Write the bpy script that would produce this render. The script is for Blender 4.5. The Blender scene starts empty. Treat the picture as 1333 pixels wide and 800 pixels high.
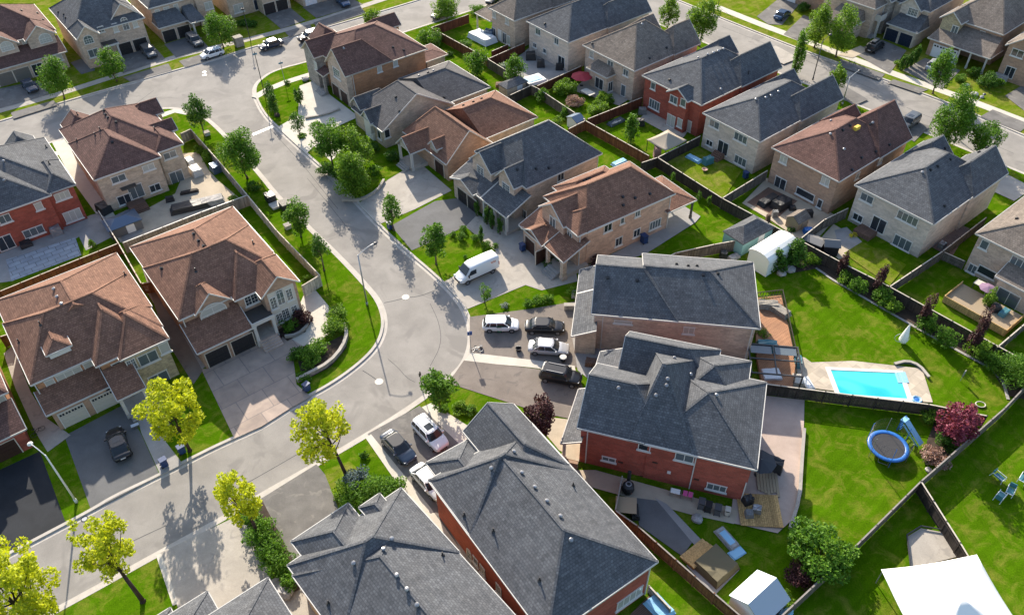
import bpy, bmesh, math, random
import numpy as np
from mathutils import Vector, Matrix, Quaternion
from mathutils.bvhtree import BVHTree
R_ = math.radians
scene = bpy.context.scene
C = scene.collection
rnd = random.Random(7)

# ------------------------------------------------------------------ camera
FPX, PITCH, ROLL, CAMH = 1058.2, R_(43.01), R_(-1.13), 68.0
_F = Vector((0, math.cos(PITCH), -math.sin(PITCH)))
_R0 = Vector((1, 0, 0)); _U0 = _R0.cross(_F)
_R = math.cos(ROLL) * _R0 + math.sin(ROLL) * _U0
_U = -math.sin(ROLL) * _R0 + math.cos(ROLL) * _U0
cam = bpy.data.cameras.new('camera'); camo = bpy.data.objects.new('camera', cam); C.objects.link(camo)
cam.sensor_width = 36; cam.lens = 36 * FPX / 1333; cam.clip_start = 0.5; cam.clip_end = 3000
m = Matrix.Identity(4)
for i in range(3):
    m[i][0] = _R[i]; m[i][1] = _U[i]; m[i][2] = -_F[i]
m.translation = (0, 0, CAMH)
camo.matrix_world = m
scene.camera = camo

# ------------------------------------------------------------------ light
SUN_EL, SHADOW_AZ = 28.0, -74.0
w = bpy.data.worlds.new('World'); scene.world = w; w.use_nodes = True
nt = w.node_tree; bg = nt.nodes['Background']
sky = nt.nodes.new('ShaderNodeTexSky'); sky.sky_type = 'NISHITA'; sky.sun_disc = False
sky.sun_elevation = R_(SUN_EL); sky.sun_rotation = R_((90 - (SHADOW_AZ + 180)) % 360)
sky.air_density = 1.0; sky.dust_density = 1.5; sky.ozone_density = 1.0
nt.links.new(sky.outputs[0], bg.inputs[0]); bg.inputs[1].default_value = 0.15
sl = bpy.data.lights.new('sun', 'SUN'); sl.energy = 5.0; sl.angle = R_(0.55); sl.color = (1.0, 0.91, 0.77)
so = bpy.data.objects.new('sun', sl); C.objects.link(so)
_d = Vector((math.cos(R_(SHADOW_AZ)) * math.cos(R_(SUN_EL)), math.sin(R_(SHADOW_AZ)) * math.cos(R_(SUN_EL)), -math.sin(R_(SUN_EL))))
so.rotation_euler = _d.to_track_quat('-Z', 'Y').to_euler(); so.location = (0, 60, 90)
scene.view_settings.view_transform = 'Standard'; scene.view_settings.look = 'None'
scene.view_settings.exposure = 0.97; scene.view_settings.gamma = 1.0
scene.view_settings.use_curve_mapping = False
scene.render.engine = 'CYCLES'
scene.cycles.max_bounces = 5

# ------------------------------------------------------------------ survey helpers (photo pixel -> world)
CAMP = Vector((0, 0, CAMH))
def ray(px, py):
    return ((px - 666.5) / FPX * _R - (py - 400) / FPX * _U + _F).normalized()
def P(px, py, z=0.0):
    d = ray(px, py); return CAMP + d * ((z - CAMH) / d.z)
def Q(p):
    v = Vector(p) - CAMP; d = v.dot(_F)
    return (666.5 + FPX * v.dot(_R) / d, 400 - FPX * v.dot(_U) / d)
def height_of(b, top):
    B = P(*b); best = (1e9, 1)
    for k in range(1, 260):
        z = k * 0.1; q = Q((B.x, B.y, z)); e = abs(q[1] - top)
        if e < best[0]: best = (e, z)
    return best[1]

# ------------------------------------------------------------------ materials
MATS = {}
def new_mat(name, rough=0.8, spec=0.3):
    mt = bpy.data.materials.new(name); mt.use_nodes = True
    b = mt.node_tree.nodes['Principled BSDF']; b.inputs['Roughness'].default_value = rough
    b.inputs['Specular IOR Level'].default_value = spec
    MATS[name] = mt
    return mt, mt.node_tree, b
def col(c): return (c[0], c[1], c[2], 1)
def plain(name, c, rough=0.5, spec=0.5, metal=0.0, coat=0.0, var=0.0):
    mt, nt, b = new_mat(name, rough, spec)
    b.inputs['Base Color'].default_value = col(c); b.inputs['Metallic'].default_value = metal
    b.inputs['Coat Weight'].default_value = coat
    if var:
        n = noise(nt, 3.0, 4, 'Object'); r = ramp(nt, n, [(0.3, [x * (1 - var) for x in c]), (0.7, [min(1, x * (1 + var)) for x in c])])
        nt.links.new(r, b.inputs['Base Color'])
    return mt
def coords(nt, kind):
    t = nt.nodes.new('ShaderNodeTexCoord'); return t.outputs[kind]
def world_pos(nt):
    g = nt.nodes.new('ShaderNodeNewGeometry'); return g.outputs['Position']
def noise(nt, scale, detail=4, kind='World', rough=0.6, dist=0.0, vec=None):
    n = nt.nodes.new('ShaderNodeTexNoise'); n.inputs['Scale'].default_value = scale
    n.inputs['Detail'].default_value = detail; n.inputs['Roughness'].default_value = rough; n.inputs['Distortion'].default_value = dist
    v = vec if vec is not None else (world_pos(nt) if kind == 'World' else coords(nt, kind))
    nt.links.new(v, n.inputs['Vector']); return n.outputs['Fac']
def ramp(nt, fac, stops, interp='LINEAR'):
    r = nt.nodes.new('ShaderNodeValToRGB'); r.color_ramp.interpolation = interp
    e = r.color_ramp.elements
    while len(e) < len(stops): e.new(0.5)
    for i, (p, c) in enumerate(stops): e[i].position = p; e[i].color = col(c) if not isinstance(c, float) else (c, c, c, 1)
    nt.links.new(fac, r.inputs[0]); return r.outputs[0]
def mixc(nt, fac, a, b, mode='MIX'):
    m = nt.nodes.new('ShaderNodeMix'); m.data_type = 'RGBA'; m.blend_type = mode
    for s, v in ((m.inputs[0], fac), (m.inputs[6], a), (m.inputs[7], b)):
        if hasattr(v, 'links') or hasattr(v, 'is_linked'): nt.links.new(v, s)
        elif isinstance(v, (int, float)): s.default_value = v
        else: s.default_value = col(v)
    return m.outputs[2]
def bump(nt, b, h, strength=0.3, dist=0.02):
    n = nt.nodes.new('ShaderNodeBump'); n.inputs['Strength'].default_value = strength; n.inputs['Distance'].default_value = dist
    nt.links.new(h, n.inputs['Height']); nt.links.new(n.outputs[0], b.inputs['Normal'])
def brick_tex(nt, vec, c1, c2, mortar, bw, rh, ms, off=0.5):
    t = nt.nodes.new('ShaderNodeTexBrick'); t.inputs['Scale'].default_value = 1.0
    t.inputs['Color1'].default_value = col(c1); t.inputs['Color2'].default_value = col(c2); t.inputs['Mortar'].default_value = col(mortar)
    t.inputs['Brick Width'].default_value = bw; t.inputs['Row Height'].default_value = rh; t.inputs['Mortar Size'].default_value = ms
    t.inputs['Mortar Smooth'].default_value = 0.2; t.offset = off
    nt.links.new(vec, t.inputs['Vector']); return t
def sc(c, k): return [min(1, x * k) for x in c]
def brick(name, c, mortar=None, k=0.16):
    mt, nt, b = new_mat(name, 0.9, 0.2); uv = coords(nt, 'UV')
    mortar = mortar or sc([(c[0] + .3) / 2, (c[1] + .28) / 2, (c[2] + .26) / 2], 1.0)
    t = brick_tex(nt, uv, sc(c, 1 - k), sc(c, 1 + k), mortar, 0.27, 0.095, 0.012)
    t2 = brick_tex(nt, uv, (0.80, 0.80, 0.80), (1.16, 1.12, 1.08), (1, 1, 1), 0.81, 0.285, 0.0)
    c1 = mixc(nt, 0.75, t.outputs[0], t2.outputs[0], 'MULTIPLY')
    n = noise(nt, 0.55, 5); c2 = mixc(nt, 0.65, c1, ramp(nt, n, [(0.3, (0.78, 0.76, 0.74)), (0.7, (1.15, 1.14, 1.12))]), 'MULTIPLY')
    nt.links.new(c2, b.inputs['Base Color']); bump(nt, b, t.outputs['Fac'], -0.3, 0.01)
    return mt
def shingle(name, c, k=0.17):
    mt, nt, b = new_mat(name, 0.93, 0.15); uv = coords(nt, 'UV')
    t = brick_tex(nt, uv, sc(c, 1 - k), sc(c, 1 + k), sc(c, 0.6), 0.30, 0.25, 0.022, 0.37)
    t2 = brick_tex(nt, uv, (0.85, 0.85, 0.86), (1.16, 1.14, 1.12), (1, 1, 1), 0.9, 0.25, 0.0, 0.3)
    c1 = mixc(nt, 0.8, t.outputs[0], t2.outputs[0], 'MULTIPLY')
    n = noise(nt, 0.35, 5); c2 = mixc(nt, 0.8, c1, ramp(nt, n, [(0.3, (0.84, 0.83, 0.83)), (0.7, (1.13, 1.14, 1.15))]), 'MULTIPLY')
    n2 = noise(nt, 9.0, 3); c3 = mixc(nt, 0.7, c2, ramp(nt, n2, [(0.3, (0.72, 0.72, 0.72)), (0.7, (1.22, 1.22, 1.22))]), 'MULTIPLY')
    mp = nt.nodes.new('ShaderNodeMapping'); mp.inputs['Scale'].default_value = (1.6, 0.16, 1); nt.links.new(uv, mp.inputs[0])
    c3 = mixc(nt, 0.5, c3, ramp(nt, noise(nt, 1.0, 4, vec=mp.outputs[0]), [(0.35, (0.8, 0.8, 0.8)), (0.65, (1.15, 1.14, 1.12))]), 'MULTIPLY')
    nt.links.new(c3, b.inputs['Base Color']); bump(nt, b, t.outputs['Fac'], -0.7, 0.02)
    return mt
def mottled(name, c, rough=0.9, s1=0.25, s2=6.0, a1=0.16, a2=0.16, tint=None, bumpk=0.25, patch=None):
    mt, nt, b = new_mat(name, rough, 0.25)
    n = noise(nt, s1, 6, dist=0.4); x = ramp(nt, n, [(0.32, sc(c, 1 - a1)), (0.68, sc(c, 1 + a1) if tint is None else tint)])
    n2 = noise(nt, s2, 4); x = mixc(nt, 0.8, x, ramp(nt, n2, [(0.3, (1 - a2,) * 3), (0.7, (1 + a2,) * 3)]), 'MULTIPLY')
    if patch:
        pc, ps, p0 = patch; n3 = noise(nt, ps, 3, dist=1.0)
        x = mixc(nt, ramp(nt, n3, [(p0, (0., 0., 0.)), (p0 + 0.08, (1., 1., 1.))]), x, pc)
    nt.links.new(x, b.inputs['Base Color']); bump(nt, b, n2, bumpk, 0.01)
    return mt
def grass(name, c, dry, p0=0.56):
    mt, nt, b = new_mat(name, 0.95, 0.0)
    n = noise(nt, 0.22, 6, dist=0.6, rough=0.65); x = ramp(nt, n, [(0.3, sc(c, 0.78)), (0.55, c), (0.75, sc(c, 1.25))])
    n3 = noise(nt, 0.5, 7, dist=0.8, rough=0.7); x = mixc(nt, ramp(nt, n3, [(p0, (0., 0., 0.)), (p0 + 0.20, (0.85, 0.85, 0.85))]), x, dry)
    # mowing stripes, faint, running across the lots
    g = world_pos(nt); mp = nt.nodes.new('ShaderNodeMapping'); mp.inputs['Rotation'].default_value = (0, 0, R_(50)); nt.links.new(g, mp.inputs[0])
    wv = nt.nodes.new('ShaderNodeTexWave'); wv.inputs['Scale'].default_value = 0.32; wv.inputs['Distortion'].default_value = 3.0; wv.inputs['Detail'].default_value = 3
    nt.links.new(mp.outputs[0], wv.inputs[0])
    x = mixc(nt, 0.35, x, ramp(nt, wv.outputs['Fac'], [(0.2, (0.82, 0.85, 0.8)), (0.8, (1.14, 1.12, 1.1))]), 'MULTIPLY')
    n2 = noise(nt, 7.0, 5, rough=0.75); x = mixc(nt, 0.9, x, ramp(nt, n2, [(0.28, (0.55, 0.6, 0.5)), (0.72, (1.45, 1.4, 1.4))]), 'MULTIPLY')
    nt.links.new(x, b.inputs['Base Color']); bump(nt, b, n2, 0.7, 0.06)
    return mt
def wood(name, c, rough=0.8):
    mt, nt, b = new_mat(name, rough, 0.2)
    g = world_pos(nt); mp = nt.nodes.new('ShaderNodeMapping'); mp.inputs['Scale'].default_value = (3.2, 3.2, 0.5); nt.links.new(g, mp.inputs[0])
    n = noise(nt, 2.0, 5, vec=mp.outputs[0]); x = ramp(nt, n, [(0.25, sc(c, 0.55)), (0.5, c), (0.75, sc(c, 1.5))])
    rp = nt.nodes.new('ShaderNodeNewGeometry'); rr = ramp(nt, rp.outputs['Random Per Island'], [(0.0, (0.7, 0.7, 0.7)), (1.0, (1.3, 1.3, 1.3))])
    x = mixc(nt, 0.9, x, rr, 'MULTIPLY'); nt.links.new(x, b.inputs['Base Color']); return mt
def leaf(name, dark, mid, light, trans=0.3):
    mt, nt, b = new_mat(name, 0.6, 0.2)
    rp = nt.nodes.new('ShaderNodeNewGeometry'); n = noise(nt, 1.1, 3)
    ad = nt.nodes.new('ShaderNodeMath'); ad.operation = 'MULTIPLY_ADD'; nt.links.new(n, ad.inputs[0]); ad.inputs[1].default_value = 0.9
    sb = nt.nodes.new('ShaderNodeMath'); sb.operation = 'MULTIPLY_ADD'; nt.links.new(rp.outputs['Random Per Island'], sb.inputs[0]); sb.inputs[1].default_value = 0.55; sb.inputs[2].default_value = -0.22
    nt.links.new(sb.outputs[0], ad.inputs[2])
    x = ramp(nt, ad.outputs[0], [(0.15, dark), (0.5, mid), (0.85, light)])
    nt.links.new(x, b.inputs['Base Color'])
    tr = nt.nodes.new('ShaderNodeBsdfTranslucent'); nt.links.new(mixc(nt, 1.0, x, (1.35, 1.3, 0.6), 'MULTIPLY'), tr.inputs[0])
    mx = nt.nodes.new('ShaderNodeMixShader'); mx.inputs[0].default_value = trans
    out = nt.nodes['Material Output']; nt.links.new(b.outputs[0], mx.inputs[1]); nt.links.new(tr.outputs[0], mx.inputs[2]); nt.links.new(mx.outputs[0], out.inputs[0])
    return mt

brick('brick_tan', (0.50, 0.40, 0.30)); brick('brick_red', (0.32, 0.065, 0.042), (0.25, 0.13, 0.1), 0.14)
brick('brick_brown', (0.40, 0.255, 0.17)); brick('brick_pink', (0.52, 0.40, 0.31)); brick('brick_salmon', (0.50, 0.33, 0.24)); brick('brick_cream', (0.66, 0.55, 0.46), None, 0.1); brick('brick_orange', (0.40, 0.19, 0.09), None, 0.12)
brick('brick_grey', (0.56, 0.485, 0.41), None, 0.1); brick('stone_yellow', (0.42, 0.35, 0.21), None, 0.3); brick('stone_cream', (0.47, 0.42, 0.34), None, 0.22)
brick('stone_grey', (0.32, 0.29, 0.26), None, 0.35)
shingle('roof_brown', (0.215, 0.118, 0.082)); shingle('roof_slate', (0.108, 0.112, 0.119))
shingle('roof_charcoal', (0.11, 0.105, 0.105)); shingle('roof_taupe', (0.19, 0.16, 0.135)); shingle('roof_umber', (0.15, 0.085, 0.07))
plain('trim_white', (0.50, 0.48, 0.44), 0.5); plain('trim_grey', (0.36, 0.37, 0.38), 0.5); plain('frame_white', (0.60, 0.58, 0.54), 0.45)
plain('trim_tan', (0.52, 0.46, 0.38), 0.6); plain('trim_dark', (0.06, 0.055, 0.05), 0.5)
plain('sill_stone', (0.52, 0.48, 0.41), 0.8); plain('curtain', (0.42, 0.41, 0.37), 0.25, 0.6, coat=0.6)
plain('glass_dark', (0.025, 0.032, 0.04), 0.08, 0.8); plain('glass_mid', (0.10, 0.12, 0.13), 0.12, 0.8)
plain('door_brown', (0.045, 0.02, 0.014), 0.5); plain('door_black', (0.018, 0.018, 0.02), 0.45); plain('door_navy', (0.012, 0.022, 0.045), 0.4)
plain('door_grey', (0.14, 0.13, 0.115), 0.5); plain('door_cream', (0.50, 0.46, 0.39), 0.5); plain('door_white', (0.7, 0.7, 0.7), 0.5)
plain('vent_black', (0.02, 0.02, 0.022), 0.5); plain('vent_metal', (0.28, 0.28, 0.29), 0.4, 0.5, 0.6)
mottled('asphalt_road', (0.255, 0.235, 0.21), 0.95, 0.3, 14, 0.14, 0.16, patch=((0.215, 0.198, 0.178), 0.2, 0.55))
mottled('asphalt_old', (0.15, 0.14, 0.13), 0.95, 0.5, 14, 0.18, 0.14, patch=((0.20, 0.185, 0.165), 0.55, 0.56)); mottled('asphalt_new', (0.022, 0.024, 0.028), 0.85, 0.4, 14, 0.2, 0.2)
mottled('asphalt_brown', (0.185, 0.157, 0.134), 0.95, 0.4, 14, 0.14, 0.14, patch=((0.15, 0.13, 0.115), 0.7, 0.58)); mottled('asphalt_grey', (0.13, 0.128, 0.127), 0.9, 0.35, 14, 0.14, 0.15)
mottled('concrete_light', (0.50, 0.46, 0.39), 0.9, 0.5, 12, 0.08, 0.08); mottled('concrete_mid', (0.36, 0.325, 0.28), 0.9, 0.45, 12, 0.13, 0.12, patch=((0.29, 0.265, 0.235), 0.6, 0.58))
mottled('concrete_grey', (0.29, 0.275, 0.26), 0.9, 0.45, 12, 0.15, 0.12); mottled('concrete_tan', (0.42, 0.35, 0.26), 0.9, 0.4, 12, 0.14, 0.1)
mottled('concrete_pink', (0.43, 0.335, 0.28), 0.9, 0.4, 12, 0.14, 0.1); mottled('tar', (0.06, 0.06, 0.06), 0.8); mottled('kerb_concrete', (0.44, 0.40, 0.35), 0.9, 0.8, 12, 0.12, 0.08)
mottled('soil', (0.055, 0.04, 0.03), 1.0, 1.5, 20, 0.3, 0.3); mottled('gravel', (0.33, 0.29, 0.24), 1.0, 2.0, 15, 0.2, 0.4)
mottled('river_stone', (0.33, 0.31, 0.29), 0.8, 1.5, 8, 0.3, 0.2); mottled('leaf_litter', (0.23, 0.19, 0.08), 1.0, 1.2, 9, 0.3, 0.4)
def stamped(name, c, w, h, line, lw=0.02):
    mt, nt, b = new_mat(name, 0.85, 0.3)
    g = world_pos(nt); mp = nt.nodes.new('ShaderNodeMapping'); mp.inputs['Rotation'].default_value = (0, 0, R_(-37)); nt.links.new(g, mp.inputs[0])
    t = brick_tex(nt, mp.outputs[0], sc(c, 0.88), sc(c, 1.12), line, w, h, lw)
    n = noise(nt, 0.6, 6, dist=0.6); x = mixc(nt, 0.8, t.outputs[0], ramp(nt, n, [(0.3, (0.75, 0.75, 0.77)), (0.7, (1.2, 1.17, 1.13))]), 'MULTIPLY')
    nt.links.new(x, b.inputs['Base Color']); return mt
stamped('stamped_brown', (0.36, 0.285, 0.235), 3.1, 3.1, (0.24, 0.20, 0.18), 0.06); stamped('flagstone_blue', (0.34, 0.37, 0.40), 1.5, 0.9, (0.17, 0.17, 0.17), 0.045)
stamped('paver_brown', (0.23, 0.15, 0.12), 0.4, 0.2, (0.12, 0.09, 0.08)); stamped('paver_grey', (0.30, 0.29, 0.28), 0.6, 0.6, (0.18, 0.17, 0.16), 0.02)
stamped('deck_cedar', (0.42, 0.22, 0.12), 9.0, 0.14, (0.16, 0.07, 0.04), 0.02); stamped('deck_yellow', (0.47, 0.32, 0.15), 9.0, 0.16, (0.15, 0.1, 0.05), 0.022)
stamped('deck_brown', (0.17, 0.10, 0.07), 6.0, 0.15, (0.06, 0.04, 0.03), 0.02); stamped('pool_deck', (0.45, 0.385, 0.30), 1.2, 1.2, (0.33, 0.28, 0.22), 0.02)
grass('grass', (0.060, 0.130, 0.003), (0.165, 0.172, 0.026), 0.48); grass('grass_dry', (0.105, 0.16, 0.008), (0.21, 0.19, 0.05), 0.45)
wood('fence_brown', (0.17, 0.075, 0.035)); wood('fence_dark', (0.050, 0.040, 0.034)); wood('fence_grey', (0.26, 0.235, 0.20)); wood('fence_cream', (0.42, 0.385, 0.31))
wood('fence_redwood', (0.115, 0.04, 0.022)); wood('fence_weathered', (0.13, 0.11, 0.09)); wood('wood_new', (0.46, 0.29, 0.12)); wood('bark', (0.11, 0.08, 0.06)); wood('bark_dark', (0.045, 0.03, 0.025))
plain('cap_tan', (0.48, 0.42, 0.34), 0.8, var=0.15); plain('cap_dark', (0.24, 0.21, 0.185), 0.8, var=0.15)
leaf('leaf_dark', (0.022, 0.066, 0.008), (0.056, 0.140, 0.014), (0.12, 0.24, 0.025), 0.28)
leaf('leaf_green', (0.034, 0.095, 0.008), (0.085, 0.195, 0.014), (0.17, 0.31, 0.03), 0.35)
leaf('leaf_bright', (0.05, 0.11, 0.010), (0.12, 0.23, 0.018), (0.24, 0.38, 0.04), 0.4)
leaf('leaf_yellow', (0.20, 0.25, 0.010), (0.40, 0.45, 0.018), (0.62, 0.64, 0.03), 0.45)
leaf('leaf_plum', (0.028, 0.012, 0.013), (0.055, 0.020, 0.022), (0.12, 0.05, 0.05), 0.2); leaf('leaf_magenta', (0.08, 0.012, 0.025), (0.18, 0.03, 0.06), (0.33, 0.08, 0.13), 0.3)
leaf('leaf_blue', (0.035, 0.06, 0.06), (0.08, 0.12, 0.13), (0.15, 0.21, 0.22), 0.15); leaf('leaf_pink', (0.18, 0.09, 0.07), (0.33, 0.20, 0.16), (0.48, 0.34, 0.28), 0.2)
leaf('leaf_olive', (0.06, 0.07, 0.02), (0.15, 0.14, 0.05), (0.28, 0.25, 0.10), 0.2); leaf('leaf_sun', (0.35, 0.28, 0.01), (0.6, 0.5, 0.02), (0.75, 0.65, 0.05), 0.2)
leaf('leaf_grey', (0.16, 0.2, 0.15), (0.28, 0.33, 0.27), (0.42, 0.46, 0.40), 0.2)

# ------------------------------------------------------------------ mesh builder
class MB:
    def __init__(s): s.v = []; s.f = []; s.m = []
    def face(s, pts, mi=0):
        n = len(s.v); s.v += [tuple(p) for p in pts]; s.f.append(tuple(range(n, n + len(pts)))); s.m.append(mi)
    def box(s, c, d, rz=0.0, mi=0, M=None):
        n = len(s.v); ca, sa = math.cos(rz), math.sin(rz)
        for z in (-.5, .5):
            for x, y in ((-.5, -.5), (.5, -.5), (.5, .5), (-.5, .5)):
                X, Y, Z_ = x * d[0], y * d[1], z * d[2]
                p = Vector((c[0] + X * ca - Y * sa, c[1] + X * sa + Y * ca, c[2] + Z_))
                s.v.append(tuple(M @ p) if M else tuple(p))
        for q in ((3, 2, 1, 0), (4, 5, 6, 7), (0, 1, 5, 4), (1, 2, 6, 5), (2, 3, 7, 6), (3, 0, 4, 7)):
            s.f.append(tuple(n + k for k in q)); s.m.append(mi)
    def tube(s, p0, p1, r0, r1=None, n=8, mi=0, caps=True):
        r1 = r0 if r1 is None else r1
        p0, p1 = Vector(p0), Vector(p1); d = (p1 - p0).normalized()
        a = d.cross(Vector((0, 0, 1)) if abs(d.z) < 0.9 else Vector((1, 0, 0))).normalized(); b = d.cross(a)
        k = len(s.v)
        for p, r in ((p0, r0), (p1, r1)):
            for i in range(n):
                t = 2 * math.pi * i / n; s.v.append(tuple(p + a * (r * math.cos(t)) + b * (r * math.sin(t))))
        for i in range(n):
            j = (i + 1) % n; s.f.append((k + i, k + j, k + n + j, k + n + i)); s.m.append(mi)
        if caps:
            s.f.append(tuple(k + i for i in reversed(range(n)))); s.m.append(mi); s.f.append(tuple(k + n + i for i in range(n))); s.m.append(mi)
    def pipe(s, pts, r, n=8, mi=0):
        for a, b in zip(pts[:-1], pts[1:]): s.tube(a, b, r, r, n, mi)
    def lathe(s, prof, n=16, c=(0, 0, 0), mi=0):
        k = len(s.v)
        for r, z in prof:
            for i in range(n):
                t = 2 * math.pi * i / n; s.v.append((c[0] + r * math.cos(t), c[1] + r * math.sin(t), c[2] + z))
        for j in range(len(prof) - 1):
            for i in range(n):
                i2 = (i + 1) % n; s.f.append((k + j * n + i, k + j * n + i2, k + (j + 1) * n + i2, k + (j + 1) * n + i)); s.m.append(mi)
    def prism(s, pts, z0, z1, mi=0, mside=None):
        # pts: list of (x, y) CCW
        mside = mi if mside is None else mside
        s.face([(x, y, z1) for x, y in pts], mi); s.face([(x, y, z0) for x, y in reversed(pts)], mside)
        for (a, b), (c, d) in zip(pts, pts[1:] + pts[:1]): s.face([(a, b, z0), (c, d, z0), (c, d, z1), (a, b, z1)], mside)
    def mesh(s, name, mats, smooth=False, uv=True, weld=False):
        me = bpy.data.meshes.new(name); me.from_pydata(s.v, [], s.f)
        for mt in mats: me.materials.append(MATS[mt] if isinstance(mt, str) else mt)
        me.polygons.foreach_set('material_index', s.m)
        if smooth: me.polygons.foreach_set('use_smooth', [True] * len(s.f))
        if weld:
            bm = bmesh.new(); bm.from_mesh(me); bmesh.ops.remove_doubles(bm, verts=bm.verts, dist=0.002); bm.to_mesh(me); bm.free()
        if uv:
            ul = me.uv_layers.new(name='UVMap'); dat = ul.data; Z = Vector((0, 0, 1)); co = me.vertices
            for p in me.polygons:
                n = p.normal
                if abs(n.z) > 0.98: t, b = Vector((1, 0, 0)), Vector((0, 1, 0))
                else:
                    t = Z.cross(n).normalized(); b = n.cross(t)
                for li in p.loop_indices:
                    q = co[me.loops[li].vertex_index].co; dat[li].uv = (q.dot(t), q.dot(b))
        me.update(); return me
    def obj(s, name, mats, parent=None, **k):
        if isinstance(mats, str): mats = [mats]
        o = bpy.data.objects.new(name, s.mesh(name, mats, **k)); C.objects.link(o)
        if parent: o.parent = parent
        return o
def link(name, me, parent=None, loc=(0, 0, 0), rot=(0, 0, 0)):
    o = bpy.data.objects.new(name, me); C.objects.link(o); o.location = loc; o.rotation_euler = rot
    if parent: o.parent = parent
    return o
def tag(o, label=None, cat=None, group=None, kind=None):
    if label: o['label'] = label
    if cat: o['category'] = cat
    if group: o['group'] = group
    if kind: o['kind'] = kind
    return o
def thing(name, label, cat, loc=(0, 0, 0), rz=0.0, group=None):
    o = bpy.data.objects.new(name, None); C.objects.link(o); o.location = loc; o.rotation_euler = (0, 0, rz)
    o.empty_display_size = 0.3
    return tag(o, label, cat, group)
def struct(o): o['kind'] = 'structure'; return o
# ------------------------------------------------------------------ ground, roads, lots
def W2(pts, z=0.0): return [P(x, y, z) for x, y in pts]
def chaikin(pts, n=2):
    for _ in range(n):
        o = [pts[0]]
        for a, b in zip(pts[:-1], pts[1:]):
            o.append(a.lerp(b, .25)); o.append(a.lerp(b, .75))
        o.append(pts[-1]); pts = o
    return pts
def flat(name, pts, z, mat, z0=None):
    bm = bmesh.new(); vs = [bm.verts.new((p.x, p.y, z)) for p in pts]; f = bm.faces.new(vs)
    if f.normal.z < 0 or f.calc_area() and (f.normal_update() or f.normal.z < 0): f.normal_flip()
    if z0 is not None:
        r = bmesh.ops.extrude_face_region(bm, geom=[f]); nv = [g for g in r['geom'] if isinstance(g, bmesh.types.BMVert)]
        for v in nv: v.co.z = z0
    bmesh.ops.recalc_face_normals(bm, faces=bm.faces) if z0 is not None else None
    bmesh.ops.triangulate(bm, faces=[x for x in bm.faces if len(x.verts) > 4])
    me = bpy.data.meshes.new(name); bm.to_mesh(me); bm.free(); me.materials.append(MATS[mat])
    o = bpy.data.objects.new(name, me); C.objects.link(o); return struct(o)
ROADZ = -0.13
flat('ground', [Vector((-1200, -300, 0)), Vector((1200, -300, 0)), Vector((1200, 1800, 0)), Vector((-1200, 1800, 0))], -0.25, 'grass')
flat('road', [Vector((-330, -60, 0)), Vector((330, -60, 0)), Vector((330, 420, 0)), Vector((-330, 420, 0))], ROADZ, 'asphalt_road')
left_kerb = [(-260, 291), (0, 207), (75, 182), (190, 144), (225, 139), (258, 148), (274, 158), (301, 185), (335, 223), (362, 257), (378, 270), (400, 295), (425, 318), (452, 345), (475, 370), (492, 390), (500, 412), (499, 432), (489, 453), (465, 476), (431, 500), (397, 518), (377, 530), (340, 555), (280, 581), (203, 621), (149, 646), (118, 665), (67, 692), (0, 727), (-140, 800)]
right_kerb = [(1700, 380), (1312, 216), (905, 50), (780, 0), (740, -14), (700, -14), (660, -2), (560, 31), (480, 56), (404, 79), (357, 91), (339, 103), (331, 113), (332, 126), (343, 148), (360, 165), (397, 199), (431, 229), (460, 258), (492, 292), (529, 327), (566, 358), (600, 392), (613, 422), (614, 449), (603, 476), (580, 496), (539, 527), (478, 566), (414, 603), (342, 643), (290, 675), (203, 722), (142, 756), (115, 771), (60, 801), (-60, 870)]
t_kerb = [(-200, 216), (0, 158), (74, 135), (169, 108), (241, 88), (293, 73), (326, 62), (371, 50), (420, 37), (482, 19), (546, 0), (640, -30)]
u_kerb = [(840, -17), (930, 20), (993, 45), (1047, 66), (1094, 83), (1189, 117), (1229, 132), (1260, 145), (1333, 176), (1600, 290)]
lk, rk, tk, uk = [chaikin(W2(k, 0)) for k in (left_kerb, right_kerb, t_kerb, u_kerb)]
flat('ground', lk + [Vector((-200, 20, 0)), Vector((-200, 200, 0))], 0, 'grass', -0.24)
flat('ground', rk + [Vector((-40, -20, 0)), Vector((260, -20, 0))], 0, 'grass', -0.24)
flat('ground', tk + [Vector((20, 400, 0)), Vector((-320, 400, 0))], 0, 'grass_dry', -0.24)
flat('ground', uk + [Vector((320, 120, 0)), Vector((320, 400, 0)), Vector((60, 400, 0))], 0, 'grass_dry', -0.24)
def offset_line(pts, d):
    out = []
    for i, p in enumerate(pts):
        a = pts[max(i - 1, 0)]; b = pts[min(i + 1, len(pts) - 1)]; t = (b - a); t.z = 0; t.normalize()
        out.append(p + Vector((-t.y, t.x, 0)) * d)
    return out
def strip(name, pts, d0, d1, z, mat, z0=None):
    a, b = offset_line(pts, d0), offset_line(pts, d1); mb = MB()
    for i in range(len(pts) - 1):
        q = [a[i], b[i], b[i + 1], a[i + 1]]
        if d1 > d0: q.reverse()
        mb.face([(p.x, p.y, z) for p in q])
        if z0 is not None:
            mb.face([(a[i].x, a[i].y, z0), (a[i + 1].x, a[i + 1].y, z0), (a[i + 1].x, a[i + 1].y, z), (a[i].x, a[i].y, z)])
    return struct(mb.obj(name, mat))
for k in (lk, rk, tk, uk):     # inside of the block is to the right of each line or to the left; find by sign
    s = {id(lk): -1, id(rk): 1, id(tk): 1, id(uk): 1}[id(k)]
    strip('kerb', k, -0.02 * s, 0.32 * s, 0.018, 'kerb_concrete', ROADZ)
    strip('gutter', k, -0.45 * s, -0.02 * s, ROADZ + 0.004, 'kerb_concrete')
_lv = [0]
def sheet(name, pts, mat, z=0.0, world=False):
    _lv[0] += 1
    return flat(name, pts if world else W2(pts), 0.012 + z + 0.0009 * _lv[0], mat)
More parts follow.
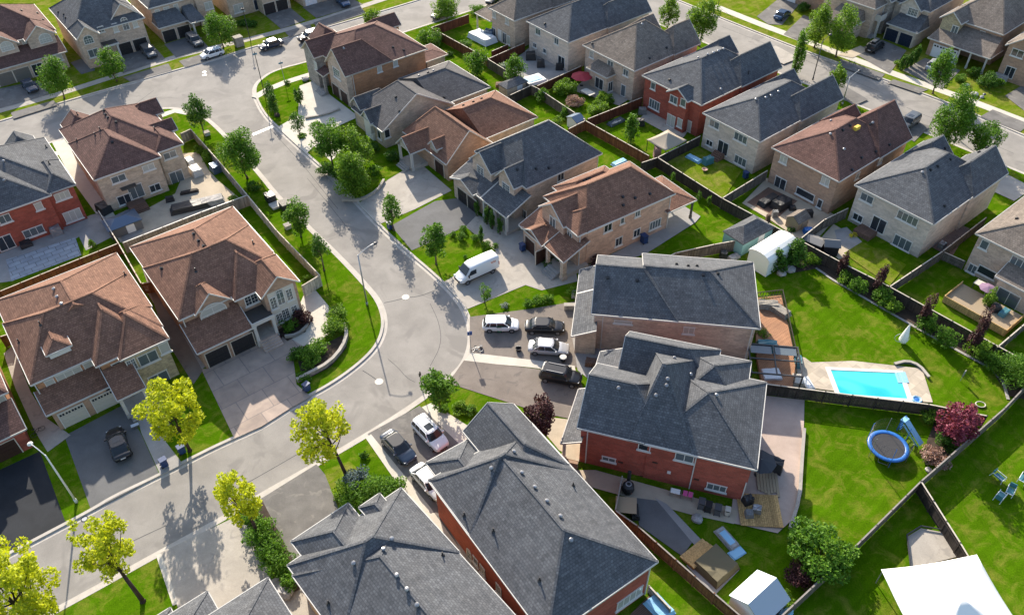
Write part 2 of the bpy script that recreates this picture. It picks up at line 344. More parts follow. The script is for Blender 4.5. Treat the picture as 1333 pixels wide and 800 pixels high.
def band(name, pts, wd, mat, z=0.0):
    _lv[0] += 1; return strip(name, W2(pts), -wd / 2, wd / 2, 0.012 + z + 0.0009 * _lv[0], mat)

# pavements
band('pavement', [(-160, 189), (0, 144), (78, 122), (150, 99), (233, 73), (325, 51), (375, 38), (420, 25), (500, -1), (560, -18)], 1.7, 'concrete_mid')
band('pavement', [(930, 8), (993, 33), (1047, 53), (1130, 84), (1200, 109), (1260, 130), (1333, 158), (1450, 205)], 1.9, 'concrete_light')
band('pavement', [(331, 127), (350, 116), (372, 107), (404, 97)], 1.5, 'concrete_light')
band('pavement', [(60, 205), (130, 178), (205, 152), (228, 144), (246, 147)], 1.4, 'concrete_light')
# ---- lots on the left of the street
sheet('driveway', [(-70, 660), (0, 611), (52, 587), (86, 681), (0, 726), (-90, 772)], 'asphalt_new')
sheet('driveway', [(84, 567), (160, 527), (183, 563), (208, 618), (119, 664.5)], 'asphalt_grey')
sheet('path', [(172, 520), (205, 505), (222, 548), (216, 575), (238, 603.5), (209, 618), (184, 563)], 'concrete_grey')
sheet('path', [(40, 510), (62, 545), (92, 566), (62, 588), (45, 560), (20, 505), (5, 460), (16, 450)], 'concrete_mid')
sheet('driveway', [(262, 480), (270, 480), (335, 448), (372, 430), (400, 446), (382, 468), (386, 500), (405, 516), (378, 531), (340, 555), (305, 570)], 'stamped_brown')
sheet('patio', [(385, 408), (395, 385), (411, 378), (436, 408), (432, 432), (412, 446), (394, 450), (378, 440)], 'concrete_light')
sheet('path', [(186, 372), (200, 368), (250, 440), (272, 474), (262, 481), (236, 452)], 'concrete_grey')
sheet('path', [(68, 186), (83, 180), (122, 236), (162, 300), (158, 316), (128, 282), (96, 238)], 'concrete_light')
sheet('patio', [(0, 330), (90, 292), (118, 280), (134, 276), (150, 306), (112, 326), (103, 308), (14, 366), (-30, 372)], 'concrete_grey')
sheet('patio', [(8, 338), (98, 309), (106, 332), (15, 366)], 'flagstone_blue')
sheet('patio', [(150, 300), (160, 316), (240, 288), (312, 258), (285, 236), (272, 222), (258, 198), (238, 200), (243, 216), (228, 252), (180, 278)], 'concrete_tan')
sheet('patio', [(147, 282), (176, 268), (186, 302), (160, 315)], 'concrete_grey')
sheet('path', [(184, 345), (200, 368), (264, 482), (252, 500), (216, 442)], 'asphalt_brown')
# ---- centre lots
sheet('driveway', [(390, 112), (412, 104), (430, 124), (459, 146), (467, 152), (432, 168), (399, 200), (361, 166), (388, 150)], 'concrete_light')
sheet('driveway', [(398, 180), (431, 210), (445, 196), (412, 165)], 'concrete_light')
sheet('driveway', [(467, 265), (520, 222), (546, 212), (560, 224), (588, 248), (541, 272), (496, 291)], 'concrete_mid')
sheet('path', [(486, 205), (515, 198), (520, 204), (478, 222)], 'concrete_grey')
sheet('driveway', [(509, 294), (566, 262), (596, 258), (622, 280), (606, 295), (536, 326)], 'asphalt_grey')
sheet('path', [(606, 295), (622, 279), (660, 305), (682, 298), (690, 310), (650, 330), (634, 318)], 'concrete_mid')
sheet('driveway', [(578, 367), (640, 330), (672, 316), (715, 345), (750, 355), (752, 366), (705, 378), (684, 371), (609, 402)], 'concrete_mid')
sheet('driveway', [(611.5, 412.5), (690, 402), (752, 392), (775, 400), (775, 478), (745, 478), (690, 470), (612, 462)], 'asphalt_brown')
sheet('path', [(613, 459), (690, 468), (748, 476), (750, 486), (690, 478), (604, 470)], 'concrete_light')
sheet('driveway', [(604, 469), (690, 479), (752, 487), (765, 520), (742, 545), (700, 536), (582, 498), (592, 486)], 'asphalt_brown')
sheet('path', [(690, 540), (742, 546), (765, 512), (785, 520), (760, 600), (728, 586)], 'concrete_tan')
sheet('path', [(745, 440), (790, 440), (795, 480), (775, 500), (752, 482)], 'concrete_grey')
sheet('driveway', [(478.5, 564.5), (546, 528), (600, 578), (640, 650), (630, 690), (598, 720)], 'asphalt_old')
sheet('path', [(598, 578), (549, 530), (562, 524), (612, 556), (608, 575)], 'concrete_light')
sheet('path', [(476, 570), (483, 565), (560, 660), (640, 770), (670, 820), (650, 820)], 'concrete_light')
sheet('path', [(560, 640), (575, 640), (690, 820), (655, 820)], 'concrete_mid')
sheet('driveway', [(337, 650.5), (412, 604), (456, 657), (420, 740), (372, 735)], 'asphalt_old')
sheet('driveway', [(208, 719.5), (308.5, 671.5), (348, 728), (360, 790), (290, 830), (245, 830)], 'concrete_mid')
sheet('path', [(203, 722), (210, 720), (232, 785), (225, 788)], 'concrete_light'); sheet('path', [(310, 674), (317, 671), (352, 722), (347, 731)], 'concrete_light')
sheet('path', [(340, 760), (385, 740), (420, 800), (400, 830), (360, 820)], 'concrete_mid')
# beds
sheet('garden_bed', [(316, 672), (342, 652), (385, 735), (375, 765), (345, 720)], 'soil')
sheet('garden_bed', [(421, 612), (455, 600), (500, 640), (522, 655), (470, 700), (440, 660)], 'grass_dry')
sheet('garden_bed', [(388, 470), (425, 447), (446, 436), (452, 452), (430, 478), (395, 496)], 'soil')
sheet('garden_bed', [(360, 430), (380, 420), (402, 412), (398, 432), (374, 444)], 'soil')
sheet('garden_bed', [(432, 212), (470, 178), (500, 196), (525, 222), (478, 250)], 'grass')
# T side drives
sheet('driveway', [(-30, 122), (50, 105), (65, 123), (20, 136), (-40, 152)], 'asphalt_old'); sheet('driveway', [(14, 147), (70, 131), (75, 137), (18, 155)], 'asphalt_old')
sheet('driveway', [(154, 72), (198, 58), (215, 77), (160, 96)], 'asphalt_old'); sheet('driveway', [(160, 101), (219, 83), (224, 92), (170, 107)], 'asphalt_old')
sheet('driveway', [(214, 58), (256, 45), (272, 62), (229, 75)], 'asphalt_grey'); sheet('driveway', [(233, 80), (278, 66), (286, 75), (241, 88)], 'asphalt_old')
sheet('driveway', [(346, 21), (377, 10), (398, 27), (366, 38)], 'asphalt_old'); sheet('driveway', [(371, 42), (403, 32), (408, 39), (377, 49)], 'asphalt_old')
sheet('driveway', [(394, 10), (450, -6), (472, 6), (412, 24)], 'asphalt_old'); sheet('driveway', [(408, 30), (470, 9), (476, 18), (414, 38)], 'asphalt_old')
sheet('path', [(92, 82), (114, 74), (124, 92), (106, 97)], 'asphalt_grey')
# U side drives
sheet('driveway', [(985, 22), (1012, 0), (1045, 0), (1018, 33), (1000, 32)], 'asphalt_old'); sheet('driveway', [(1020, 45), (1046, 20), (1062, 26), (1046, 56)], 'asphalt_old')
sheet('driveway', [(1108, 68), (1148, 52), (1180, 66), (1158, 96)], 'asphalt_old'); sheet('driveway', [(1094, 77), (1152, 97), (1144, 105), (1090, 86)], 'asphalt_old')
sheet('driveway', [(1175, 92), (1204, 76), (1250, 92), (1226, 116), (1215, 112)], 'asphalt_old'); sheet('driveway', [(1163, 104), (1208, 117), (1196, 122), (1155, 108)], 'asphalt_old')
sheet('driveway', [(1308, 125), (1333, 110), (1370, 110), (1400, 150), (1340, 150)], 'asphalt_old'); sheet('driveway', [(1292, 143), (1340, 162), (1328, 172), (1276, 152)], 'asphalt_old')
sheet('path', [(1106, 66), (1120, 60), (1130, 66), (1110, 76), (1090, 72)], 'concrete_tan')
# near-side fronts of the back-to-back row (partly hidden by the houses)
for i, (a, b, c_, d_) in enumerate([((1150, 160), (1172, 150), (1210, 165), (1190, 185)), ((1283, 245), (1312, 228), (1345, 245), (1320, 262)), ((1080, 118), (1096, 110), (1130, 130), (1112, 138)), ((985, 68), (1010, 60), (1040, 76), (1020, 84))]):
    sheet('driveway', [a, b, c_, d_], 'concrete_mid' if i % 2 else 'asphalt_old')
# ---- back yards
sheet('patio', [(655, 90), (690, 62), (748, 90), (712, 116), (690, 105)], 'concrete_grey')
sheet('patio', [(745, 118), (770, 96), (830, 122), (806, 138)], 'concrete_mid')
sheet('patio', [(833, 155), (846, 140), (898, 168), (886, 184)], 'concrete_mid')
sheet('patio', [(966, 265), (998, 232), (1090, 282), (1058, 318), (1040, 312), (1000, 285)], 'concrete_tan')
sheet('deck', [(972, 264), (1000, 244), (1038, 262), (1012, 284)], 'deck_brown')
sheet('patio', [(1064, 315), (1085, 292), (1118, 312), (1108, 330), (1092, 338)], 'concrete_tan'); sheet('patio', [(1086, 300), (1102, 296), (1122, 315), (1113, 328), (1090, 316)], 'concrete_grey')
sheet('patio', [(870, 275), (880, 262), (912, 282), (905, 290), (842, 330), (760, 358), (752, 352), (815, 322)], 'concrete_grey')
sheet('path', [(1030, 330), (1060, 318), (1062, 330), (1036, 342)], 'river_stone')
sheet('lawn', [(863, 215), (903, 190), (966, 222), (940, 262)], 'grass_dry')
sheet('lawn', [(1098, 330), (1122, 315), (1180, 345), (1158, 372)], 'grass_dry')
sheet('path', [(1205, 318), (1240, 288), (1262, 298), (1238, 336)], 'paver_brown')
# pool garden
sheet('patio', [(1034, 462), (1048, 466), (1056, 472), (1110, 470), (1200, 480), (1214, 524), (1180, 522), (1040, 503)], 'pool_deck')
sheet('garden_bed', [(1000, 340), (1062, 322), (1200, 400), (1333, 480), (1333, 520), (1312, 515), (1290, 482), (1200, 432), (1130, 392), (1062, 350), (1030, 356)], 'soil')
band('edging', [(1062, 349), (1085, 365), (1130, 391), (1200, 431), (1290, 480), (1306, 498), (1312, 520)], 0.35, 'river_stone')
# C back yard
sheet('patio', [(985, 514), (1047, 521), (1044, 640), (1036, 672), (1012, 694), (950, 680), (955, 640), (975, 600)], 'concrete_pink')
sheet('path', [(740, 612), (775, 612), (962, 664), (955, 682), (900, 670), (740, 626)], 'concrete_tan')
sheet('patio', [(828, 648), (858, 652), (905, 700), (888, 724), (832, 684)], 'asphalt_grey'); sheet('path', [(852, 648), (868, 656), (913, 703), (906, 712)], 'concrete_grey')
sheet('patio', [(893, 736), (928, 710), (962, 742), (930, 775)], 'concrete_grey')
sheet('garden_bed', [(1218, 545), (1250, 540), (1262, 556), (1230, 606), (1208, 600), (1206, 575)], 'soil')
sheet('garden_bed', [(1190, 730), (1202, 700), (1240, 714), (1262, 735), (1330, 830), (1250, 830)], 'leaf_litter')
sheet('patio', [(820, 800), (850, 770), (880, 800), (860, 830)], 'deck_brown')
# street furniture set in the carriageway
def road_sheet(name, pts, mat, k=1): return flat(name, W2(pts, ROADZ), ROADZ + 0.0045 * k, mat)
road_sheet('road_marking', [(328, 174), (355, 163.2), (357, 165.2), (330, 176.6)], 'trim_white')
road_sheet('road_marking', [(263, 97.5), (268, 96), (269.5, 98), (264.5, 99)], 'trim_white')
# ------------------------------------------------------------------ houses
def V(ox, oy, s): return lambda x, y: (ox + x / s, oy + y / s)
WINLIB = {}; LOG = []
def win_meshes(kind, w, h, pane, frame):
    key = (kind, round(w, 2), round(h, 2), pane, frame)
    if key in WINLIB: return WINLIB[key]
    f, g = MB(), MB(); t = 0.085; d = 0.09
    def bar(cx, cz, bw, bh, dep=d): f.box((cx, -dep / 2 + 0.01, cz), (bw, dep, bh))
    if kind == 'arch':
        n = 12; hh = h - w * 0.42; z0 = -h / 2; zc = z0 + hh
        arc = [(math.cos(math.pi * i / n) * w / 2, zc + math.sin(math.pi * i / n) * w * 0.42) for i in range(n + 1)]
        ring = [(w / 2, z0)] + arc + [(-w / 2, z0)]
        g.face([(x, -0.04, z) for x, z in ring]); 
        for (a, b), (c, e) in zip(ring, ring[1:] + ring[:1]):
            dx, dz = c - a, e - b; L = math.hypot(dx, dz)
            if L < 1e-5: continue
            M = Matrix.Translation(((a + c) / 2, -d / 2, (b + e) / 2)) @ Matrix.Rotation(-math.atan2(dz, dx), 4, 'Y')
            f.box((0, 0, 0), (L + t, d, t * 1.3), M=M)
        bar(0, z0 + h / 2 - 0.05, 0.05, h - 0.1, 0.075); bar(0, zc, w, 0.06, 0.078)
        for k in (-1, 1):
            if w > 1.5: bar(k * w / 4, z0 + hh / 2, 0.05, hh, 0.072)
        bar(0, z0 + hh / 2, w, 0.04, 0.069)
    else:
        g.face([(-w / 2, -0.04, -h / 2), (w / 2, -0.04, -h / 2), (w / 2, -0.04, h / 2), (-w / 2, -0.04, h / 2)])
        bar(0, h / 2, w + t * 2, t * 1.2); bar(0, -h / 2, w + t * 2, t * 1.2); bar(-w / 2 - 0.002, 0, t, h - t); bar(w / 2 + 0.002, 0, t, h - t)
        n = {'one': 0, 'two': 1, 'three': 2, 'four': 3, 'grid': 1, 'grid3': 2, 'slider': 1, 'door': 0}[kind]
        for i in range(n): bar(-w / 2 + w * (i + 1) / (n + 1), 0, 0.07, h - t, 0.08)
        if kind.startswith('grid'):
            m = int(round(h / 0.42))
            for i in range(1, m): bar(0, -h / 2 + h * i / m, w - t, 0.03, 0.066)
            for i in range(n + 1): bar(-w / 2 + w * (i + .5) / (n + 1), 0, 0.03, h - t, 0.062)
        if kind not in ('slider', 'door'): bar(0, -h / 2 - 0.12, w + 0.35, 0.14, 0.16)
    r = (f.mesh('window_frame', [frame], uv=False), g.mesh('pane', [pane], uv=False)); WINLIB[key] = r; return r
GARLIB = {}
def garage_mesh(w, h, mt, lites):
    key = (round(w, 2), h, mt, lites)
    if key in GARLIB: return GARLIB[key]
    m = MB(); n = 4
    for i in range(n):
        for j in range(4):
            m.box((-w / 2 + w * (j + .5) / 4, -0.03, h * (i + .5) / n), (w / 4 - 0.05, 0.05, h / n - 0.05))
    m.box((0, -0.012, h / 2), (w, 0.02, h)); a = m.mesh('garage_door', [mt])
    m = MB(); t = 0.1
    m.box((0, -0.05, h + t / 2), (w + 2 * t, 0.1, t)); m.box((-w / 2 - t / 2, -0.05, h / 2), (t, 0.1, h - 0.004)); m.box((w / 2 + t / 2, -0.05, h / 2), (t, 0.1, h - 0.004))
    b = m.mesh('door_frame', ['frame_white' if lites else 'trim_tan']); c = None
    if lites:
        m = MB()
        for j in range(4):
            for k in (-1, 1): m.box((-w / 2 + w * (j + .5) / 4 + k * w * .055, -0.062, h * 0.875), (w * .08, 0.012, h * 0.13))
        c = m.mesh('pane', ['glass_dark'], uv=False)
    GARLIB[key] = (a, b, c); return GARLIB[key]
_vb = MB(); _vb.box((0, 0, 0.1), (0.3, 0.3, 0.1)); _vb.box((0, 0, 0.19), (0.24, 0.24, 0.08)); _vb.box((0, 0, 0.02), (0.36, 0.36, 0.05))
VENT_B = _vb.mesh('roof_vent', ['vent_black'], uv=False)
_vb = MB(); _vb.lathe([(0.15, 0), (0.15, 0.12), (0.21, 0.15), (0.15, 0.24), (0, 0.27)], 10); VENT_M = _vb.mesh('roof_vent', ['vent_metal'], uv=False)
_vb = MB(); _vb.tube((0, 0, -0.1), (0, 0, 0.55), 0.07, 0.07, 8); _vb.lathe([(0.2, -0.02), (0.09, 0.12)], 8); VENT_P = _vb.mesh('vent_pipe', ['vent_black'], uv=False)

class House:
    def __init__(s, label, o, az, wall, roof, trim='trim_white', z=5.8, group=None, org=None):
        O = P(*o, z) if org is None else Vector(org)
        s.o = thing('house', label, 'house', (O.x, O.y, 0), R_(az), group)
        s.M = Matrix.Translation((O.x, O.y, 0)) @ Matrix.Rotation(R_(az), 4, 'Z'); s.Mi = s.M.inverted()
        s.wall, s.roofm, s.trimm, s.z = wall, roof, trim, z
        s.wm = {}; s.rf = []; s.tr = MB(); s.n = 0; s.az = R_(az)
    def wing(s, x0, y0, x1, y1, ax='x', ends='hh', pitch=0.5, z=None, run=None, ins=0.4, z0=0.0, wall=True, wm=None, gin=0.32, roof=True, wins=None):
        z = s.z if z is None else z; s.n += 1; j = s.n; z = z + 0.006 * j; ins = ins + 0.005 * j; gin += 0.005 * j
        if wins: ins = wins + 0.005 * j; gin = ins
        W = s.wm.setdefault(wm or s.wall, MB()); tr = s.tr; Z = 0.17
        if ax in ('x', 'S-y', 'S+y'): L, Wd = x1 - x0, y1 - y0
        else: L, Wd = y1 - y0, x1 - x0
        def T(p):
            X, Y, zz = p
            if ax == 'x' or ax == 'S-y': return Vector((x0 + X, y0 + Y, zz))
            if ax == 'S+y': return Vector((x0 + X, y1 - Y, zz))
            if ax == 'y' or ax == 'S-x': return Vector((x0 + Y, y0 + X, zz))
            if ax == 'S+x': return Vector((x1 - Y, y0 + X, zz))
        def rface(pts):
            q = [T(p) for p in pts]; n = (q[1] - q[0]).cross(q[2] - q[0])
            if n.z < 0: q.reverse()
            if roof: s.rf.append(q)
            if roof: tr.face([(p.x, p.y, p.z - Z) for p in reversed(q)])
        def edge(a, b, out, wdt=0.075, lip=0.02, drop=Z):
            if not roof: return
            a, b, out = T(a), T(b), (T(out) - T((0, 0, 0))) ; out.z = 0; out.normalize(); k = len(tr.v)
            for p in (a, b):
                for o_, dz in ((0, lip), (wdt, lip), (wdt, -drop), (0, -drop)):
                    q = p + out * o_; tr.v.append((q.x, q.y, q.z + dz))
            for q in ((0, 1, 5, 4), (1, 2, 6, 5), (2, 3, 7, 6), (3, 0, 4, 7), (3, 2, 1, 0), (4, 5, 6, 7)): tr.f.append(tuple(k + i for i in q)); tr.m.append(0)
        def cap(a, b):   # ridge and hip caps
            if not roof: return
            a, b = T(a), T(b)
            s.caps.append((a, b))
        if not hasattr(s, 'caps'): s.caps = []
        if ax[0] == 'S':
            ri = pitch * Wd; r0, r1 = (run if run else (0, 0))
            rface([(0, 0, z), (L, 0, z), (L - r1, Wd, z + ri), (r0, Wd, z + ri)])
            if r0: rface([(0, 0, z), (r0, Wd, z + ri), (0, Wd, z)]) if False else rface([(0, 0, z), (r0, Wd, z + ri), (0.0, Wd, z + 0.001)])
            if r1: rface([(L, 0, z), (L - r1, Wd, z + ri), (L, Wd, z + 0.001)])
            if roof:
                edge((0, 0, z), (L, 0, z), (0, -1, 0)); 
                edge((0, 0, z), (0, Wd, z + (0 if r0 else ri)), (-1, 0, 0)); edge((L, 0, z), (L, Wd, z + (0 if r1 else ri)), (1, 0, 0))
            if wall:
                a, b = ins, L - ins; zt = z + ins * pitch - 0.2
                pr = [(ins, z0), (ins, zt), (Wd, zt if r0 else z + ri - 0.2), (Wd, z0)]
                pts0 = [T((a, y, q)) for y, q in pr]; pts1 = [T((b, y, q)) for y, q in pr]
                W.face(pts0); W.face(list(reversed(pts1)))
                for i in range(4): k = (i + 1) % 4; W.face([pts0[i], pts1[i], pts1[k], pts0[k]])
            return s
        h2 = Wd / 2; ri = pitch * h2
        if run is None: run = (h2, h2)
        elif not isinstance(run, tuple): run = (run, run)
        r0 = run[0] if ends[0] == 'h' else 0; r1 = run[1] if ends[1] == 'h' else 0
        if r0 + r1 > L: k = L / (r0 + r1); r0 *= k; r1 *= k
        A, B, C_, D = (0, 0, z), (L, 0, z), (L, Wd, z), (0, Wd, z); E0, E1 = (r0, h2, z + ri), (L - r1, h2, z + ri)
        if L - r0 - r1 > 0.02:
            rface([A, B, E1, E0]); rface([C_, D, E0, E1]); cap(E0, E1)
        else: rface([A, B, E0]); rface([C_, D, E0])
        edge(A, B, (0, -1, 0)); edge(C_, D, (0, 1, 0))
        if r0: rface([D, A, E0]); edge(D, A, (-1, 0, 0)); cap(A, E0); cap(D, E0)
        else: edge(D, E0, (-1, 0, 0), 0.06, 0.035); edge(E0, A, (-1, 0, 0), 0.06, 0.035)
        if r1: rface([B, C_, E1]); edge(B, C_, (1, 0, 0)); cap(B, E1); cap(C_, E1)
        else: edge(B, E1, (1, 0, 0), 0.06, 0.035); edge(E1, C_, (1, 0, 0), 0.06, 0.035)
        if wall:
            xa = gin if not r0 else ins; xb = L - (gin if not r1 else ins); zt = z + ins * pitch - 0.2
            def bx(a, b, c, d, za, zb):
                p = [T(q) for q in ((a, b, za), (c, b, za), (c, d, za), (a, d, za), (a, b, zb), (c, b, zb), (c, d, zb), (a, d, zb))]
                for q in ((3, 2, 1, 0), (4, 5, 6, 7), (0, 1, 5, 4), (1, 2, 6, 5), (2, 3, 7, 6), (3, 0, 4, 7)): W.face([p[i] for i in q])
            bx(xa, ins, xb, Wd - ins, z0, zt)
            def tri(a, b):
                zz = z + ri - 0.2
                pr = [(ins, zt), (Wd - ins, zt), (h2, zz)]
                p0 = [T((a, y, q)) for y, q in pr]; p1 = [T((b, y, q)) for y, q in pr]
                W.face(p0); W.face(list(reversed(p1)))
                for i in range(3): k = (i + 1) % 3; W.face([p0[i], p1[i], p1[k], p0[k]])
            if not r0: tri(xa, min(L - 0.5 if not r1 else L - r1, xa + L * 0.8))
            if not r1 and r0: tri(max(r0, xb - L * 0.8), xb)
            elif not r1 and not r0: tri(xb - L * 0.3, xb)
        return s
    def build(s):
        mats = list(s.wm.keys()); allm = MB()
        for i, k in enumerate(mats):
            n = len(allm.v); allm.v += s.wm[k].v; allm.f += [tuple(n + q for q in f) for f in s.wm[k].f]; allm.m += [i] * len(s.wm[k].f)
        allm.v = [tuple(v) for v in allm.v]
        s.w = allm.obj('wall', mats, s.o)
        bm = bmesh.new(); bm.from_mesh(s.w.data); bmesh.ops.remove_doubles(bm, verts=bm.verts, dist=1e-4); bmesh.ops.recalc_face_normals(bm, faces=bm.faces); bm.to_mesh(s.w.data); bm.free()
        r = MB()
        for q in s.rf: r.face(q)
        for a, b in s.caps:
            d = (b - a); L = d.length
            if L < 0.4: continue
            mid = (a + b) / 2 + Vector((0, 0, 0.012)); rot = d.to_track_quat('X', 'Z').to_matrix().to_4x4()
            r.box((0, 0, 0), (L, 0.22, 0.03), M=Matrix.Translation(mid) @ rot)
        s.r = r.obj('roof', [s.roofm], s.o)
        s.t = s.tr.obj('eave_trim', [s.trimm], s.o)
        s.bw = BVHTree.FromPolygons([s.M @ Vector(v) for v in allm.v], allm.f)
        s.br = BVHTree.FromPolygons([s.M @ Vector(v) for v in r.v], r.f)
        return s
    def hit(s, tree, q):
        h = tree.ray_cast(CAMP, ray(*q))
        if h[0] is None: LOG.append(('MISS', s.o['label'][:40], q))
        return h
    def win(s, q, w, h, kind='two', pane='glass_dark', frame='frame_white', z=None, name='window'):
        r = s.hit(s.bw, q)
        if r[0] is None: return None
        p, n = r[0], r[1]
        if n.dot(ray(*q)) > 0: n = -n
        if abs(n.z) > 0.5: LOG.append(('BADN', s.o['label'][:40], q)); return None
        fm, gm = win_meshes(kind, w, h, pane, frame)
        if z is not None: p = Vector((p.x, p.y, z))
        l = s.Mi @ p; rz = math.atan2(n.y, n.x) + math.pi / 2 - s.az
        f = link(name, fm, s.o, l, (0, 0, rz)); link('pane', gm, f); return f
    def garage(s, q, w=2.5, h=2.2, mt='door_black', lites=False):
        r = s.hit(s.bw, q)
        if r[0] is None: return
        p, n = r[0], r[1]
        if n.dot(ray(*q)) > 0: n = -n
        l = s.Mi @ Vector((p.x, p.y, 0.02)); rz = math.atan2(n.y, n.x) + math.pi / 2 - s.az
        a, b, c = garage_mesh(w, h, mt, lites); o = link('garage_door', a, s.o, l, (0, 0, rz)); link('door_frame', b, o)
        if c: link('pane', c, o)
    def vents(s, pts, me=None):
        for q in pts:
            r = s.hit(s.br, q)
            if r[0] is None: continue
            l = s.Mi @ r[0]; n = r[1]; n = s.Mi.to_3x3() @ n
            if n.z < 0: n = -n
            mesh = me or VENT_B
            o = link('vent_pipe' if mesh is VENT_P else 'roof_vent', mesh, s.r, l)
            if mesh is not VENT_P: o.rotation_euler = n.to_track_quat('Z', 'Y').to_euler()
    def box(s, name, c, d, mt, rz=0):      # part in house coordinates, c = centre
        m = MB(); m.box((0, 0, 0), d); return m.obj(name, mt, s.o) if False else _place(m.obj(name, mt, s.o), c, rz)
    def wallbox(s, name, q, d, mt):
        r = s.hit(s.bw, q)
        if r[0] is None: return
        p, n = r[0], r[1]
        if n.dot(ray(*q)) > 0: n = -n
        rz = math.atan2(n.y, n.x) + math.pi / 2 - s.az; m = MB(); m.box((0, -d[1] / 2 + .01, 0), d)
        return _place(m.obj(name, mt, s.o), s.Mi @ p, rz)
    def post(s, x, y, z1, r=0.16, mt='trim_white', z0=0):
        m = MB(); m.box((0, 0, (z1 - z0) / 2), (r * 2, r * 2, z1 - z0)); m.box((0, 0, 0.25), (r * 2.6, r * 2.6, 0.5)); m.box((0, 0, z1 - z0 - 0.12), (r * 2.6, r * 2.6, 0.14))
        return _place(m.obj('porch_post', mt, s.o), (x, y, z0))
    def pipe(s, x, y, n=(0, -1), z1=5.7, mt='trim_white'):
        m = MB(); m.box((0, 0, z1 / 2), (0.11, 0.11, z1 - 0.1)); return _place(m.obj('downspout', mt, s.o), (x + n[0] * 0.06, y + n[1] * 0.06, 0.05))
    def steps(s, x, y, w, n, dirn, mt='concrete_grey', h=0.17, d=0.32):
        m = MB()
        for i in range(n):
            hh = h * (i + 1); q = d * (n - i - .5); m.box((dirn[0] * q, dirn[1] * q, hh / 2), (d, w, hh) if dirn[0] else (w, d, hh))
        return _place(m.obj('steps', mt, s.o), (x, y, 0.01))
    def localpx(s, q, z): return s.Mi @ P(*q, z)
def _place(o, c, rz=0): o.location = c; o.rotation_euler = (0, 0, rz); return o
# ================================================================== the houses
def nvents(h, V_, pts, me=None): h.vents([V_(*p) for p in pts], me)
HN = None
# ---- left of the street
h = House('brown-roofed brick house with an entry tower of tall arched windows beside the street lamp lawn', (233, 417), 37, 'brick_brown', 'roof_brown')
h.wing(0.1, 4.5, 13.6, 16.6, 'y', 'hh', .5, run=(1, 6.3)).wing(0, 0, 13.5, 11.6, 'x', 'hh', .6, run=(4.8, 4.6)).wing(6.2, -.9, 12.2, 9, 'y', 'hh', .88, run=(4.6, 3))
h.wing(8.75, -2.45, 13.6, 4, 'y', 'gh', .85).wing(1.75, -.35, 6.1, 4, 'y', 'gh', .95, z0=4.0)
h.wing(0, -3.3, 6.65, .5, 'S-y', '', .45, z=3.1, wm='brick_brown'); h.build()
h.box('window_surround', (11.2, -2.12, 3.45), (3.3, .035, 4.6), 'sill_stone')
z = V(250, 350, 5.924)
h.win(z(160, 318), 3.0, 1.9, 'arch', 'curtain'); h.win(z(455, 232), 1.5, 1.4, 'grid'); h.win(z(680, 215), .9, 2.2, 'arch', 'glass_mid'); h.win(z(628, 262), .7, 1.7, 'grid'); h.win(z(750, 195), .7, 1.7, 'grid')
h.win(z(675, 378), .75, 1.5, 'grid'); h.win(z(722, 345), .9, 1.6, 'grid'); h.win(z(790, 318), .7, 1.5, 'grid')
h.garage(z(205, 680), 2.6, 2.2); h.garage(z(400, 590), 2.6, 2.2)
h.box('balcony', (8.0, -1.85, 3.3), (2.7, 2.9, .12), 'trim_dark'); h.box('balcony_rail', (8.0, -3.32, 3.42), (2.9, .12, .5), 'trim_white'); h.box('balcony_rail', (6.66, -1.9, 3.42), (.12, 2.7, .5), 'trim_white')
h.post(6.85, -3.2, 3.2, .17); h.post(9.15, -3.2, 3.2, .17); h.win(z(560, 470), .95, 2.1, 'door', 'door_brown', z=1.2, name='door')
h.box('porch_floor', (8.0, -1.6, .42), (2.7, 3.2, .84), 'concrete_mid'); h.steps(8.0, -3.2, 2.3, 5, (0, -1), 'concrete_pink')
z = V(160, 260, 5.924); nvents(h, z, [(548, 265), (585, 317), (625, 358), (300, 530)]); nvents(h, z, [(20 + 985, 338)], VENT_P); h.pipe(0.4, .05); h.pipe(13.3, 2)
nvents(h, V(250, 350, 5.924), [(30, 20)], VENT_P)

h = House('brown-roofed brick house with white shutters, a roof dormer and a yellow stone bay', (38.5, 501.9), 37, 'brick_orange', 'roof_brown')
h.wing(.3, 4, 14.2, 16.3, 'y', 'hh', .5, run=(1.2, 6.2)).wing(.1, 0, 14, 11.7, 'x', 'hh', .6, run=(4.2, 4.7)).wing(6.2, -1.6, 12.6, 8, 'y', 'hh', .88, run=(4.9, 3))
h.wing(8.5, -2.3, 13.85, 5, 'y', 'hh', .8, run=(4.2, 2.5), wm='stone_yellow').wing(2.6, 1.2, 5.2, 5.4, 'y', 'hh', .55, z=7.5, z0=6, ins=.22, wm='frame_white')
h.wing(0, -2.25, 6.45, .4, 'S-y', '', .5, z=3.1, wm='brick_brown').wing(6.5, -4.85, 9.5, -1.3, 'S-y', '', .45, z=3.1, wall=False); h.build()
z8 = V(0, 460, 5.924); z7 = V(100, 400, 5.924)
h.win(z8(452, 55), 1.3, .95, 'grid', 'glass_dark'); h.win(z8(390, 232), .85, 1.2, 'one', 'curtain'); h.win(z8(535, 160), 2.5, 1.1, 'three', 'curtain'); h.win(z8(686, 95), .9, 1.2, 'one', 'curtain')
h.win(z7(315, 455), .95, 1.3, 'one', 'glass_mid'); h.win(z7(425, 440), .9, 1.5, 'grid', 'glass_mid'); h.win(z7(550, 388), 2.0, 1.45, 'two', 'glass_mid'); h.win(z7(635, 548), 2.1, 1.6, 'two', 'glass_mid'); h.win(z7(675, 310), 1.0, 1.4, 'one', 'curtain')
h.garage(z8(590, 510), 2.5, 2.2, 'door_cream', True); h.garage(z8(835, 395), 2.5, 2.2, 'door_cream', True)
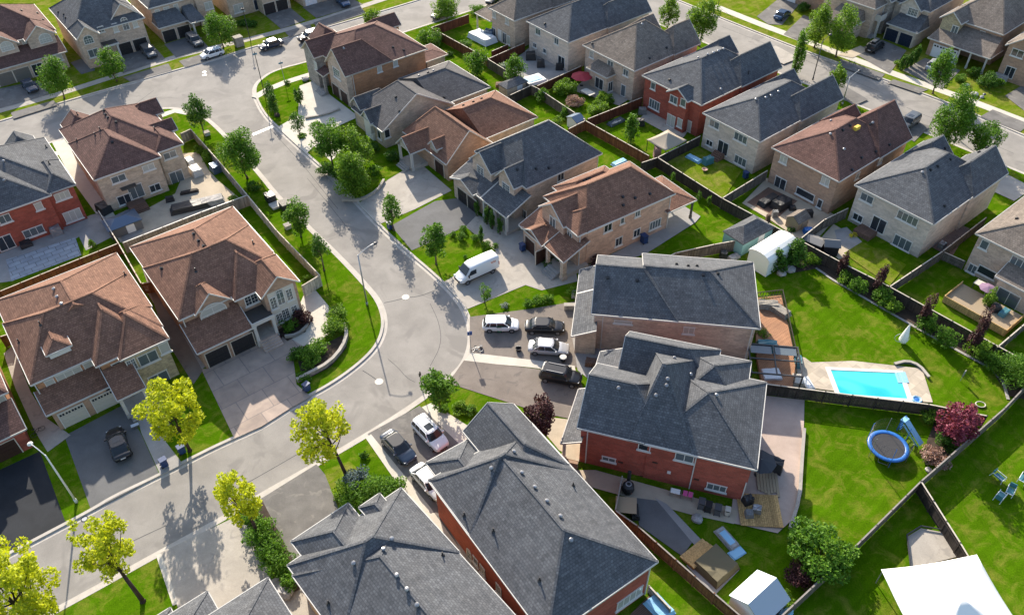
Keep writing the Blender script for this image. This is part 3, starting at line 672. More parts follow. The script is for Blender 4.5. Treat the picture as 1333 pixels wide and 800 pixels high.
h.post(6.8, -4.6, 3.0, .16); h.post(9.2, -4.6, 3.0, .16); h.box('porch_floor', (8, -3.1, .3), (2.8, 3.4, .6), 'concrete_mid'); h.steps(8, -4.8, 2.2, 3, (0, -1))
z6 = V(0, 330, 5.924); nvents(h, z6, [(420, 275), (445, 335), (475, 390)], VENT_M); nvents(h, z6, [(965, 165), (148, 685), (312, 550)], VENT_P); h.pipe(.42, .1); h.pipe(13.5, 1)

o3 = P(38.5, 501.9, 5.8)
h = House('red brick house with a brown garage door and black asphalt drive, at the left edge', None, 37, 'brick_orange', 'roof_umber', org=o3)
h.wing(-14, .5, -2.0, 16, 'x', 'hh', .55).wing(-10.5, -2.7, -2.1, .9, 'S-y', '', .42, z=3.1, wm='brick_red').wing(-8, -.4, -3.2, 4, 'y', 'gh', .8); h.build()
h.garage((8, 594), 2.9, 2.25, 'door_brown'); h.garage((-30, 610), 2.9, 2.25, 'door_brown'); h.win((3, 520), .6, 1.4, 'one', 'curtain')

h = House('tan brick house with a brown roof of many hips, beside the tan stone terrace', (120.3, 235.4), 37, 'brick_tan', 'roof_umber')
h.wing(.3, 1.5, 13.2, 17, 'y', 'hh', .52, run=(7.8, 5)).wing(.2, 0, 9.55, 12, 'y', 'hh', .62).wing(9.2, 1.35, 13.35, 8, 'y', 'hh', .6).wing(9, 5.8, 14.2, 8.9, 'x', 'hg', .8).wing(10, 12, 14.4, 16, 'x', 'hg', .8).wing(.9, 14, 5.2, 18.4, 'y', 'hg', .8); h.build()
z = V(0, 0, 2.962); h.win(z(457, 688), 1.9, 1.0, 'two', 'glass_mid'); h.win(z(655, 597), 1.8, 1.0, 'two', 'glass_mid'); h.win(z(572, 645), 1.6, .9, 'two', 'curtain')
z = V(160, 200, 5.924); h.win(z(248, 262), 1.5, 1.1, 'two', 'glass_dark'); h.win(z(415, 178), 1.9, 1.9, 'two', 'glass_mid'); h.win(z(130, 362), 2.0, 2.1, 'slider', 'glass_mid', z=1.75, name='door'); h.win(z(15, 350), 1.9, 1.4, 'two', 'glass_dark')
h.wing and h.box('awning', (4.0, -.1, 3.1), (2.1, .9, .1), 'trim_dark'); h.box('landing', (4.1, -.2, .3), (2.4, 1.4, .6), 'deck_brown'); h.steps(4.1, -.9, 2.4, 5, (0, -1), 'deck_brown', .12)
z1 = V(60, 100, 5.924); nvents(h, z1, [(448, 262), (460, 292), (478, 315), (540, 350), (510, 505)]); nvents(h, z1, [(380, 455), (418, 412), (240, 500), (243, 295), (838, 408)], VENT_P)

h = House('red brick house seen from behind with a grey roof, beside the blue flagstone patio', (96.8, 240.5), 37, 'brick_red', 'roof_slate')
h.wing(-13.4, 0, .2, 15.5, 'y', 'hh', .5, run=(8, 5)).wing(-13.2, -.5, -3.15, 12, 'y', 'hh', .6, run=(4.6, 4)).wing(-3.6, 0, .15, 8, 'y', 'hh', .8).wing(-5, 13, -1, 17, 'y', 'hg', .8); h.build()
z = V(0, 160, 5.924); h.win(z(480, 560), 1.9, 1.1, 'three', 'curtain'); h.win(z(562, 712), 2.2, 1.6, 'three', 'curtain'); h.win(z(298, 640), .9, 1.1, 'one', 'curtain'); h.win(z(36, 738), 1.4, 1.2, 'two', 'glass_mid')
z = V(0, 260, 2.962); h.win(z(130, 122), 2.5, 1.2, 'three', 'glass_mid'); h.win(z(28, 178), 1.9, 2.1, 'slider', 'glass_dark', z=1.2, name='door')
nvents(h, V(0, 160, 5.924), [(28, 297), (32, 445)], VENT_M); nvents(h, V(0, 160, 5.924), [(358, 190), (382, 318)], VENT_P)

# ---- centre, along the street
h = House('corner house of orange brick with a dark brown roof and a wide cream drive', (450, 100), 37, 'brick_orange', 'roof_umber', 'trim_tan')
h.wing(.8, 0, 15.9, 15.8, 'x', 'hh', .41, run=(6, 5.5)).wing(-.1, 0, 9, 7, 'x', 'gh', 1.0, wm='brick_pink').wing(-.9, 9.2, 7, 14, 'x', 'gh', .9, wm='stone_grey').wing(2, 12, 7, 17, 'y', 'hg', .8)
h.wing(15.6, .6, 20.3, 6, 'x', 'hh', .12, z=3.2, wm='brick_pink', run=1.5).wing(11, 11, 17.5, 15, 'x', 'hg', .8).wing(-.9, 6.8, .8, 9.4, 'S-x', '', .3, z=3.4, wall=False); h.build()
z = V(380, 20, 4.79); h.win(z(280, 362), 2.2, 1.7, 'grid3', 'glass_mid'); h.win(z(546, 335), .8, 1.0, 'one', 'curtain'); h.win(z(645, 300), .8, 1.0, 'one', 'curtain'); h.win(z(150, 315), .9, 1.4, 'grid', 'curtain')
h.garage(z(282, 500), 2.4, 2.2, 'door_brown'); h.garage(z(335, 540), 2.4, 2.2, 'door_brown'); h.post(-.7, 7.1, 3.2, .2, 'stone_grey'); h.steps(-.9, 8, 2.4, 3, (-1, 0)); h.pipe(1.4, .42)
nvents(h, z, [(322, 208)], VENT_M); nvents(h, z, [(630, 200), (697, 218)])

MO = P(575.3, 139, 5.8)
h = House('low stone bungalow with a charcoal roof and white front gables behind the street trees', None, 37, 'stone_cream', 'roof_charcoal', org=MO)
h.wing(-8.9, 3.4, 4.5, 12.9, 'y', 'gh', .62, z=3.2, wm='brick_tan', run=(0, 4)).wing(2, 4.3, 12.35, 16.4, 'x', 'hh', .42, z=3.2, run=(.1, 4.8), wm='brick_pink')
h.wing(-9.2, 6.4, -3, 9.6, 'x', 'gh', 1.0, z=3.3, wm='frame_white').wing(-8.8, 10.1, -2.5, 13.4, 'x', 'gh', .95, z=3.9, wm='stone_grey'); h.build()
z = V(450, 60, 4.79); h.win(z(210, 552), .9, 1.4, 'one', 'glass_dark'); h.win(z(258, 545), .9, 1.4, 'one', 'glass_dark'); h.win(z(170, 520), .8, 1.4, 'one', 'curtain')
nvents(h, z, [(458, 187), (548, 155)], VENT_M); nvents(h, z, [(515, 168), (313, 318), (335, 405), (613, 320)])

h = House('tan gabled bungalow with a brown roof, small front dormer and pillared entry', None, 37, 'brick_brown', 'roof_brown', org=MO)
h.wing(-6.4, -10.2, 2.3, 1.6, 'y', 'gh', .92, z=3.2, run=(0, 3)).wing(2, -8.1, 12.3, 2.9, 'x', 'hh', .5, z=3.2, run=(.1, 5), wm='brick_tan')
h.wing(-9, -4.6, -2, -.6, 'x', 'gh', .95, z=3.2, wall=False).wing(-6.3, -7.6, -2, -5.4, 'x', 'gh', 1.0, z=4.3, z0=3.6, ins=.2, gin=.2, wm='stone_cream'); h.build()
h.garage(z(530, 760), 2.3, 2.2, 'door_brown'); h.garage(z(590, 800), 2.3, 2.2, 'door_brown'); h.post(-8.6, -4.2, 3.1, .17); h.post(-8.6, -1.0, 3.1, .17); h.box('porch_gable', (-8.75, -2.6, 3.75), (.12, 1.9, 1.1), 'stone_cream')
h.box('porch_floor', (-7.4, -2.6, .25), (2.9, 3.6, .5), 'concrete_mid'); nvents(h, z, [(735, 372), (797, 350), (848, 330)]); h.steps(-8.9, -2.6, 2.4, 3, (-1, 0))

h = House('pale brick house with dark slate roof and two front gables behind the clipped topiary', (784, 199.6), 37, 'brick_pink', 'roof_slate')
h.wing(-13.6, 0, 0, 11.8, 'x', 'hh', .74, run=(4, 5)).wing(-15.3, 5.6, -8, 10.75, 'x', 'gh', .9).wing(-15, .9, -8, 5.1, 'x', 'gh', 1.0)
h.wing(-17.5, 5.2, -13.3, 12.1, 'S-x', '', .42, z=3.1).wing(-17.5, -.6, -13.3, 5.25, 'S-x', '', .42, z=3.1, wall=False).wing(-18, 6.3, -14, 11.9, 'x', 'gh', .42, z=3.15); h.build()
z = V(560, 130, 4.21); h.win(z(277, 393), 1.5, 1.6, 'grid', 'glass_mid'); h.win(z(417, 487), 1.6, 1.6, 'grid', 'glass_mid'); h.win(z(715, 417), 1.1, 1.4, 'two'); h.win(z(515, 628), 1.0, 1.6, 'two')
h.garage(z(178, 520), 2.3, 2.2); h.garage(z(232, 565), 2.3, 2.2); h.post(-17.2, -.25, 3.0, .17); h.post(-17.2, 2.4, 3.0, .17); h.post(-17.2, 4.8, 3.0, .17); h.box('porch_floor', (-15.4, 2.3, .25), (3.9, 5.6, .5), 'concrete_mid'); h.win(z(335, 610), 1.0, 2.1, 'door', 'door_black', z=1.5, name='door')
nvents(h, z, [(478, 383), (580, 378), (650, 373)]); h.pipe(-.45, .42); h.win(z(440, 665), 1.8, 1.5, 'grid', 'glass_dark')

h = House('orange-brown brick house with a reddish roof, arched garage gable and rear lean-to canopy', (879.3, 251.8), 33, 'brick_salmon', 'roof_brown')
h.wing(-14.6, 0, 0, 9.4, 'x', 'hh', .68, run=(3.5, 4.1)).wing(-16.4, 2.5, -9, 7.95, 'x', 'gh', .75).wing(-16, .05, -10, 5, 'x', 'hh', .66, run=(2.5, 3)).wing(-12.4, 6, -3.5, 10.5, 'x', 'hh', .55)
h.wing(-18.7, 3.8, -14.5, 9.1, 'S-x', '', .42, z=3.1).wing(-18.5, -.5, -14.5, 3.85, 'S-x', '', .42, z=3.1, wall=False).wing(-18.9, 3.7, -14.6, 8.3, 'x', 'gh', .5, z=3.15).wing(-1, -.1, 4.2, 7, 'x', 'hh', .3, z=3.1, wall=False, run=(.5, 3)); h.build()
z = V(660, 190, 3.885); h.win(z(232, 392), 1.2, 1.9, 'two', 'glass_mid'); h.win(z(318, 458), .9, 1.4, 'two', 'glass_mid'); h.win(z(510, 410), 1.25, 1.3, 'two'); h.win(z(583, 375), .6, 1.0, 'one', 'glass_mid'); h.win(z(660, 338), .8, 1.1, 'two', 'glass_mid')
h.win(z(564, 482), 1.1, 1.3, 'two'); h.win(z(655, 438), 1.1, 1.2, 'two'); h.win(z(748, 395), 1.9, 1.3, 'four', 'glass_mid')
h.garage(z(118, 500), 2.2, 2.2, 'door_brown'); h.garage(z(180, 555), 2.2, 2.2, 'door_brown'); h.post(-18.2, -.1, 3.0, .3, 'brick_pink'); h.post(-18.2, 3.2, 3.0, .2, 'brick_pink'); h.box('porch_floor', (-16.2, 1.6, .3), (4, 3.6, .6), 'concrete_mid'); h.steps(-18.3, 1.6, 2.2, 4, (-1, 0), 'concrete_grey')
h.post(3.8, .2, 3.0, .12, 'trim_dark'); h.post(3.8, 6.6, 3.0, .12, 'trim_dark'); nvents(h, z, [(587, 300), (647, 263), (722, 243), (585, 258)]); nvents(h, z, [(390, 178), (405, 170), (418, 165)]); h.pipe(-.42, .42); h.pipe(-15.4, .42)

h = House('pale brick house with long blank side wall, between the parked cars and the cedar deck', (990, 428.3), -9, 'brick_pink', 'roof_slate')
h.wing(-13, .1, 0, 11.4, 'x', 'gh', .5, run=(0, 5.6)).wing(-18.3, .05, -8.8, 10.4, 'x', 'gh', .56, run=(0, 4.2)).wing(-20.35, -1, -17.6, 6.2, 'S-x', '', .45, z=3.1, wm='brick_tan').wing(-20.35, 6.2, -17.6, 10.6, 'S-x', '', .45, z=3.1, wall=False); h.build()
z = V(730, 310, 3.636); h.win(z(606, 436), 1.15, 1.0, 'two', 'curtain'); h.win(z(295, 396), 1.9, .4, 'one', 'curtain'); h.pipe(-.8, .06); h.pipe(-17, .5)
nvents(h, z, [(223, 188), (362, 200)]); nvents(h, z, [(548, 125), (603, 133), (645, 133), (743, 168), (675, 175)]); h.post(-20, 10.2, 3, .17, 'stone_cream')

h = House('red brick house with a slate roof of many ridges and pallet decking behind it', (985, 614.7), -18, 'brick_red', 'roof_slate')
h.wing(-10.5, .3, 0, 11.5, 'x', 'hh', .5, run=(5, 5.6)).wing(-17, .36, -8, 9.2, 'x', 'gh', .68).wing(-14.7, 8.4, -5, 14.8, 'x', 'gh', .75).wing(-9, 6, -1.75, 14, 'x', 'hh', .6).wing(-12, .36, -5.9, 13.3, 'x', 'hh', .68, run=(1.8, 4.2))
h.wing(-18.5, .1, -16.4, 7.5, 'S-x', '', .5, z=3.1, wall=False).wing(-17.5, 7.5, -14.5, 13.5, 'S-x', '', .5, z=3.1, wm='stone_cream').wing(-17.05, 1.2, -14.8, 7, 'x', 'gg', .3, z=3.4, roof=False, wm='stone_cream', wins=.35); h.build()
z = V(720, 430, 2.962); h.win(z(352, 446), 1.1, 1.1, 'one', 'glass_dark'); h.win(z(507, 487), 1.7, 1.2, 'two', 'glass_mid'); h.win(z(215, 495), 1.3, .6, 'two', 'glass_mid'); h.win(z(630, 604), 1.8, .9, 'three', 'glass_mid')
h.pipe(-16.0, .8); h.pipe(-5.5, .7); h.pipe(-.5, .7, z1=3.1); h.post(-18.2, .5, 3, .15); h.post(-18.2, 7, 3, .15); h.box('porch_floor', (-17.6, 3.8, .2), (1.9, 6.6, .4), 'concrete_tan'); h.box('retaining_wall', (-17.9, -.1, .45), (2.6, .35, .9), 'brick_brown')
for a in ((447, 545), (376, 588)): h.wallbox('wall_vent', z(*a), (.35, .1, .35), 'frame_white')
for a in ((260, 507), (393, 508), (345, 563), (553, 573)): h.wallbox('wall_vent', z(*a), (.5, .05, .22), 'door_brown')
nvents(h, z, [(253, 222), (397, 250), (467, 108), (442, 187), (438, 212), (528, 170), (628, 250)], VENT_M)

h = House('long red brick house under a big slate hip roof, nearest the white saloon', (858.7, 728.7), -56, 'brick_red', 'roof_slate')
h.wing(-18.2, -11.8, 0, -.2, 'x', 'hh', .52, run=(3.9, 5.5)).wing(-21.1, -6.2, -12, -.25, 'x', 'gh', .75).wing(-20.2, -10.9, -14, -6.3, 'x', 'hh', .62, z=5.5, run=(2.3, 2.3)).wing(-18, -11.7, -11.2, -.3, 'y', 'hh', .93, run=(5.4, 5.4)); h.build()
z = V(540, 500, 2.667); h.win(z(190, 590), .7, 1.6, 'arch', 'glass_mid'); h.win(z(212, 612), .7, 1.0, 'one'); h.win(z(236, 645), .7, 1.3, 'one', 'curtain'); h.win(z(292, 712), .7, 1.5, 'one', 'curtain'); h.win(z(745, 740), 2.8, 1.4, 'four', 'curtain')
nvents(h, z, [(370, 308), (415, 358), (457, 406), (504, 459), (343, 235), (267, 291), (541, 540)], VENT_M); nvents(h, z, [(172, 455), (273, 510), (433, 680), (550, 352)], VENT_P); h.pipe(-.42, -.6, (1, 0))

h = House('house under a big slate roof with stepped hips, at the bottom edge beside yellow trees', (532.5, 643.8), -50, 'brick_tan', 'roof_slate')
h.wing(0, -11.9, 17.5, -.2, 'x', 'hh', .5, run=(5, 5.5)).wing(-2.9, -10.4, 6, -4.6, 'x', 'hh', .72, run=(2.9, 3)).wing(-1.1, -11.75, 7.5, -.1, 'y', 'hh', .72, run=(5.5, 5.5)).wing(-1.7, -4.2, 2.5, -2, 'x', 'hh', .7, z=6.1); h.build()
z = V(360, 600, 4); nvents(h, z, [(557, 461), (405, 530), (598, 405)], VENT_M); nvents(h, z, [(627, 595), (680, 668), (735, 747)], VENT_M); nvents(h, z, [(865, 490), (272, 740)], VENT_P)

h = House('slate roof corner of the house below the concrete drive at the bottom edge', (350, 753.5), -52, 'brick_tan', 'roof_slate')
h.wing(-.2, -9.6, 13, 0, 'x', 'hh', .5).wing(-2.6, -9.2, 4, -4.4, 'x', 'hh', .5, z=5.3).wing(-3.9, -9.6, 3, -7.4, 'x', 'hh', .5, z=4.2); h.build()

# ---- back-to-back row on the right
def rowhouse(label, o, wd, wall, roof, front=0.2, pitch=.57, d=16.5, az=-52, trim='trim_white', extra=None, gw=.5, bb=None):
    h = House(label, o, az, wall, roof, trim)
    h.wing(-wd, 0, 0, d, 'y', 'hh', pitch, run=(wd / 2, wd / 2 - 1)).wing(-wd * gw, 9.2, front, d + 2.2, 'y', 'hg', 1.0, run=(wd * gw * .45, 0)).wing(-wd - .05, d - 4, -wd * .62, d + 1, 'y', 'hg', .9)
    if extra: extra(h)
    return h.build()
h = rowhouse('tan brown brick house beyond the covered terrace, leftmost of the row seen from behind', (669.4, 27.3), 7.6, 'brick_pink', 'roof_taupe', pitch=.75, extra=lambda h: h.wing(-12.3, .2, -7.4, 6, 'x', 'hh', .35, z=3.2, wall=False, run=(1, .2)))
z = V(590, 0, 5.127); h.win(z(275, 100), .9, 1.0, 'two', 'curtain'); h.win(z(360, 143), .9, 1.0, 'two', 'curtain'); h.win(z(272, 215), 1.0, 1.6, 'two'); h.win(z(343, 255), 1.0, 2.0, 'slider'); h.win(z(370, 268), .8, 1.6, 'one', 'curtain'); h.win(z(232, 185), .9, 1.9, 'door', 'curtain'); h.win(z(312, 235), 1.0, 2.0, 'door', 'frame_white')
h.post(-12, .5, 3, .12, 'trim_tan'); h.post(-12, 5.6, 3, .12, 'trim_tan')
h = rowhouse('cream brick house with a blue-grey roof, behind the white sheeted patio', (740.2, 55.6), 11.5, 'brick_cream', 'roof_slate', pitch=.62, d=18)
h.win(z(567, 212), 1.3, 1.1, 'two', 'glass_mid'); h.win(z(690, 275), 1.1, 1.1, 'two', 'glass_mid'); h.win(z(545, 302), .8, .8, 'two'); h.win(z(611, 340), .8, .8, 'one', 'glass_mid'); h.win(z(722, 432), 1.7, 2.1, 'slider', 'glass_dark', z=1.3, name='door'); nvents(h, z, [(612, 160)])
h = rowhouse('tan brick house with a taupe roof and a small bay roof beside the red parasol', (826, 92.6), 12.5, 'brick_pink', 'roof_taupe', pitch=.66, d=13.5, extra=lambda h: h.wing(-9.6, -1.6, -4.6, .6, 'S-y', '', .55, z=3.3, wall=True, run=(.8, .8)))
h.win(z(925, 365), .9, 1.1, 'one', 'glass_mid'); h.win(z(1050, 428), 1.3, 1.1, 'two', 'glass_mid'); h.win(z(1153, 485), 1.1, 1.1, 'two', 'glass_mid'); h.win(z(975, 558), 1.9, 1.9, 'slider'); h.win(z(1047, 578), 1.0, 1.7, 'two'); h.win(z(1135, 605), 1.0, 2.0, 'door', 'glass_mid', z=1.2); nvents(h, z, [(928, 292), (1310, 390)])
nvents(h, V(660, 0, 2.962), [(520, 95)], VENT_M); nvents(h, V(660, 0, 2.962), [(615, 185)])
def ex4(h): h.wing(-6.2, -1.0, -1.6, 3, 'y', 'hh', .62, run=(2.2, 1)).wing(-8.5, 10, -2.5, d_4 + 1, 'y', 'hg', .9)
d_4 = 17.5
h = rowhouse('red brick house with a slate roof and small gabled bay, behind the tan gazebo', (913.2, 137), 12.6, 'brick_red', 'roof_slate', pitch=.52, d=17, extra=lambda h: h.wing(-6.4, -.9, -2.0, 3.5, 'y', 'gh', .62))
z = V(820, 30, 3.81); h.win(z(116, 312), .9, 1.1, 'one', 'glass_mid'); h.win(z(218, 380), 1.5, 1.2, 'two', 'glass_mid'); h.win(z(265, 395), 1.0, 1.2, 'one', 'glass_mid'); h.win(z(122, 405), 2.2, 1.5, 'four', 'glass_mid'); h.win(z(204, 485), 1.6, 2.0, 'slider', 'curtain'); h.win(z(248, 495), .9, 1.4, 'one', 'curtain'); h.win(z(290, 510), 1.1, 1.9, 'door', 'curtain')
nvents(h, z, [(340, 175), (385, 158), (413, 150), (437, 141), (463, 131), (450, 330)], VENT_M); nvents(h, z, [(197, 282)]); nvents(h, z, [(588, 252)], VENT_P)
h = rowhouse('grey brick house with a slate roof and small wooden steps to a sunlit lawn', (989.3, 184.9), 10.7, 'brick_grey', 'roof_slate', pitch=.55, d=17.5)
h.win(z(420, 502), 1.8, 1.1, 'two', 'glass_mid'); h.win(z(550, 570), 2.3, 1.2, 'three', 'glass_mid'); h.win(z(395, 595), 1.2, .9, 'two'); h.win(z(457, 645), 1.9, 2.1, 'slider', 'glass_dark', z=1.7, name='door'); h.win(z(548, 683), 2.1, 1.3, 'three', 'glass_mid')
h.steps(-6.6, .35, 1.8, 5, (0, -1), 'deck_brown'); nvents(h, z, [(625, 380), (672, 372), (698, 362), (735, 342)], VENT_M)
h = rowhouse('brown brick house with a reddish-brown roof topped by a yellow box', (1092.4, 236.5), 11.1, 'brick_brown', 'roof_umber', pitch=.58, d=15, gw=.75)
z = V(990, 100, 3.81); h.win(z(115, 410), 1.1, 1.1, 'two', 'curtain'); h.win(z(322, 517), 1.2, 1.1, 'two', 'curtain'); h.win(z(98, 528), 1.8, 1.8, 'slider'); h.win(z(222, 582), 2.9, 1.1, 'one', 'glass_dark'); h.win(z(294, 628), .7, 1.3, 'one'); h.win(z(480, 490), .8, 1.0, 'one', 'curtain'); h.win(z(594, 415), .8, 1.0, 'one', 'curtain')
nvents(h, z, [(407, 265), (443, 243), (453, 462), (500, 402), (545, 235), (570, 372), (638, 338)]); nvents(h, z, [(347, 285), (350, 220), (412, 360), (558, 228)], VENT_M)
r = h.hit(h.br, z(475, 262))[0] or Vector(); m = MB(); m.box((0, 0, .3), (.5, 1.0, .5)); o = m.obj('roof_box', ['leaf_sun'], h.r); o.location = h.Mi @ r
plain('yellow_paint', (.62, .42, .05), .6); o.data.materials[0] = MATS['yellow_paint']
h = rowhouse('grey brick house with slate roof, brown patio step and a yellow flowering shrub', (1215.4, 292.3), 11.3, 'brick_grey', 'roof_slate', pitch=.56, d=15.8)
z = V(1090, 160, 4.21); h.win(z(163, 412), 1.8, 1.1, 'two', 'glass_mid'); h.win(z(385, 522), 2.8, 1.2, 'four', 'glass_mid'); h.win(z(113, 518), 1.4, 1.0, 'two'); h.win(z(213, 592), 2.0, 2.1, 'slider', 'glass_dark', z=1.7, name='door'); h.win(z(356, 657), 2.4, 1.6, 'three', 'glass_mid'); h.box('landing', (-7.6, -.6, .35), (2.4, 1.9, .7), 'deck_brown')
nvents(h, z, [(465, 272)], VENT_M); nvents(h, z, [(510, 258), (550, 238), (620, 200), (590, 140), (822, 138), (778, 162), (587, 455)])
h = rowhouse('pinkish brick house with a taupe roof above the wooden deck, at the right edge', (1270, 303.6), 11.3, 'brick_pink', 'roof_taupe', 'trim_white') if False else House('pinkish brick house with a taupe roof above the small wooden deck, at the right edge', (1270, 303.6), -52, 'brick_pink', 'roof_taupe')
h.wing(0, 0, 12, 15, 'y', 'hh', .55).wing(4.7, -2.2, 11, .6, 'S-y', '', .35, z=3.2); h.build()
z = V(1200, 230, 3.64); h.win(z(297, 322), .9, 1.2, 'one', 'glass_mid'); h.win(z(462, 408), 2.0, 1.2, 'three', 'glass_mid'); h.win(z(240, 435), 1.0, 1.2, 'two', 'glass_mid'); h.win(z(308, 452), 2.2, 1.1, 'one', 'glass_dark'); h.win(z(405, 575), 2.6, 2.0, 'slider', 'glass_mid', name='door'); nvents(h, z, [(450, 200)])

# ---- far side of the upper left street
h = House('brick house with a brown roof and two grey garage doors, top left corner', (73, 39.4), 37, 'brick_pink', 'roof_umber')
h.wing(-13, 0, 0, 15, 'x', 'hh', .55).wing(-5.6, -1.4, -.3, 5, 'y', 'gh', .8).wing(-11.5, -1.2, -6.6, 4, 'y', 'gh', .8).wing(-13, -3.4, -.1, .5, 'S-y', '', .42, z=3.1); h.build()
z = V(0, 0, 5.333); h.win(z(312, 265), 2.0, 1.6, 'arch', 'curtain'); h.win(z(185, 305), 1.2, 1.2, 'grid', 'curtain'); h.win(z(45, 320), 2.0, 1.6, 'arch', 'curtain'); h.garage(z(160, 520), 2.6, 2.2, 'door_grey'); h.garage(z(45, 555), 2.6, 2.2, 'door_grey'); nvents(h, z, [(148, 75), (258, 93), (298, 138)]); h.win(z(385, 400), 2.2, 1.4, 'two', 'curtain'); h.win(z(250, 445), 1.8, 2.1, 'slider', 'glass_dark', z=1.2, name='door')
h = House('brick house with a tall gable, arched windows and two black garage doors, upper left', (98.4, 50.6), 37, 'brick_pink', 'roof_slate')
h.wing(0, 1, 12.7, 17, 'x', 'hh', .6, run=(6, 5)).wing(0, -.6, 4, 5, 'y', 'gh', .95).wing(6.4, 2.2, 12.75, 8, 'y', 'gh', .95); h.build()
h.win(z(612, 275), 1.6, 1.5, 'arch', 'glass_mid'); h.win(z(650, 368), 1.7, 1.4, 'two', 'glass_mid'); h.win(z(700, 205), 1.0, 1.0, 'two', 'glass_mid'); h.win(z(868, 165), 1.1, 2.3, 'arch', 'glass_mid'); h.win(z(800, 193), .8, 1.5, 'one', 'curtain'); h.win(z(935, 160), .8, 1.5, 'one', 'curtain')
h.garage(z(868, 335), 2.5, 2.2); h.garage(z(975, 300), 2.5, 2.2); h.box('porch_roof', (5.2, .6, 3.2), (2.8, 2.4, .3), 'trim_white'); h.box('porch_top', (5.2, .7, 3.37), (2.6, 2.2, .06), 'trim_dark'); nvents(h, z, [(405, 85), (443, 100), (455, 125)]); h.post(6.2, -.4, 3.0, .15)
h = House('brick house with a charcoal garage roof, top row third from the left', (193, 11.7), 37, 'brick_pink', 'roof_slate')
h.wing(0, 0, 12.4, 15, 'x', 'hh', .6).wing(8.4, -.6, 12.5, 5, 'y', 'gh', .9).wing(-.05, -3.3, 5.6, .4, 'S-y', '', .42, z=3.1, run=(.6, .6)).wing(5.6, -5.0, 8.5, 0, 'S-y', '', .3, z=3.1, wall=False, run=(.5, .5)); h.build()
z = V(160, 0, 5.127); h.win(z(293, 70), 1.0, 1.3, 'grid', 'curtain'); h.win(z(232, 88), .8, 1.3, 'one', 'curtain'); h.win(z(356, 52), .8, 1.3, 'one', 'curtain'); h.win(z(455, 52), 1.0, 1.2, 'two', 'curtain'); h.win(z(572, 38), 1.5, 1.4, 'two', 'curtain'); h.garage(z(315, 245), 2.4, 2.2); h.garage(z(410, 210), 2.4, 2.2); h.post(6, -4.7, 3, .15); h.post(8.2, -4.7, 3, .15); h.win(z(510, 190), 1.0, 2.1, 'door', 'door_black', z=1.2)
h = House('cream brick house with dark front door at the top edge left of centre', None, 37, 'brick_tan', 'roof_slate', org=P(303, 25, 0))
h.wing(-.5, 0, 12.2, 13, 'x', 'hh', .6).wing(5.4, -2.9, 12, 6, 'y', 'gh', .7); h.build()
h.win((312, 16), 2.0, 1.6, 'two', 'curtain', z=1.6); h.win((335, 11), 1.0, 2.1, 'door', 'door_navy', z=1.3); h.garage((351, 11), 2.4, 2.2); h.garage((367, 6), 2.4, 2.2)
h = House('brick house with a white garage door at the top edge above the corner house', None, 37, 'brick_tan', 'roof_taupe', org=P(396, 9, 0))
h.wing(-.5, -.5, 12.2, 13, 'x', 'hh', .6); h.build(); h.garage((405, 3), 2.6, 2.3, 'door_white')
# ---- far side of the upper right street
h = House('brick house with a yellow stone bay over a white garage, top right', (1306.6, 45.6), -50, 'brick_brown', 'roof_taupe')
h.wing(-10.8, 0, 0, 15, 'x', 'hh', .62).wing(-10.6, -2.0, -6.6, 5, 'y', 'gh', .8, wm='stone_yellow', z=6.1, z0=3).wing(-10.55, -4.3, -5.5, .5, 'S-y', '', .42, z=3.1, run=(.6, .01)).wing(-5.5, -4.3, .75, .5, 'S-y', '', .42, z=3.1, wall=False, run=(.01, .8)); h.build()
z = V(1090, 0, 5.333); h.win(z(815, 210), 1.1, 1.5, 'two', 'glass_mid'); h.win(z(948, 228), .7, 1.2, 'one', 'curtain'); h.win(z(1003, 240), .8, 1.2, 'one', 'curtain'); h.win(z(1078, 268), 1.0, 1.1, 'two', 'glass_dark'); h.garage(z(735, 380), 4.3, 2.3, 'door_white', True)
for x in (-4.6, -2.6, .2): h.post(x, -3.9, 3.0, .13)
h.win(z(935, 415), 1.8, 2.1, 'slider', 'glass_dark', z=1.2); h.win(z(1000, 440), 1.4, 1.5, 'two', 'glass_dark', z=1.6)
h = House('grey stone house with a white balcony over its columned porch and two navy garage doors', (1211, 16), -50, 'brick_grey', 'roof_slate')
h.wing(-10, 0, 0, 15, 'x', 'hh', .6).wing(-5.6, -1.0, -1.2, 5, 'y', 'gh', .9).wing(-5.5, -3.75, .5, .5, 'S-y', '', .42, z=3.1, run=(.8, .8)).wing(-10.3, -2.4, -6.4, 4, 'y', 'gh', .9, wm='stone_grey', z=6.3); h.build()
h.win(z(525, 85), 1.8, 1.3, 'grid3', 'glass_mid'); h.win(z(310, 40), 1.1, 2.2, 'arch', 'glass_dark'); h.garage(z(365, 275), 2.4, 2.2, 'door_navy'); h.garage(z(462, 305), 2.4, 2.2, 'door_navy')
h.box('balcony', (-8.4, -3.3, 3.2), (3.6, 2.0, .3), 'trim_white'); h.box('balcony_rail', (-8.4, -4.3, 3.8), (3.7, .12, .9), 'trim_white'); h.box('balcony_rail', (-6.6, -3.3, 3.8), (.12, 2, .9), 'trim_white'); h.post(-10, -4.2, 3.1, .16); h.post(-6.8, -4.2, 3.1, .16); h.steps(-8.4, -4.0, 3, 4, (0, -1)); h.win(z(255, 195), 1.1, 2.1, 'door', 'glass_dark', z=1.5)
h = House('brick house with white-framed front doors atop stone steps, right edge at the top', (1311, 56), -50, 'brick_brown', 'roof_taupe')
h.wing(0, 0, 13, 14, 'x', 'hh', .6).wing(.2, -1.0, 6, 5, 'y', 'gh', .8); h.build()
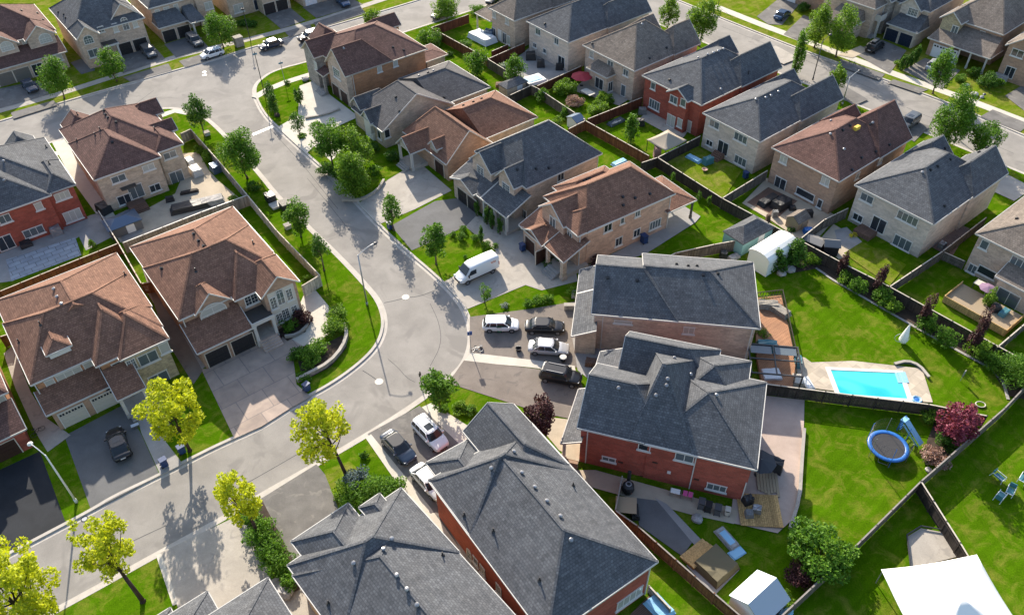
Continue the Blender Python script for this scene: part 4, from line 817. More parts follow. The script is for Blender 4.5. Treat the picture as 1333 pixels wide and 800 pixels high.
h.win(z(1252, 370), 1.9, 1.2, 'two', 'glass_dark'); h.win(z(1195, 505), 1.5, 1.9, 'slider', 'glass_dark', z=1.6); h.steps(1.6, -.9, 2.2, 6, (0, -1), 'concrete_grey')
h = House('tan house beside the hedge, top edge right of centre', None, -50, 'brick_pink', 'roof_taupe', org=P(1062, 28, 0))
h.wing(0, 0, 11, 13, 'x', 'hh', .6).wing(3.5, -3.5, 9.5, .5, 'S-y', '', .42, z=3.1, run=(.6, .6)); h.build(); h.win((1075, 22), 1.8, 1.9, 'two', 'glass_dark', z=1.5)
h = House('brown brick house at the top edge right of the tree-lined road', None, -50, 'brick_brown', 'roof_taupe', org=P(1012, -2, 0))
h.wing(-1, 0, 10.5, 13, 'x', 'hh', .6); h.build(); h.garage((1030, -6), 2.4, 2.2, 'door_white')
# ================================================================== plants
NR = np.random.default_rng(11)
def leaf_mesh(name, cents, size, mt, up=0.45):
    n = len(cents); c = np.asarray(cents)
    nr = NR.normal(size=(n, 3)); nr[:, 2] = np.abs(nr[:, 2]) + up; nr /= np.linalg.norm(nr, axis=1)[:, None]
    a = NR.normal(size=(n, 3)); t = np.cross(nr, a); t /= np.linalg.norm(t, axis=1)[:, None] + 1e-9; b = np.cross(nr, t)
    s = size * NR.uniform(.6, 1.25, n)[:, None] * .5
    v = np.stack([c - t * s, c - b * s * .62 - t * s * .1, c + t * s, c + b * s * .62 + t * s * .1], 1).reshape(-1, 3)
    me = bpy.data.meshes.new(name); me.vertices.add(4 * n); me.vertices.foreach_set('co', v.ravel().astype(np.float32))
    me.loops.add(4 * n); me.loops.foreach_set('vertex_index', np.arange(4 * n, dtype=np.int32))
    me.polygons.add(n); me.polygons.foreach_set('loop_start', np.arange(0, 4 * n, 4, dtype=np.int32)); me.polygons.foreach_set('loop_total', np.full(n, 4, dtype=np.int32))
    me.materials.append(MATS[mt]); me.update(calc_edges=True); return me
def crown_points(R, H, shape, dens, K=None, open_=0.0, lumps=0.34):
    K = K or int(16 + 9 * R * (H / R) ** .5); out = []; cl = []
    for _ in range(K * 4):
        if len(cl) >= K: break
        d = NR.normal(size=3); d /= np.linalg.norm(d); rr = NR.uniform(.25, 1) ** .6
        z = d[2] * rr
        if shape == 'cone': k = 1 - .78 * (z + 1) / 2; q = np.array([d[0] * rr * k * 1.15, d[1] * rr * k * 1.15, z])
        elif shape == 'oval': k = 1 - .38 * max(z, 0); q = np.array([d[0] * rr * k, d[1] * rr * k, z])
        elif shape == 'column': q = np.array([d[0] * rr * .9, d[1] * rr * .9, z])
        else: q = d * rr
        cl.append(q)
    cl = np.array(cl); cr = lumps * NR.uniform(.6, 1.2, len(cl))
    N = int(1.5 * dens * R * R * max(1, H / (2 * R)))
    per = np.maximum(8, (N * cr ** 2 / np.sum(cr ** 2)).astype(int))
    for q, r, m in zip(cl, cr, per):
        d = NR.normal(size=(m, 3)); d /= np.linalg.norm(d, axis=1)[:, None]; d *= (NR.uniform(.35, 1.12, m) ** .5)[:, None] * r
        out.append((q + d))
    p = np.concatenate(out); p[:, 0] *= R; p[:, 1] *= R; p[:, 2] *= H / 2
    c2 = cl * [R, R, H / 2]
    return p, c2
def tree(label, base, top, R, mt='leaf_green', shape='oval', bare=.28, lumps=.34, K=None, cat='tree', name='deciduous_tree', group=None, dens=520, leafs=.30, bark='bark', hmax=None, trunk=.11, off=(0, 0), spread=0):
    B = P(*base); H = hmax or max(1.2, height_of(base, top)); cb = H * bare; ch = H - cb
    t = thing(name, label, cat, (B.x, B.y, 0), 0, group)
    p, cl = crown_points(R, ch, shape, dens, K=K, lumps=lumps); zc = cb + ch / 2
    p[:, 0] += off[0]; p[:, 1] += off[1]; p[:, 2] += zc
    p = p[p[:, 2] > .12]
    o = bpy.data.objects.new('crown', leaf_mesh('crown', p, leafs, mt)); C.objects.link(o); o.parent = t
    m = MB(); k = trunk * (H / 6) ** .8; lean = NR.normal(size=2) * .03 * H
    p0 = Vector((0, 0, -.02)); p1 = Vector((lean[0] * .4 + off[0] * .4, lean[1] * .4 + off[1] * .4, cb)); p2 = Vector((off[0], off[1], cb + ch * .62))
    m.tube(p0, (0, 0, .25), k * 1.6, k * 1.1, 8); m.tube((0, 0, .25), p1, k * 1.1, k * .8, 8); m.tube(p1, p2, k * .8, k * .25, 7)
    for i in range(0, len(cl), max(1, len(cl) // 14)):
        e = Vector((cl[i][0] + off[0], cl[i][1] + off[1], cl[i][2] + zc)); f = NR.uniform(0, .6); s = p1.lerp(p2, f)
        if e.z > s.z - .1: mid = s.lerp(e, .5) + Vector((0, 0, -.12 * (e - s).length)); m.tube(s, mid, k * .38, k * .25, 5); m.tube(mid, e, k * .25, k * .08, 5)
    m.obj('trunk', bark, t, uv=False, smooth=True); return t
def bush(label, c, R, H, mt='leaf_green', cat='shrub', name='shrub', group=None, shape='round', leafs=.2, dens=900, rz=0, sx=1.0):
    B = P(c[0], c[1], 0); t = thing(name, label, cat, (B.x, B.y, 0), rz, group)
    p, cl = crown_points(R, H, shape, dens, K=int(14 + 10 * R), lumps=.42); p[:, 2] += H / 2; p[:, 0] *= sx
    p = p[p[:, 2] > .03]
    o = bpy.data.objects.new('foliage', leaf_mesh('foliage', p, leafs, mt)); C.objects.link(o); o.parent = t
    m = MB()
    for i in range(0, len(cl), max(1, len(cl) // 8)): m.tube((0, 0, 0), (cl[i][0] * sx, cl[i][1], max(.1, cl[i][2] + H / 2)), .03, .012, 5)
    m.obj('stem', 'bark_dark', t, uv=False); return t
# trees along the upper left street
g = 'street trees of the upper left road'
tree('round green street tree in front of the porch in the top left corner', (84, 128), 77, 2.4, 'leaf_green', 'oval', .12, group=g)
tree('green street tree on the verge in front of the tall gabled house, upper left', (152, 106), 66, 2.2, 'leaf_green', 'oval', .2, group=g)
tree('green street tree beside the grey utility cabinet and parked white car', (291, 62), 14, 2.6, 'leaf_green', 'oval', .14, group=g)
tree('small yellow-green tree peeking above the dark roof of the corner house', (487, 36), 12, 1.7, 'leaf_bright', 'round', .2, group=g)
tree('bright green street tree over the black car at the top edge', (582, 30), -8, 2.6, 'leaf_bright', 'oval', .2, group=g)
# verge trees left of the street
g = 'trees on the grass verge left of the street'
tree('dark round tree nearest the street junction on the left verge', (266, 174), 126, 1.8, 'leaf_dark', 'oval', .25, group=g)
tree('large dark green tree behind the fence corner on the left verge', (322, 232), 171, 2.6, 'leaf_green', 'oval', .1, group=g, dens=620)
tree('thin pale sapling between the fence and the large dark tree', (292, 214), 184, .8, 'leaf_bright', 'oval', .2, group=g, leafs=.2)
tree('dark narrow tree on the left verge just above the bend', (392, 308), 262, 1.7, 'leaf_green', 'oval', .2, group=g)
tree('smallest dark tree on the left verge, nearest the lamp post', (422, 352), 307, 1.15, 'leaf_dark', 'oval', .35, group=g, leafs=.24)
# centre side
g = 'trees in the front gardens right of the street'
tree('small round dark tree by the cream drive kerb', (391, 180), 147, 1.1, 'leaf_dark', 'round', .3, group=g, leafs=.24)
tree('broad dark tree over the kerb, left of the pair of light green trees', (434, 219), 158, 2.4, 'leaf_green', 'round', .28, group=g, dens=620)
tree('light green bushy tree behind, nearest the white-gabled bungalow', (463, 218), 166, 2.5, 'leaf_bright', 'oval', .05, group=g)
tree('light green bushy tree in front, lowest of the cluster by the kerb', (462, 252), 195, 2.7, 'leaf_bright', 'cone', .04, group=g, dens=620)
tree('pale thin tree on the grass strip between two drives', (513, 300), 252, 1.3, 'leaf_green', 'oval', .2, group=g, dens=330)
tree('dense green tree on the lawn in front of the white van', (568, 344), 294, 1.6, 'leaf_green', 'oval', .25, group=g)
tree('tiny tree at the tip of the lawn below the white van', (631, 394), 370, .8, 'leaf_green', 'round', .2, group=g, leafs=.2)
tree('round green tree by the drive corner above the white estate car', (573, 532), 485, 1.7, 'leaf_green', 'round', .25, group=g, dens=600)
# yellow trees
g = 'yellow-leaved trees along the lower street'
Y = dict(lumps=.2, K=64, cat='tree', name='yellow_maple_tree', group=g, bark='bark_dark')
tree('bright yellow tree beside the brown-roofed house, above the blue bin at the kerb', (247, 586), 497, 2.8, 'leaf_yellow', 'round', .22, dens=300, leafs=.34, **Y)
tree('largest spreading yellow tree leaning over the street above the blue spruce', (452, 622), 527, 2.9, 'leaf_yellow', 'oval', .34, dens=260, leafs=.34, off=(-1.3, .3), **Y)
tree('slim yellow tree between the two lower drives', (337, 697), 614, 2.0, 'leaf_yellow', 'oval', .3, dens=300, leafs=.32, off=(-.6, 0), **Y)
tree('yellow tree on the lower lawn beside the concrete drive', (186, 782), 685, 2.25, 'leaf_yellow', 'round', .34, dens=300, leafs=.32, off=(-.9, .6), **Y)
tree('broad yellow-green tree in the bottom left corner of the picture', (66, 838), 728, 3.6, 'leaf_yellow', 'round', .3, dens=300, leafs=.34, **Y)
# upper right street
g = 'street trees of the upper right road'
tree('bright tree at the top edge behind the taupe-roofed house', (869, 38), -4, 1.8, 'leaf_bright', 'oval', .15, group=g)
tree('round leafy tree standing clear at the corner of the red brick house', (910, 60), -2, 2.5, 'leaf_bright', 'round', .2, group=g, dens=600)
tree('left of the two brightest trees in front of the brown house', (1060, 62), 4, 2.3, 'leaf_bright', 'oval', .12, group=g)
tree('right of the two brightest trees, beside the black estate with roof box', (1088, 74), 10, 2.6, 'leaf_bright', 'oval', .2, group=g)
tree('tall narrow tree leaning between grey roof and road', (1031, 98), 41, 1.1, 'leaf_green', 'column', .03, group=g, off=(.5, 0))
tree('low leafy tree right behind the grey roof ridge', (1084, 122), 84, 1.3, 'leaf_bright', 'oval', .1, group=g)
tree('green street tree in front of the white garage, top right', (1214, 122), 67, 2.0, 'leaf_green', 'oval', .15, group=g)
tree('large leaning green tree between two back-row houses and the road', (1222, 192), 120, 2.7, 'leaf_green', 'oval', .08, group=g, dens=620, off=(.8, 0))
tree('bushy tree behind the grey roof at the right', (1276, 203), 160, 2.2, 'leaf_green', 'round', .1, group=g)
# back yards
g = 'yard trees of the back-to-back gardens'
tree('rounded tree by the brown fence, below the covered terrace', (622, 100), 64, 1.9, 'leaf_green', 'round', .08, group=g)
tree('upright tree beside the white sheeted patio', (671, 108), 73, 1.7, 'leaf_green', 'oval', .08, group=g)
tree('green tree filling the corner garden behind the corner house', (560, 64), 36, 2.2, 'leaf_green', 'round', .05, group=g)
tree('small pale conical tree in front of the tan gazebo', (821, 186), 149, 1.5, 'leaf_green', 'cone', .05, group=g, dens=500)
bush('lime green rounded shrub left of the red parasol', (735, 122), 1.8, 2.3, 'leaf_bright', leafs=.24)
bush('lime green spreading shrub in the garden right of the pink shrub', (777, 146), 1.7, 1.6, 'leaf_bright', leafs=.24); bush('lime green shrub nearest the patio table', (788, 133), 1.5, 1.5, 'leaf_bright', leafs=.24)
bush('pinkish tan shrub in the garden below the red parasol', (748, 137), 1.5, 1.7, 'leaf_pink'); bush('dark leafy shrub behind the small blue-roofed shed', (706, 132), 1.3, 2.4, 'leaf_green', shape='cone')
bush('ivy mound on the fence beside the small shed', (737, 153), .9, 2.0, 'leaf_green'); bush('yellow-green shrub at the fence above the brown roof', (727, 160), 1.0, 1.0, 'leaf_bright')
bush('pale grey-green shrub next to the upright tree', (655, 93), 1.2, 1.5, 'leaf_grey'); bush('shrub by the covered terrace steps', (604, 62), 1.3, 1.4, 'leaf_green')
bush('clipped round shrub at the top edge above the brown fence', (621, 17), 1.4, 1.6, 'leaf_green')
# big shrubs and red trees on the right
tree('plum-leaved tree between two houses right of the tree-lined path', (700, 575), 522, 1.6, 'leaf_plum', 'round', .1, name='plum_tree', dens=600)
tree('magenta maple in the bed beyond the trampoline', (1234, 575), 526, 1.75, 'leaf_magenta', 'round', .15, name='maple_tree', dens=600)
tree('spreading light green bush-like tree at the bottom right of the red brick house', (1062, 730), 668, 2.9, 'leaf_green', 'round', .02, dens=560, leafs=.3, name='deciduous_tree', hmax=3.4, lumps=.26, K=60)
bush('dark plum shrub beneath the spreading green tree', (1040, 752), 1.3, 1.3, 'leaf_plum'); bush('yellow-green shrub by the roots of the long fence', (1020, 784), .9, .9, 'leaf_bright')
bush('green shrub under the magenta maple', (1232, 580), 1.2, 1.3, 'leaf_dark'); bush('dry brownish shrub beside the stones below the magenta maple', (1216, 598), 1.3, 1.2, 'leaf_pink'); bush('yellow-green shrub left of the magenta maple', (1210, 545), 1.1, 1.3, 'leaf_bright')
g = 'rounded shrubs in the bed along the dark fence'
W_ = [('first from the left, small and light', 1099, 367, .9), ('second from the left', 1114, 379, 1.15), ('third from the left, below the purple sapling', 1144, 393, 1.15), ('fourth from the left, small and bright', 1161, 404, 1.05), ('fifth from left near the white swing', 1203, 429, 1.25), ('sixth from the left, lime topped', 1229, 449, 1.3), ('seventh from the left', 1268, 463, 1.3), ('eighth from the left', 1290, 478, 1.25), ('ninth, dark and large at the right edge', 1326, 500, 2.2), ('low one hiding behind the eighth', 1303, 490, .9)]
for i, (a, x, y, r) in enumerate(W_): bush('rounded green shrub in the fence bed, ' + a, (x, y), r, r * 1.7, 'leaf_green' if i % 3 else 'leaf_bright', group=g)
g = 'purple-leaved saplings against the dark fence'
for a, x, y, tp in (('left end of the bed', 1089, 358, 328), ('beside the third shrub', 1136, 383, 345), ('tallest, above the white swing frame', 1194, 425, 380), ('right-hand one between two round shrubs', 1257, 458, 402)):
    tree('dark purple narrow sapling against the fence, ' + a, (x, y), tp, .65, 'leaf_plum', 'column', .05, name='plum_sapling', group=g, leafs=.2, dens=900, off=(.35, 0))
g = 'conifers by the white shed'
tree('leftmost conifer in front of the white shed', (1009, 352), 325, 1.3, 'leaf_dark', 'cone', .02, name='conifer', group=g); tree('middle conifer right of the white shed', (1031, 345), 312, 1.7, 'leaf_dark', 'cone', .02, name='conifer', group=g)
bush('round bright shrub beside the conifers at the bed end', (1055, 343), 1.0, 1.5, 'leaf_bright')
bush('yellow flowering shrub by the patio of the grey house', (1110, 308), .55, .6, 'leaf_sun', leafs=.14); bush('low green shrub in the round planter', (1031, 300), .6, .5, 'leaf_dark')
tree('bright clipped cypress on the small wooden deck', (1283, 402), 375, .65, 'leaf_bright', 'column', .02, name='cypress', leafs=.18, dens=1300)
# cypress row, topiary and front gardens
g = 'dark columnar cypresses beside the navy garages'
for i, nm in enumerate(('tallest at the back', 'second from the back', 'third from the back', 'smallest in front')):
    tree('columnar cypress in the row beside the navy garages, ' + nm, (1190 - i * 5.5, 84 + i * 2.5), 57 + i * 5, .55, 'leaf_dark', 'column', .02, name='cypress', group=g, leafs=.2, dens=1300)
bush('green shrub at the foot of the cypress row', (1170, 86), .8, .9, 'leaf_bright')
for a, x, y, r, mt in (('by the white garage porch, rounded', 1250, 106, .9, 'leaf_green'), ('by the dark porch, tallest', 1267, 100, 1.1, 'leaf_dark'), ('olive mound left of the stone steps', 1284, 112, 1.6, 'leaf_dark'), ('right of the olive mound', 1297, 112, 1.0, 'leaf_green')): bush('front garden shrub at the top right, ' + a, (x, y), r, r * 1.4, mt)
g = 'clipped topiary in front of the pale brick house'
for a, x, y, r in (('nearest the street', 589, 308, .5), ('second from the street', 600, 312, .7), ('third from the street', 604, 301, .6), ('beside the cone', 617, 313, .6), ('low ball right of the cone', 633, 322, .65), ('last ball at the path', 644, 323, .5), ('alone at the van', 606, 336, .35)): bush('clipped round bush in the topiary garden, ' + a, (x, y), r, r * 1.5, 'leaf_green', name='topiary_bush', group=g, leafs=.13, dens=1800)
tree('dark clipped cone in the topiary garden', (627, 318), 296, .5, 'leaf_dark', 'cone', .01, name='cypress', leafs=.13, dens=2200)
for a, x, y in (('left', 634, 292), ('middle', 641, 298), ('right', 651, 305)): tree('dark green cypress against the porch pillars, ' + a, (x, y), y - 24, .45, 'leaf_dark', 'column', .01, name='cypress', group='cypresses against the porch', leafs=.15, dens=1600)
tree('cypress by the garage wall of the pale brick house', (621, 281), 262, .4, 'leaf_dark', 'column', .01, name='cypress', leafs=.15, dens=1600)
for a, x, y, r, h_, mt in (('lime mound next to the grey porch roof', 748, 385, .8, 1.4, 'leaf_bright'), ('left end of the low hedge by the court', 689, 397, .7, .7, 'leaf_green'), ('middle of the low hedge by the court', 700, 394, .8, .8, 'leaf_green'), ('right end of the low hedge by the court', 713, 391, .7, .7, 'leaf_green'),
    ('dark one against the orange-brown brick wall', 778, 345, .9, 1.4, 'leaf_plum'), ('white flowering one by the van lawn', 657, 399, .5, .5, 'leaf_grey'), ('left of the entrance stairs of the orange-brown house', 713, 345, .6, .9, 'leaf_dark'), ('right of the entrance stairs of the orange-brown house', 731, 341, .7, 1.2, 'leaf_green')): bush('shrub, ' + a, (x, y), r, h_, mt)
for a, x, y, r, h_, mt in (('large green one by the curved garden wall', 403, 468, 1.5, 1.6, 'leaf_green'), ('dark one at the wall end near the stairs', 387, 466, 1.0, 1.3, 'leaf_dark'), ('bright one right of the wall', 437, 430, 1.4, 1.7, 'leaf_bright'), ('pale one at the top of the wall bed', 440, 412, 1.1, 1.4, 'leaf_bright'), ('lower one inside the wall end', 397, 493, .8, .7, 'leaf_green'), ('middle one along the wall', 415, 455, 1.1, 1.2, 'leaf_green'),
    ('green one under the tall arched windows', 379, 428, 1.1, 1.5, 'leaf_green'), ('plum-coloured one at the tower corner', 393, 420, 1.3, 1.9, 'leaf_plum'), ('small plum one by the porch pillar', 363, 440, .5, .7, 'leaf_plum')): bush('front garden shrub of the tower house, ' + a, (x, y), r, h_, mt)
bush('blue-grey spruce shrub among green bushes below the largest yellow tree', (469, 632), 1.3, 1.8, 'leaf_blue'); bush('large green bush between the blue spruce and the slate roof', (488, 646), 1.9, 2.2, 'leaf_green', dens=800); bush('green bush closest to the narrow path', (511, 640), 1.3, 1.7, 'leaf_green')
bush('yellow-green bush left of the blue spruce', (452, 640), 1.4, 1.5, 'leaf_bright'); bush('green bush at the corner of the brown drive', (466, 662), 1.4, 1.6, 'leaf_green'); bush('small dark ball shrub on the lawn under the yellow tree', (475, 594), .45, .6, 'leaf_dark')
for a, x, y, r in (('nearest the street', 328, 676, 1.1), ('second from the street', 340, 695, 1.4), ('third from the street', 352, 716, 1.5), ('fourth, darkest', 364, 737, 1.4), ('last by the boulders', 378, 756, 1.1)): bush('green bush in the strip between the two lower drives, ' + a, (x, y), r, r * 1.2, 'leaf_green')
for a, x, y, r, mt in (('under the broad dark tree', 425, 226, 1.3, 'leaf_dark'), ('left of the bungalow bay windows', 486, 196, 1.1, 'leaf_dark'), ('by the pillared entry', 512, 208, 1.2, 'leaf_dark'), ('dark one at the white gable', 478, 160, 1.1, 'leaf_dark'), ('low one beside the drive edge', 488, 226, 1.0, 'leaf_green'), ('behind the light green trees', 447, 232, 1.4, 'leaf_dark')): bush('garden shrub in front of the bungalows, ' + a, (x, y), r, r * 1.2, mt)
for a, x, y, r, tp in (('upper of the two dark shrubs on the corner lawn', 353, 131, .9, 108), ('middle column on the corner lawn', 358, 148, .9, 121), ('next to the cream drive', 391, 135, .8, 112)): tree('dark upright shrub, ' + a, (x, y), tp, r, 'leaf_dark', 'oval', .02, name='upright_shrub', cat='shrub', leafs=.2, dens=900)
bush('small shrub by the grass of the corner lawn', (374, 109), .5, .6, 'leaf_dark'); bush('tiny shrub at the foot of the small round tree', (393, 178), .7, .4, 'leaf_green')
for a, x, y, r in (('uppermost', 262, 198, .9), ('in the middle', 271, 208, 1.2), ('lowest', 305, 262, .8)): bush('yellow-green shrub along the inner side of the pale fence, ' + a, (x, y), r, r * 1.2, 'leaf_bright')
bush('dark shrub below the large verge tree', (333, 246), 1.0, 1.6, 'leaf_dark'); bush('small shrub at the pale fence end above the tower house', (401, 365), .7, .9, 'leaf_bright'); bush('narrow shrub on the blue flagstone lawn', (121, 322), .6, 1.3, 'leaf_bright', shape='cone')
bush('shrub pair at the black-fenced side of the red brick house, shaded', (600, 533), .9, .7, 'leaf_bright'); bush('grey-green shrub in the bed by the white estate car path', (612, 537), .7, .7, 'leaf_green'); bush('shrub under the round tree at the drive corner', (577, 533), .6, .5, 'leaf_green')
bush('bushes in the side garden at the top edge beside the grey stone house', (1045, 14), 1.3, 1.6, 'leaf_dark'); bush('left shrub in front of the cream house at the top edge', (318, 32), 1.3, 1.0, 'leaf_dark'); bush('right shrub in front of the cream house at the top edge', (330, 34), 1.1, .9, 'leaf_dark')
for a, x, y in (('left of the reddish lean-to', 875, 238), ('middle of the three at the black fence', 909, 262), ('right of the three at the black fence', 922, 268)): tree('slender green shrub at the black fence, ' + a, (x, y), y - 14, .35, 'leaf_green', 'column', .02, name='upright_shrub', cat='shrub', leafs=.16, dens=1400)
bush('potted plant on the cedar deck behind the grill', (992, 438), .9, 1.0, 'leaf_bright', leafs=.16); bush('planter flowers at the far end of the cedar deck', (1000, 394), 1.0, .7, 'leaf_bright', leafs=.16, sx=1.8)
bush('ivy over the fence between the two street gardens', (567, 57), 1.6, 1.8, 'leaf_green'); bush('low shrub by the beige shed in the corner garden', (585, 72), .8, .7, 'leaf_dark')
# ================================================================== vehicles
for n_, c_ in (('paint_black', (.010, .010, .012)), ('paint_white', (.72, .73, .73)), ('paint_navy', (.020, .035, .065)), ('paint_silver', (.42, .42, .43)), ('paint_blue', (.03, .07, .14)), ('paint_grey', (.10, .105, .11)), ('paint_brown', (.05, .04, .035))):
    plain(n_, c_, .3, .4, 0.25 if n_ in ('paint_silver', 'paint_blue', 'paint_grey') else 0, .35)
plain('tyre', (.018, .018, .018), .85); plain('rim', (.35, .35, .36), .35, .5, .8); plain('glass_car', (.022, .027, .032), .12, .5); plain('lamp_red', (.35, .01, .01), .2); plain('lamp_clear', (.6, .62, .65), .15, .8); plain('plate', (.6, .62, .66), .5); plain('rubber', (.015, .015, .015), .7)
CARLIB = {}
SPEC = {  # L, W, H, belt, hoodz, cabin bottom (rear, front), cabin top (rear, front), rearz
 'sedan': (4.75, 1.84, 1.46, .93, .84, (-1.88, 1.22), (-1.18, .52), .95),
 'coupe': (4.7, 1.87, 1.42, .92, .82, (-1.95, 1.15), (-1.15, .42), .95),
 'suv': (4.75, 1.90, 1.72, 1.08, 1.02, (-2.25, 1.25), (-2.02, .62), 1.06),
 'hatch': (4.35, 1.80, 1.52, .98, .90, (-2.05, 1.3), (-1.72, .6), .98),
 'crossover': (4.6, 1.86, 1.63, 1.03, .96, (-2.2, 1.25), (-1.9, .58), 1.02)}
def car_parts(kind):
    if kind in CARLIB: return CARLIB[kind]
    L, W, H, bz, hz, (cr, cf), (tr_, tf), rz = SPEC[kind]; w = W / 2; h = L / 2
    st = [(-h, .70, .38, rz - .22), (-h + .05, .86, .30, rz - .08), (-h + .28, .95, .24, rz), (cr + .1, .98, .22, bz), (-1.3, 1.0, .2, bz + .01), (0, 1.0, .2, bz), (cf - .1, 1.0, .2, bz - .01), (cf + .25, .985, .22, (bz + hz) / 2 + .02), (h - .75, .97, .22, hz), (h - .28, .90, .24, hz - .09), (h - .07, .78, .30, hz - .2), (h, .58, .36, hz - .34)]
    m = MB(); rings = []
    for x, k, zl, zt in st:
        a = w * k; rings.append([(x, 0, zl), (x, a * .8, zl), (x, a * .97, zl + .12), (x, a, (zl + zt) / 2), (x, a * .985, zt - .10), (x, a * .90, zt - .01), (x, a * .5, zt + .03), (x, 0, zt + .035)])
    full = [r + [(x, -y, z) for x, y, z in r[-2:0:-1]] for r in rings]; n = len(full[0])
    for r in full: m.v += r
    for i in range(len(full) - 1):
        for j in range(n): k = (j + 1) % n; m.f.append((i * n + j, i * n + k, (i + 1) * n + k, (i + 1) * n + j)); m.m.append(0)
    m.f.append(tuple(range(n))); m.m.append(0); m.f.append(tuple(reversed(range((len(full) - 1) * n, len(full) * n)))); m.m.append(0)
    # greenhouse
    g = MB(); roof = MB(); pil = MB()
    def ring(x0, x1, hw, z, rd=.16):
        return [(x0, -hw + rd, z), (x0 + rd, -hw, z), (x1 - rd * 1.3, -hw, z), (x1 - .02, -hw + rd * 1.6, z), (x1 + .06, 0, z), (x1 - .02, hw - rd * 1.6, z), (x1 - rd * 1.3, hw, z), (x0 + rd, hw, z), (x0, hw - rd, z), (x0 - .04, 0, z)]
    A = ring(cr, cf, w * .93, bz - .02); B = ring((cr * .45 + tr_ * .55), (cf * .42 + tf * .58), w * .89, (bz + H) / 2 + .03); T_ = ring(tr_, tf, w * .80, H - .05)
    for r in (A, B, T_): g.v += r
    for i in range(2):
        for j in range(10): k = (j + 1) % 10; g.f.append((i * 10 + j, i * 10 + k, (i + 1) * 10 + k, (i + 1) * 10 + j)); g.m.append(0)
    T2 = ring(tr_ - .03, tf + .03, w * .82, H - .055); T3 = ring(tr_ + .1, tf - .12, w * .72, H - .005)
    for r in (T2, T3): roof.v += r
    for j in range(10): k = (j + 1) % 10; roof.f.append((j, k, 10 + k, 10 + j)); roof.m.append(0)
    roof.f.append(tuple(range(10, 20))); roof.m.append(0); roof.f.append(tuple(reversed(range(10)))); roof.m.append(0)
    for j in (1, 2, 6, 7):   # corner pillars
        for R1, R2 in ((A, B), (B, T_)):
            p, q = Vector(R1[j]), Vector(R2[j]); pil.tube(p, q, .055, .05, 6)
    for s in (-1, 1):
        mx = (cr + cf) / 2 - .05; pil.tube((mx, s * w * .935, bz), (mx - .05, s * w * .80, H - .06), .045, .04, 6)
        if kind != 'coupe': mx = cr * .55 + cf * .45 - .75; pil.tube((mx, s * w * .935, bz), (mx + .1, s * w * .80, H - .06), .04, .04, 6)
    W_m = MB(); W_m.tube((0, -.12, 0), (0, .12, 0), .34, .34, 18); Rm = MB(); Rm.tube((0, -.13, 0), (0, .13, 0), .21, .21, 12)
    hl = MB(); hl.box((h - .3, w * .64, hz - .19), (.26, .3, .1)); hr = MB(); hr.box((h - .3, -w * .64, hz - .19), (.26, .3, .1))
    tl = MB(); tl.box((-h + .19, w * .66, rz - .2), (.16, .3, .13)); t2 = MB(); t2.box((-h + .19, -w * .66, rz - .2), (.16, .3, .13))
    mi = MB()
    for s in (-1, 1): mi.box((cf - .35, s * (w + .08), bz + .06), (.16, .22, .15))
    gr = MB(); gr.box((h - .03, 0, .5), (.08, .9, .2)); pl = MB(); pl.box((-h - .01, 0, .68), (.03, .5, .13))
    CARLIB[kind] = dict(body=m.mesh('body', ['paint_black'], smooth=True, uv=False), windows=g.mesh('windows', ['glass_car'], uv=False, smooth=False), roof=roof.mesh('roof_panel', ['paint_black'], uv=False, smooth=False), pillar=pil.mesh('cabin_frame', ['paint_black'], uv=False, smooth=True),
        tyre=W_m.mesh('tyre', ['tyre'], uv=False), rim=Rm.mesh('rim', ['rim'], uv=False), hl=hl.mesh('headlight', ['lamp_clear'], uv=False), hr=hr.mesh('headlight', ['lamp_clear'], uv=False), tl=tl.mesh('tail_light', ['lamp_red'], uv=False), t2=t2.mesh('tail_light', ['lamp_red'], uv=False), mi=mi.mesh('mirrors', ['paint_black'], uv=False), gr=gr.mesh('grille', ['rubber'], uv=False), pl=pl.mesh('number_plate', ['plate'], uv=False))
    return CARLIB[kind]
def repaint(me, mt):
    c = me.copy(); c.materials.clear(); c.materials.append(MATS[mt]); return c
def car(label, rear, front, kind, paint, cat='car', group=None, sunroof=False, z=0.0, rack=None, roofmat=None):
    a, b = P(*rear, .5), P(*front, .5); c = (a + b) / 2; d = b - a
    t = thing('parked_car', label, cat, (c.x, c.y, z + .01), math.atan2(d.y, d.x), group); p = car_parts(kind); L, W, H, *_r = SPEC[kind]
    b_ = link('body', repaint(p['body'], paint), t); sm = b_.modifiers.new('s', 'SUBSURF'); sm.levels = 1; sm.render_levels = 2
    link('windows', p['windows'], t); link('roof_panel', repaint(p['roof'], roofmat or paint), t); link('cabin_frame', repaint(p['pillar'], paint), t)
    for x in (-L / 2 + .85, L / 2 - .88):
        for s in (-1, 1):
            w_ = link('wheel', p['tyre'], t, (x, s * (W / 2 - .11), .34)); link('rim', p['rim'], w_)
    for k, n in (('hl', 'headlight'), ('hr', 'headlight'), ('tl', 'tail_light'), ('t2', 'tail_light'), ('gr', 'grille'), ('pl', 'number_plate')): link(n, p[k], t)
    link('mirrors', repaint(p['mi'], paint), t)
    if sunroof: m = MB(); m.box((-.15, 0, H - .002), (.8, .8, .02)); m.obj('sunroof', 'glass_car', t, uv=False)
    if rack: m = MB(); [m.box((-.6, s * .58, H + .05), (1.9, .05, .05)) for s in (-1, 1)]; m.obj('roof_rails', 'rim', t, uv=False)
    if rack == 'box': m = MB(); m.box((-.5, .1, H + .2), (1.9, .8, .28)); o = m.obj('roof_box', 'paint_grey', t, uv=False); bv = o.modifiers.new('b', 'BEVEL'); bv.width = .12; bv.segments = 3
    return t
g = 'cars parked in the shared court'
car('white compact crossover in the court with its side door area open, leftmost of the court', (631, 423), (673, 423), 'hatch', 'paint_white', group=g)
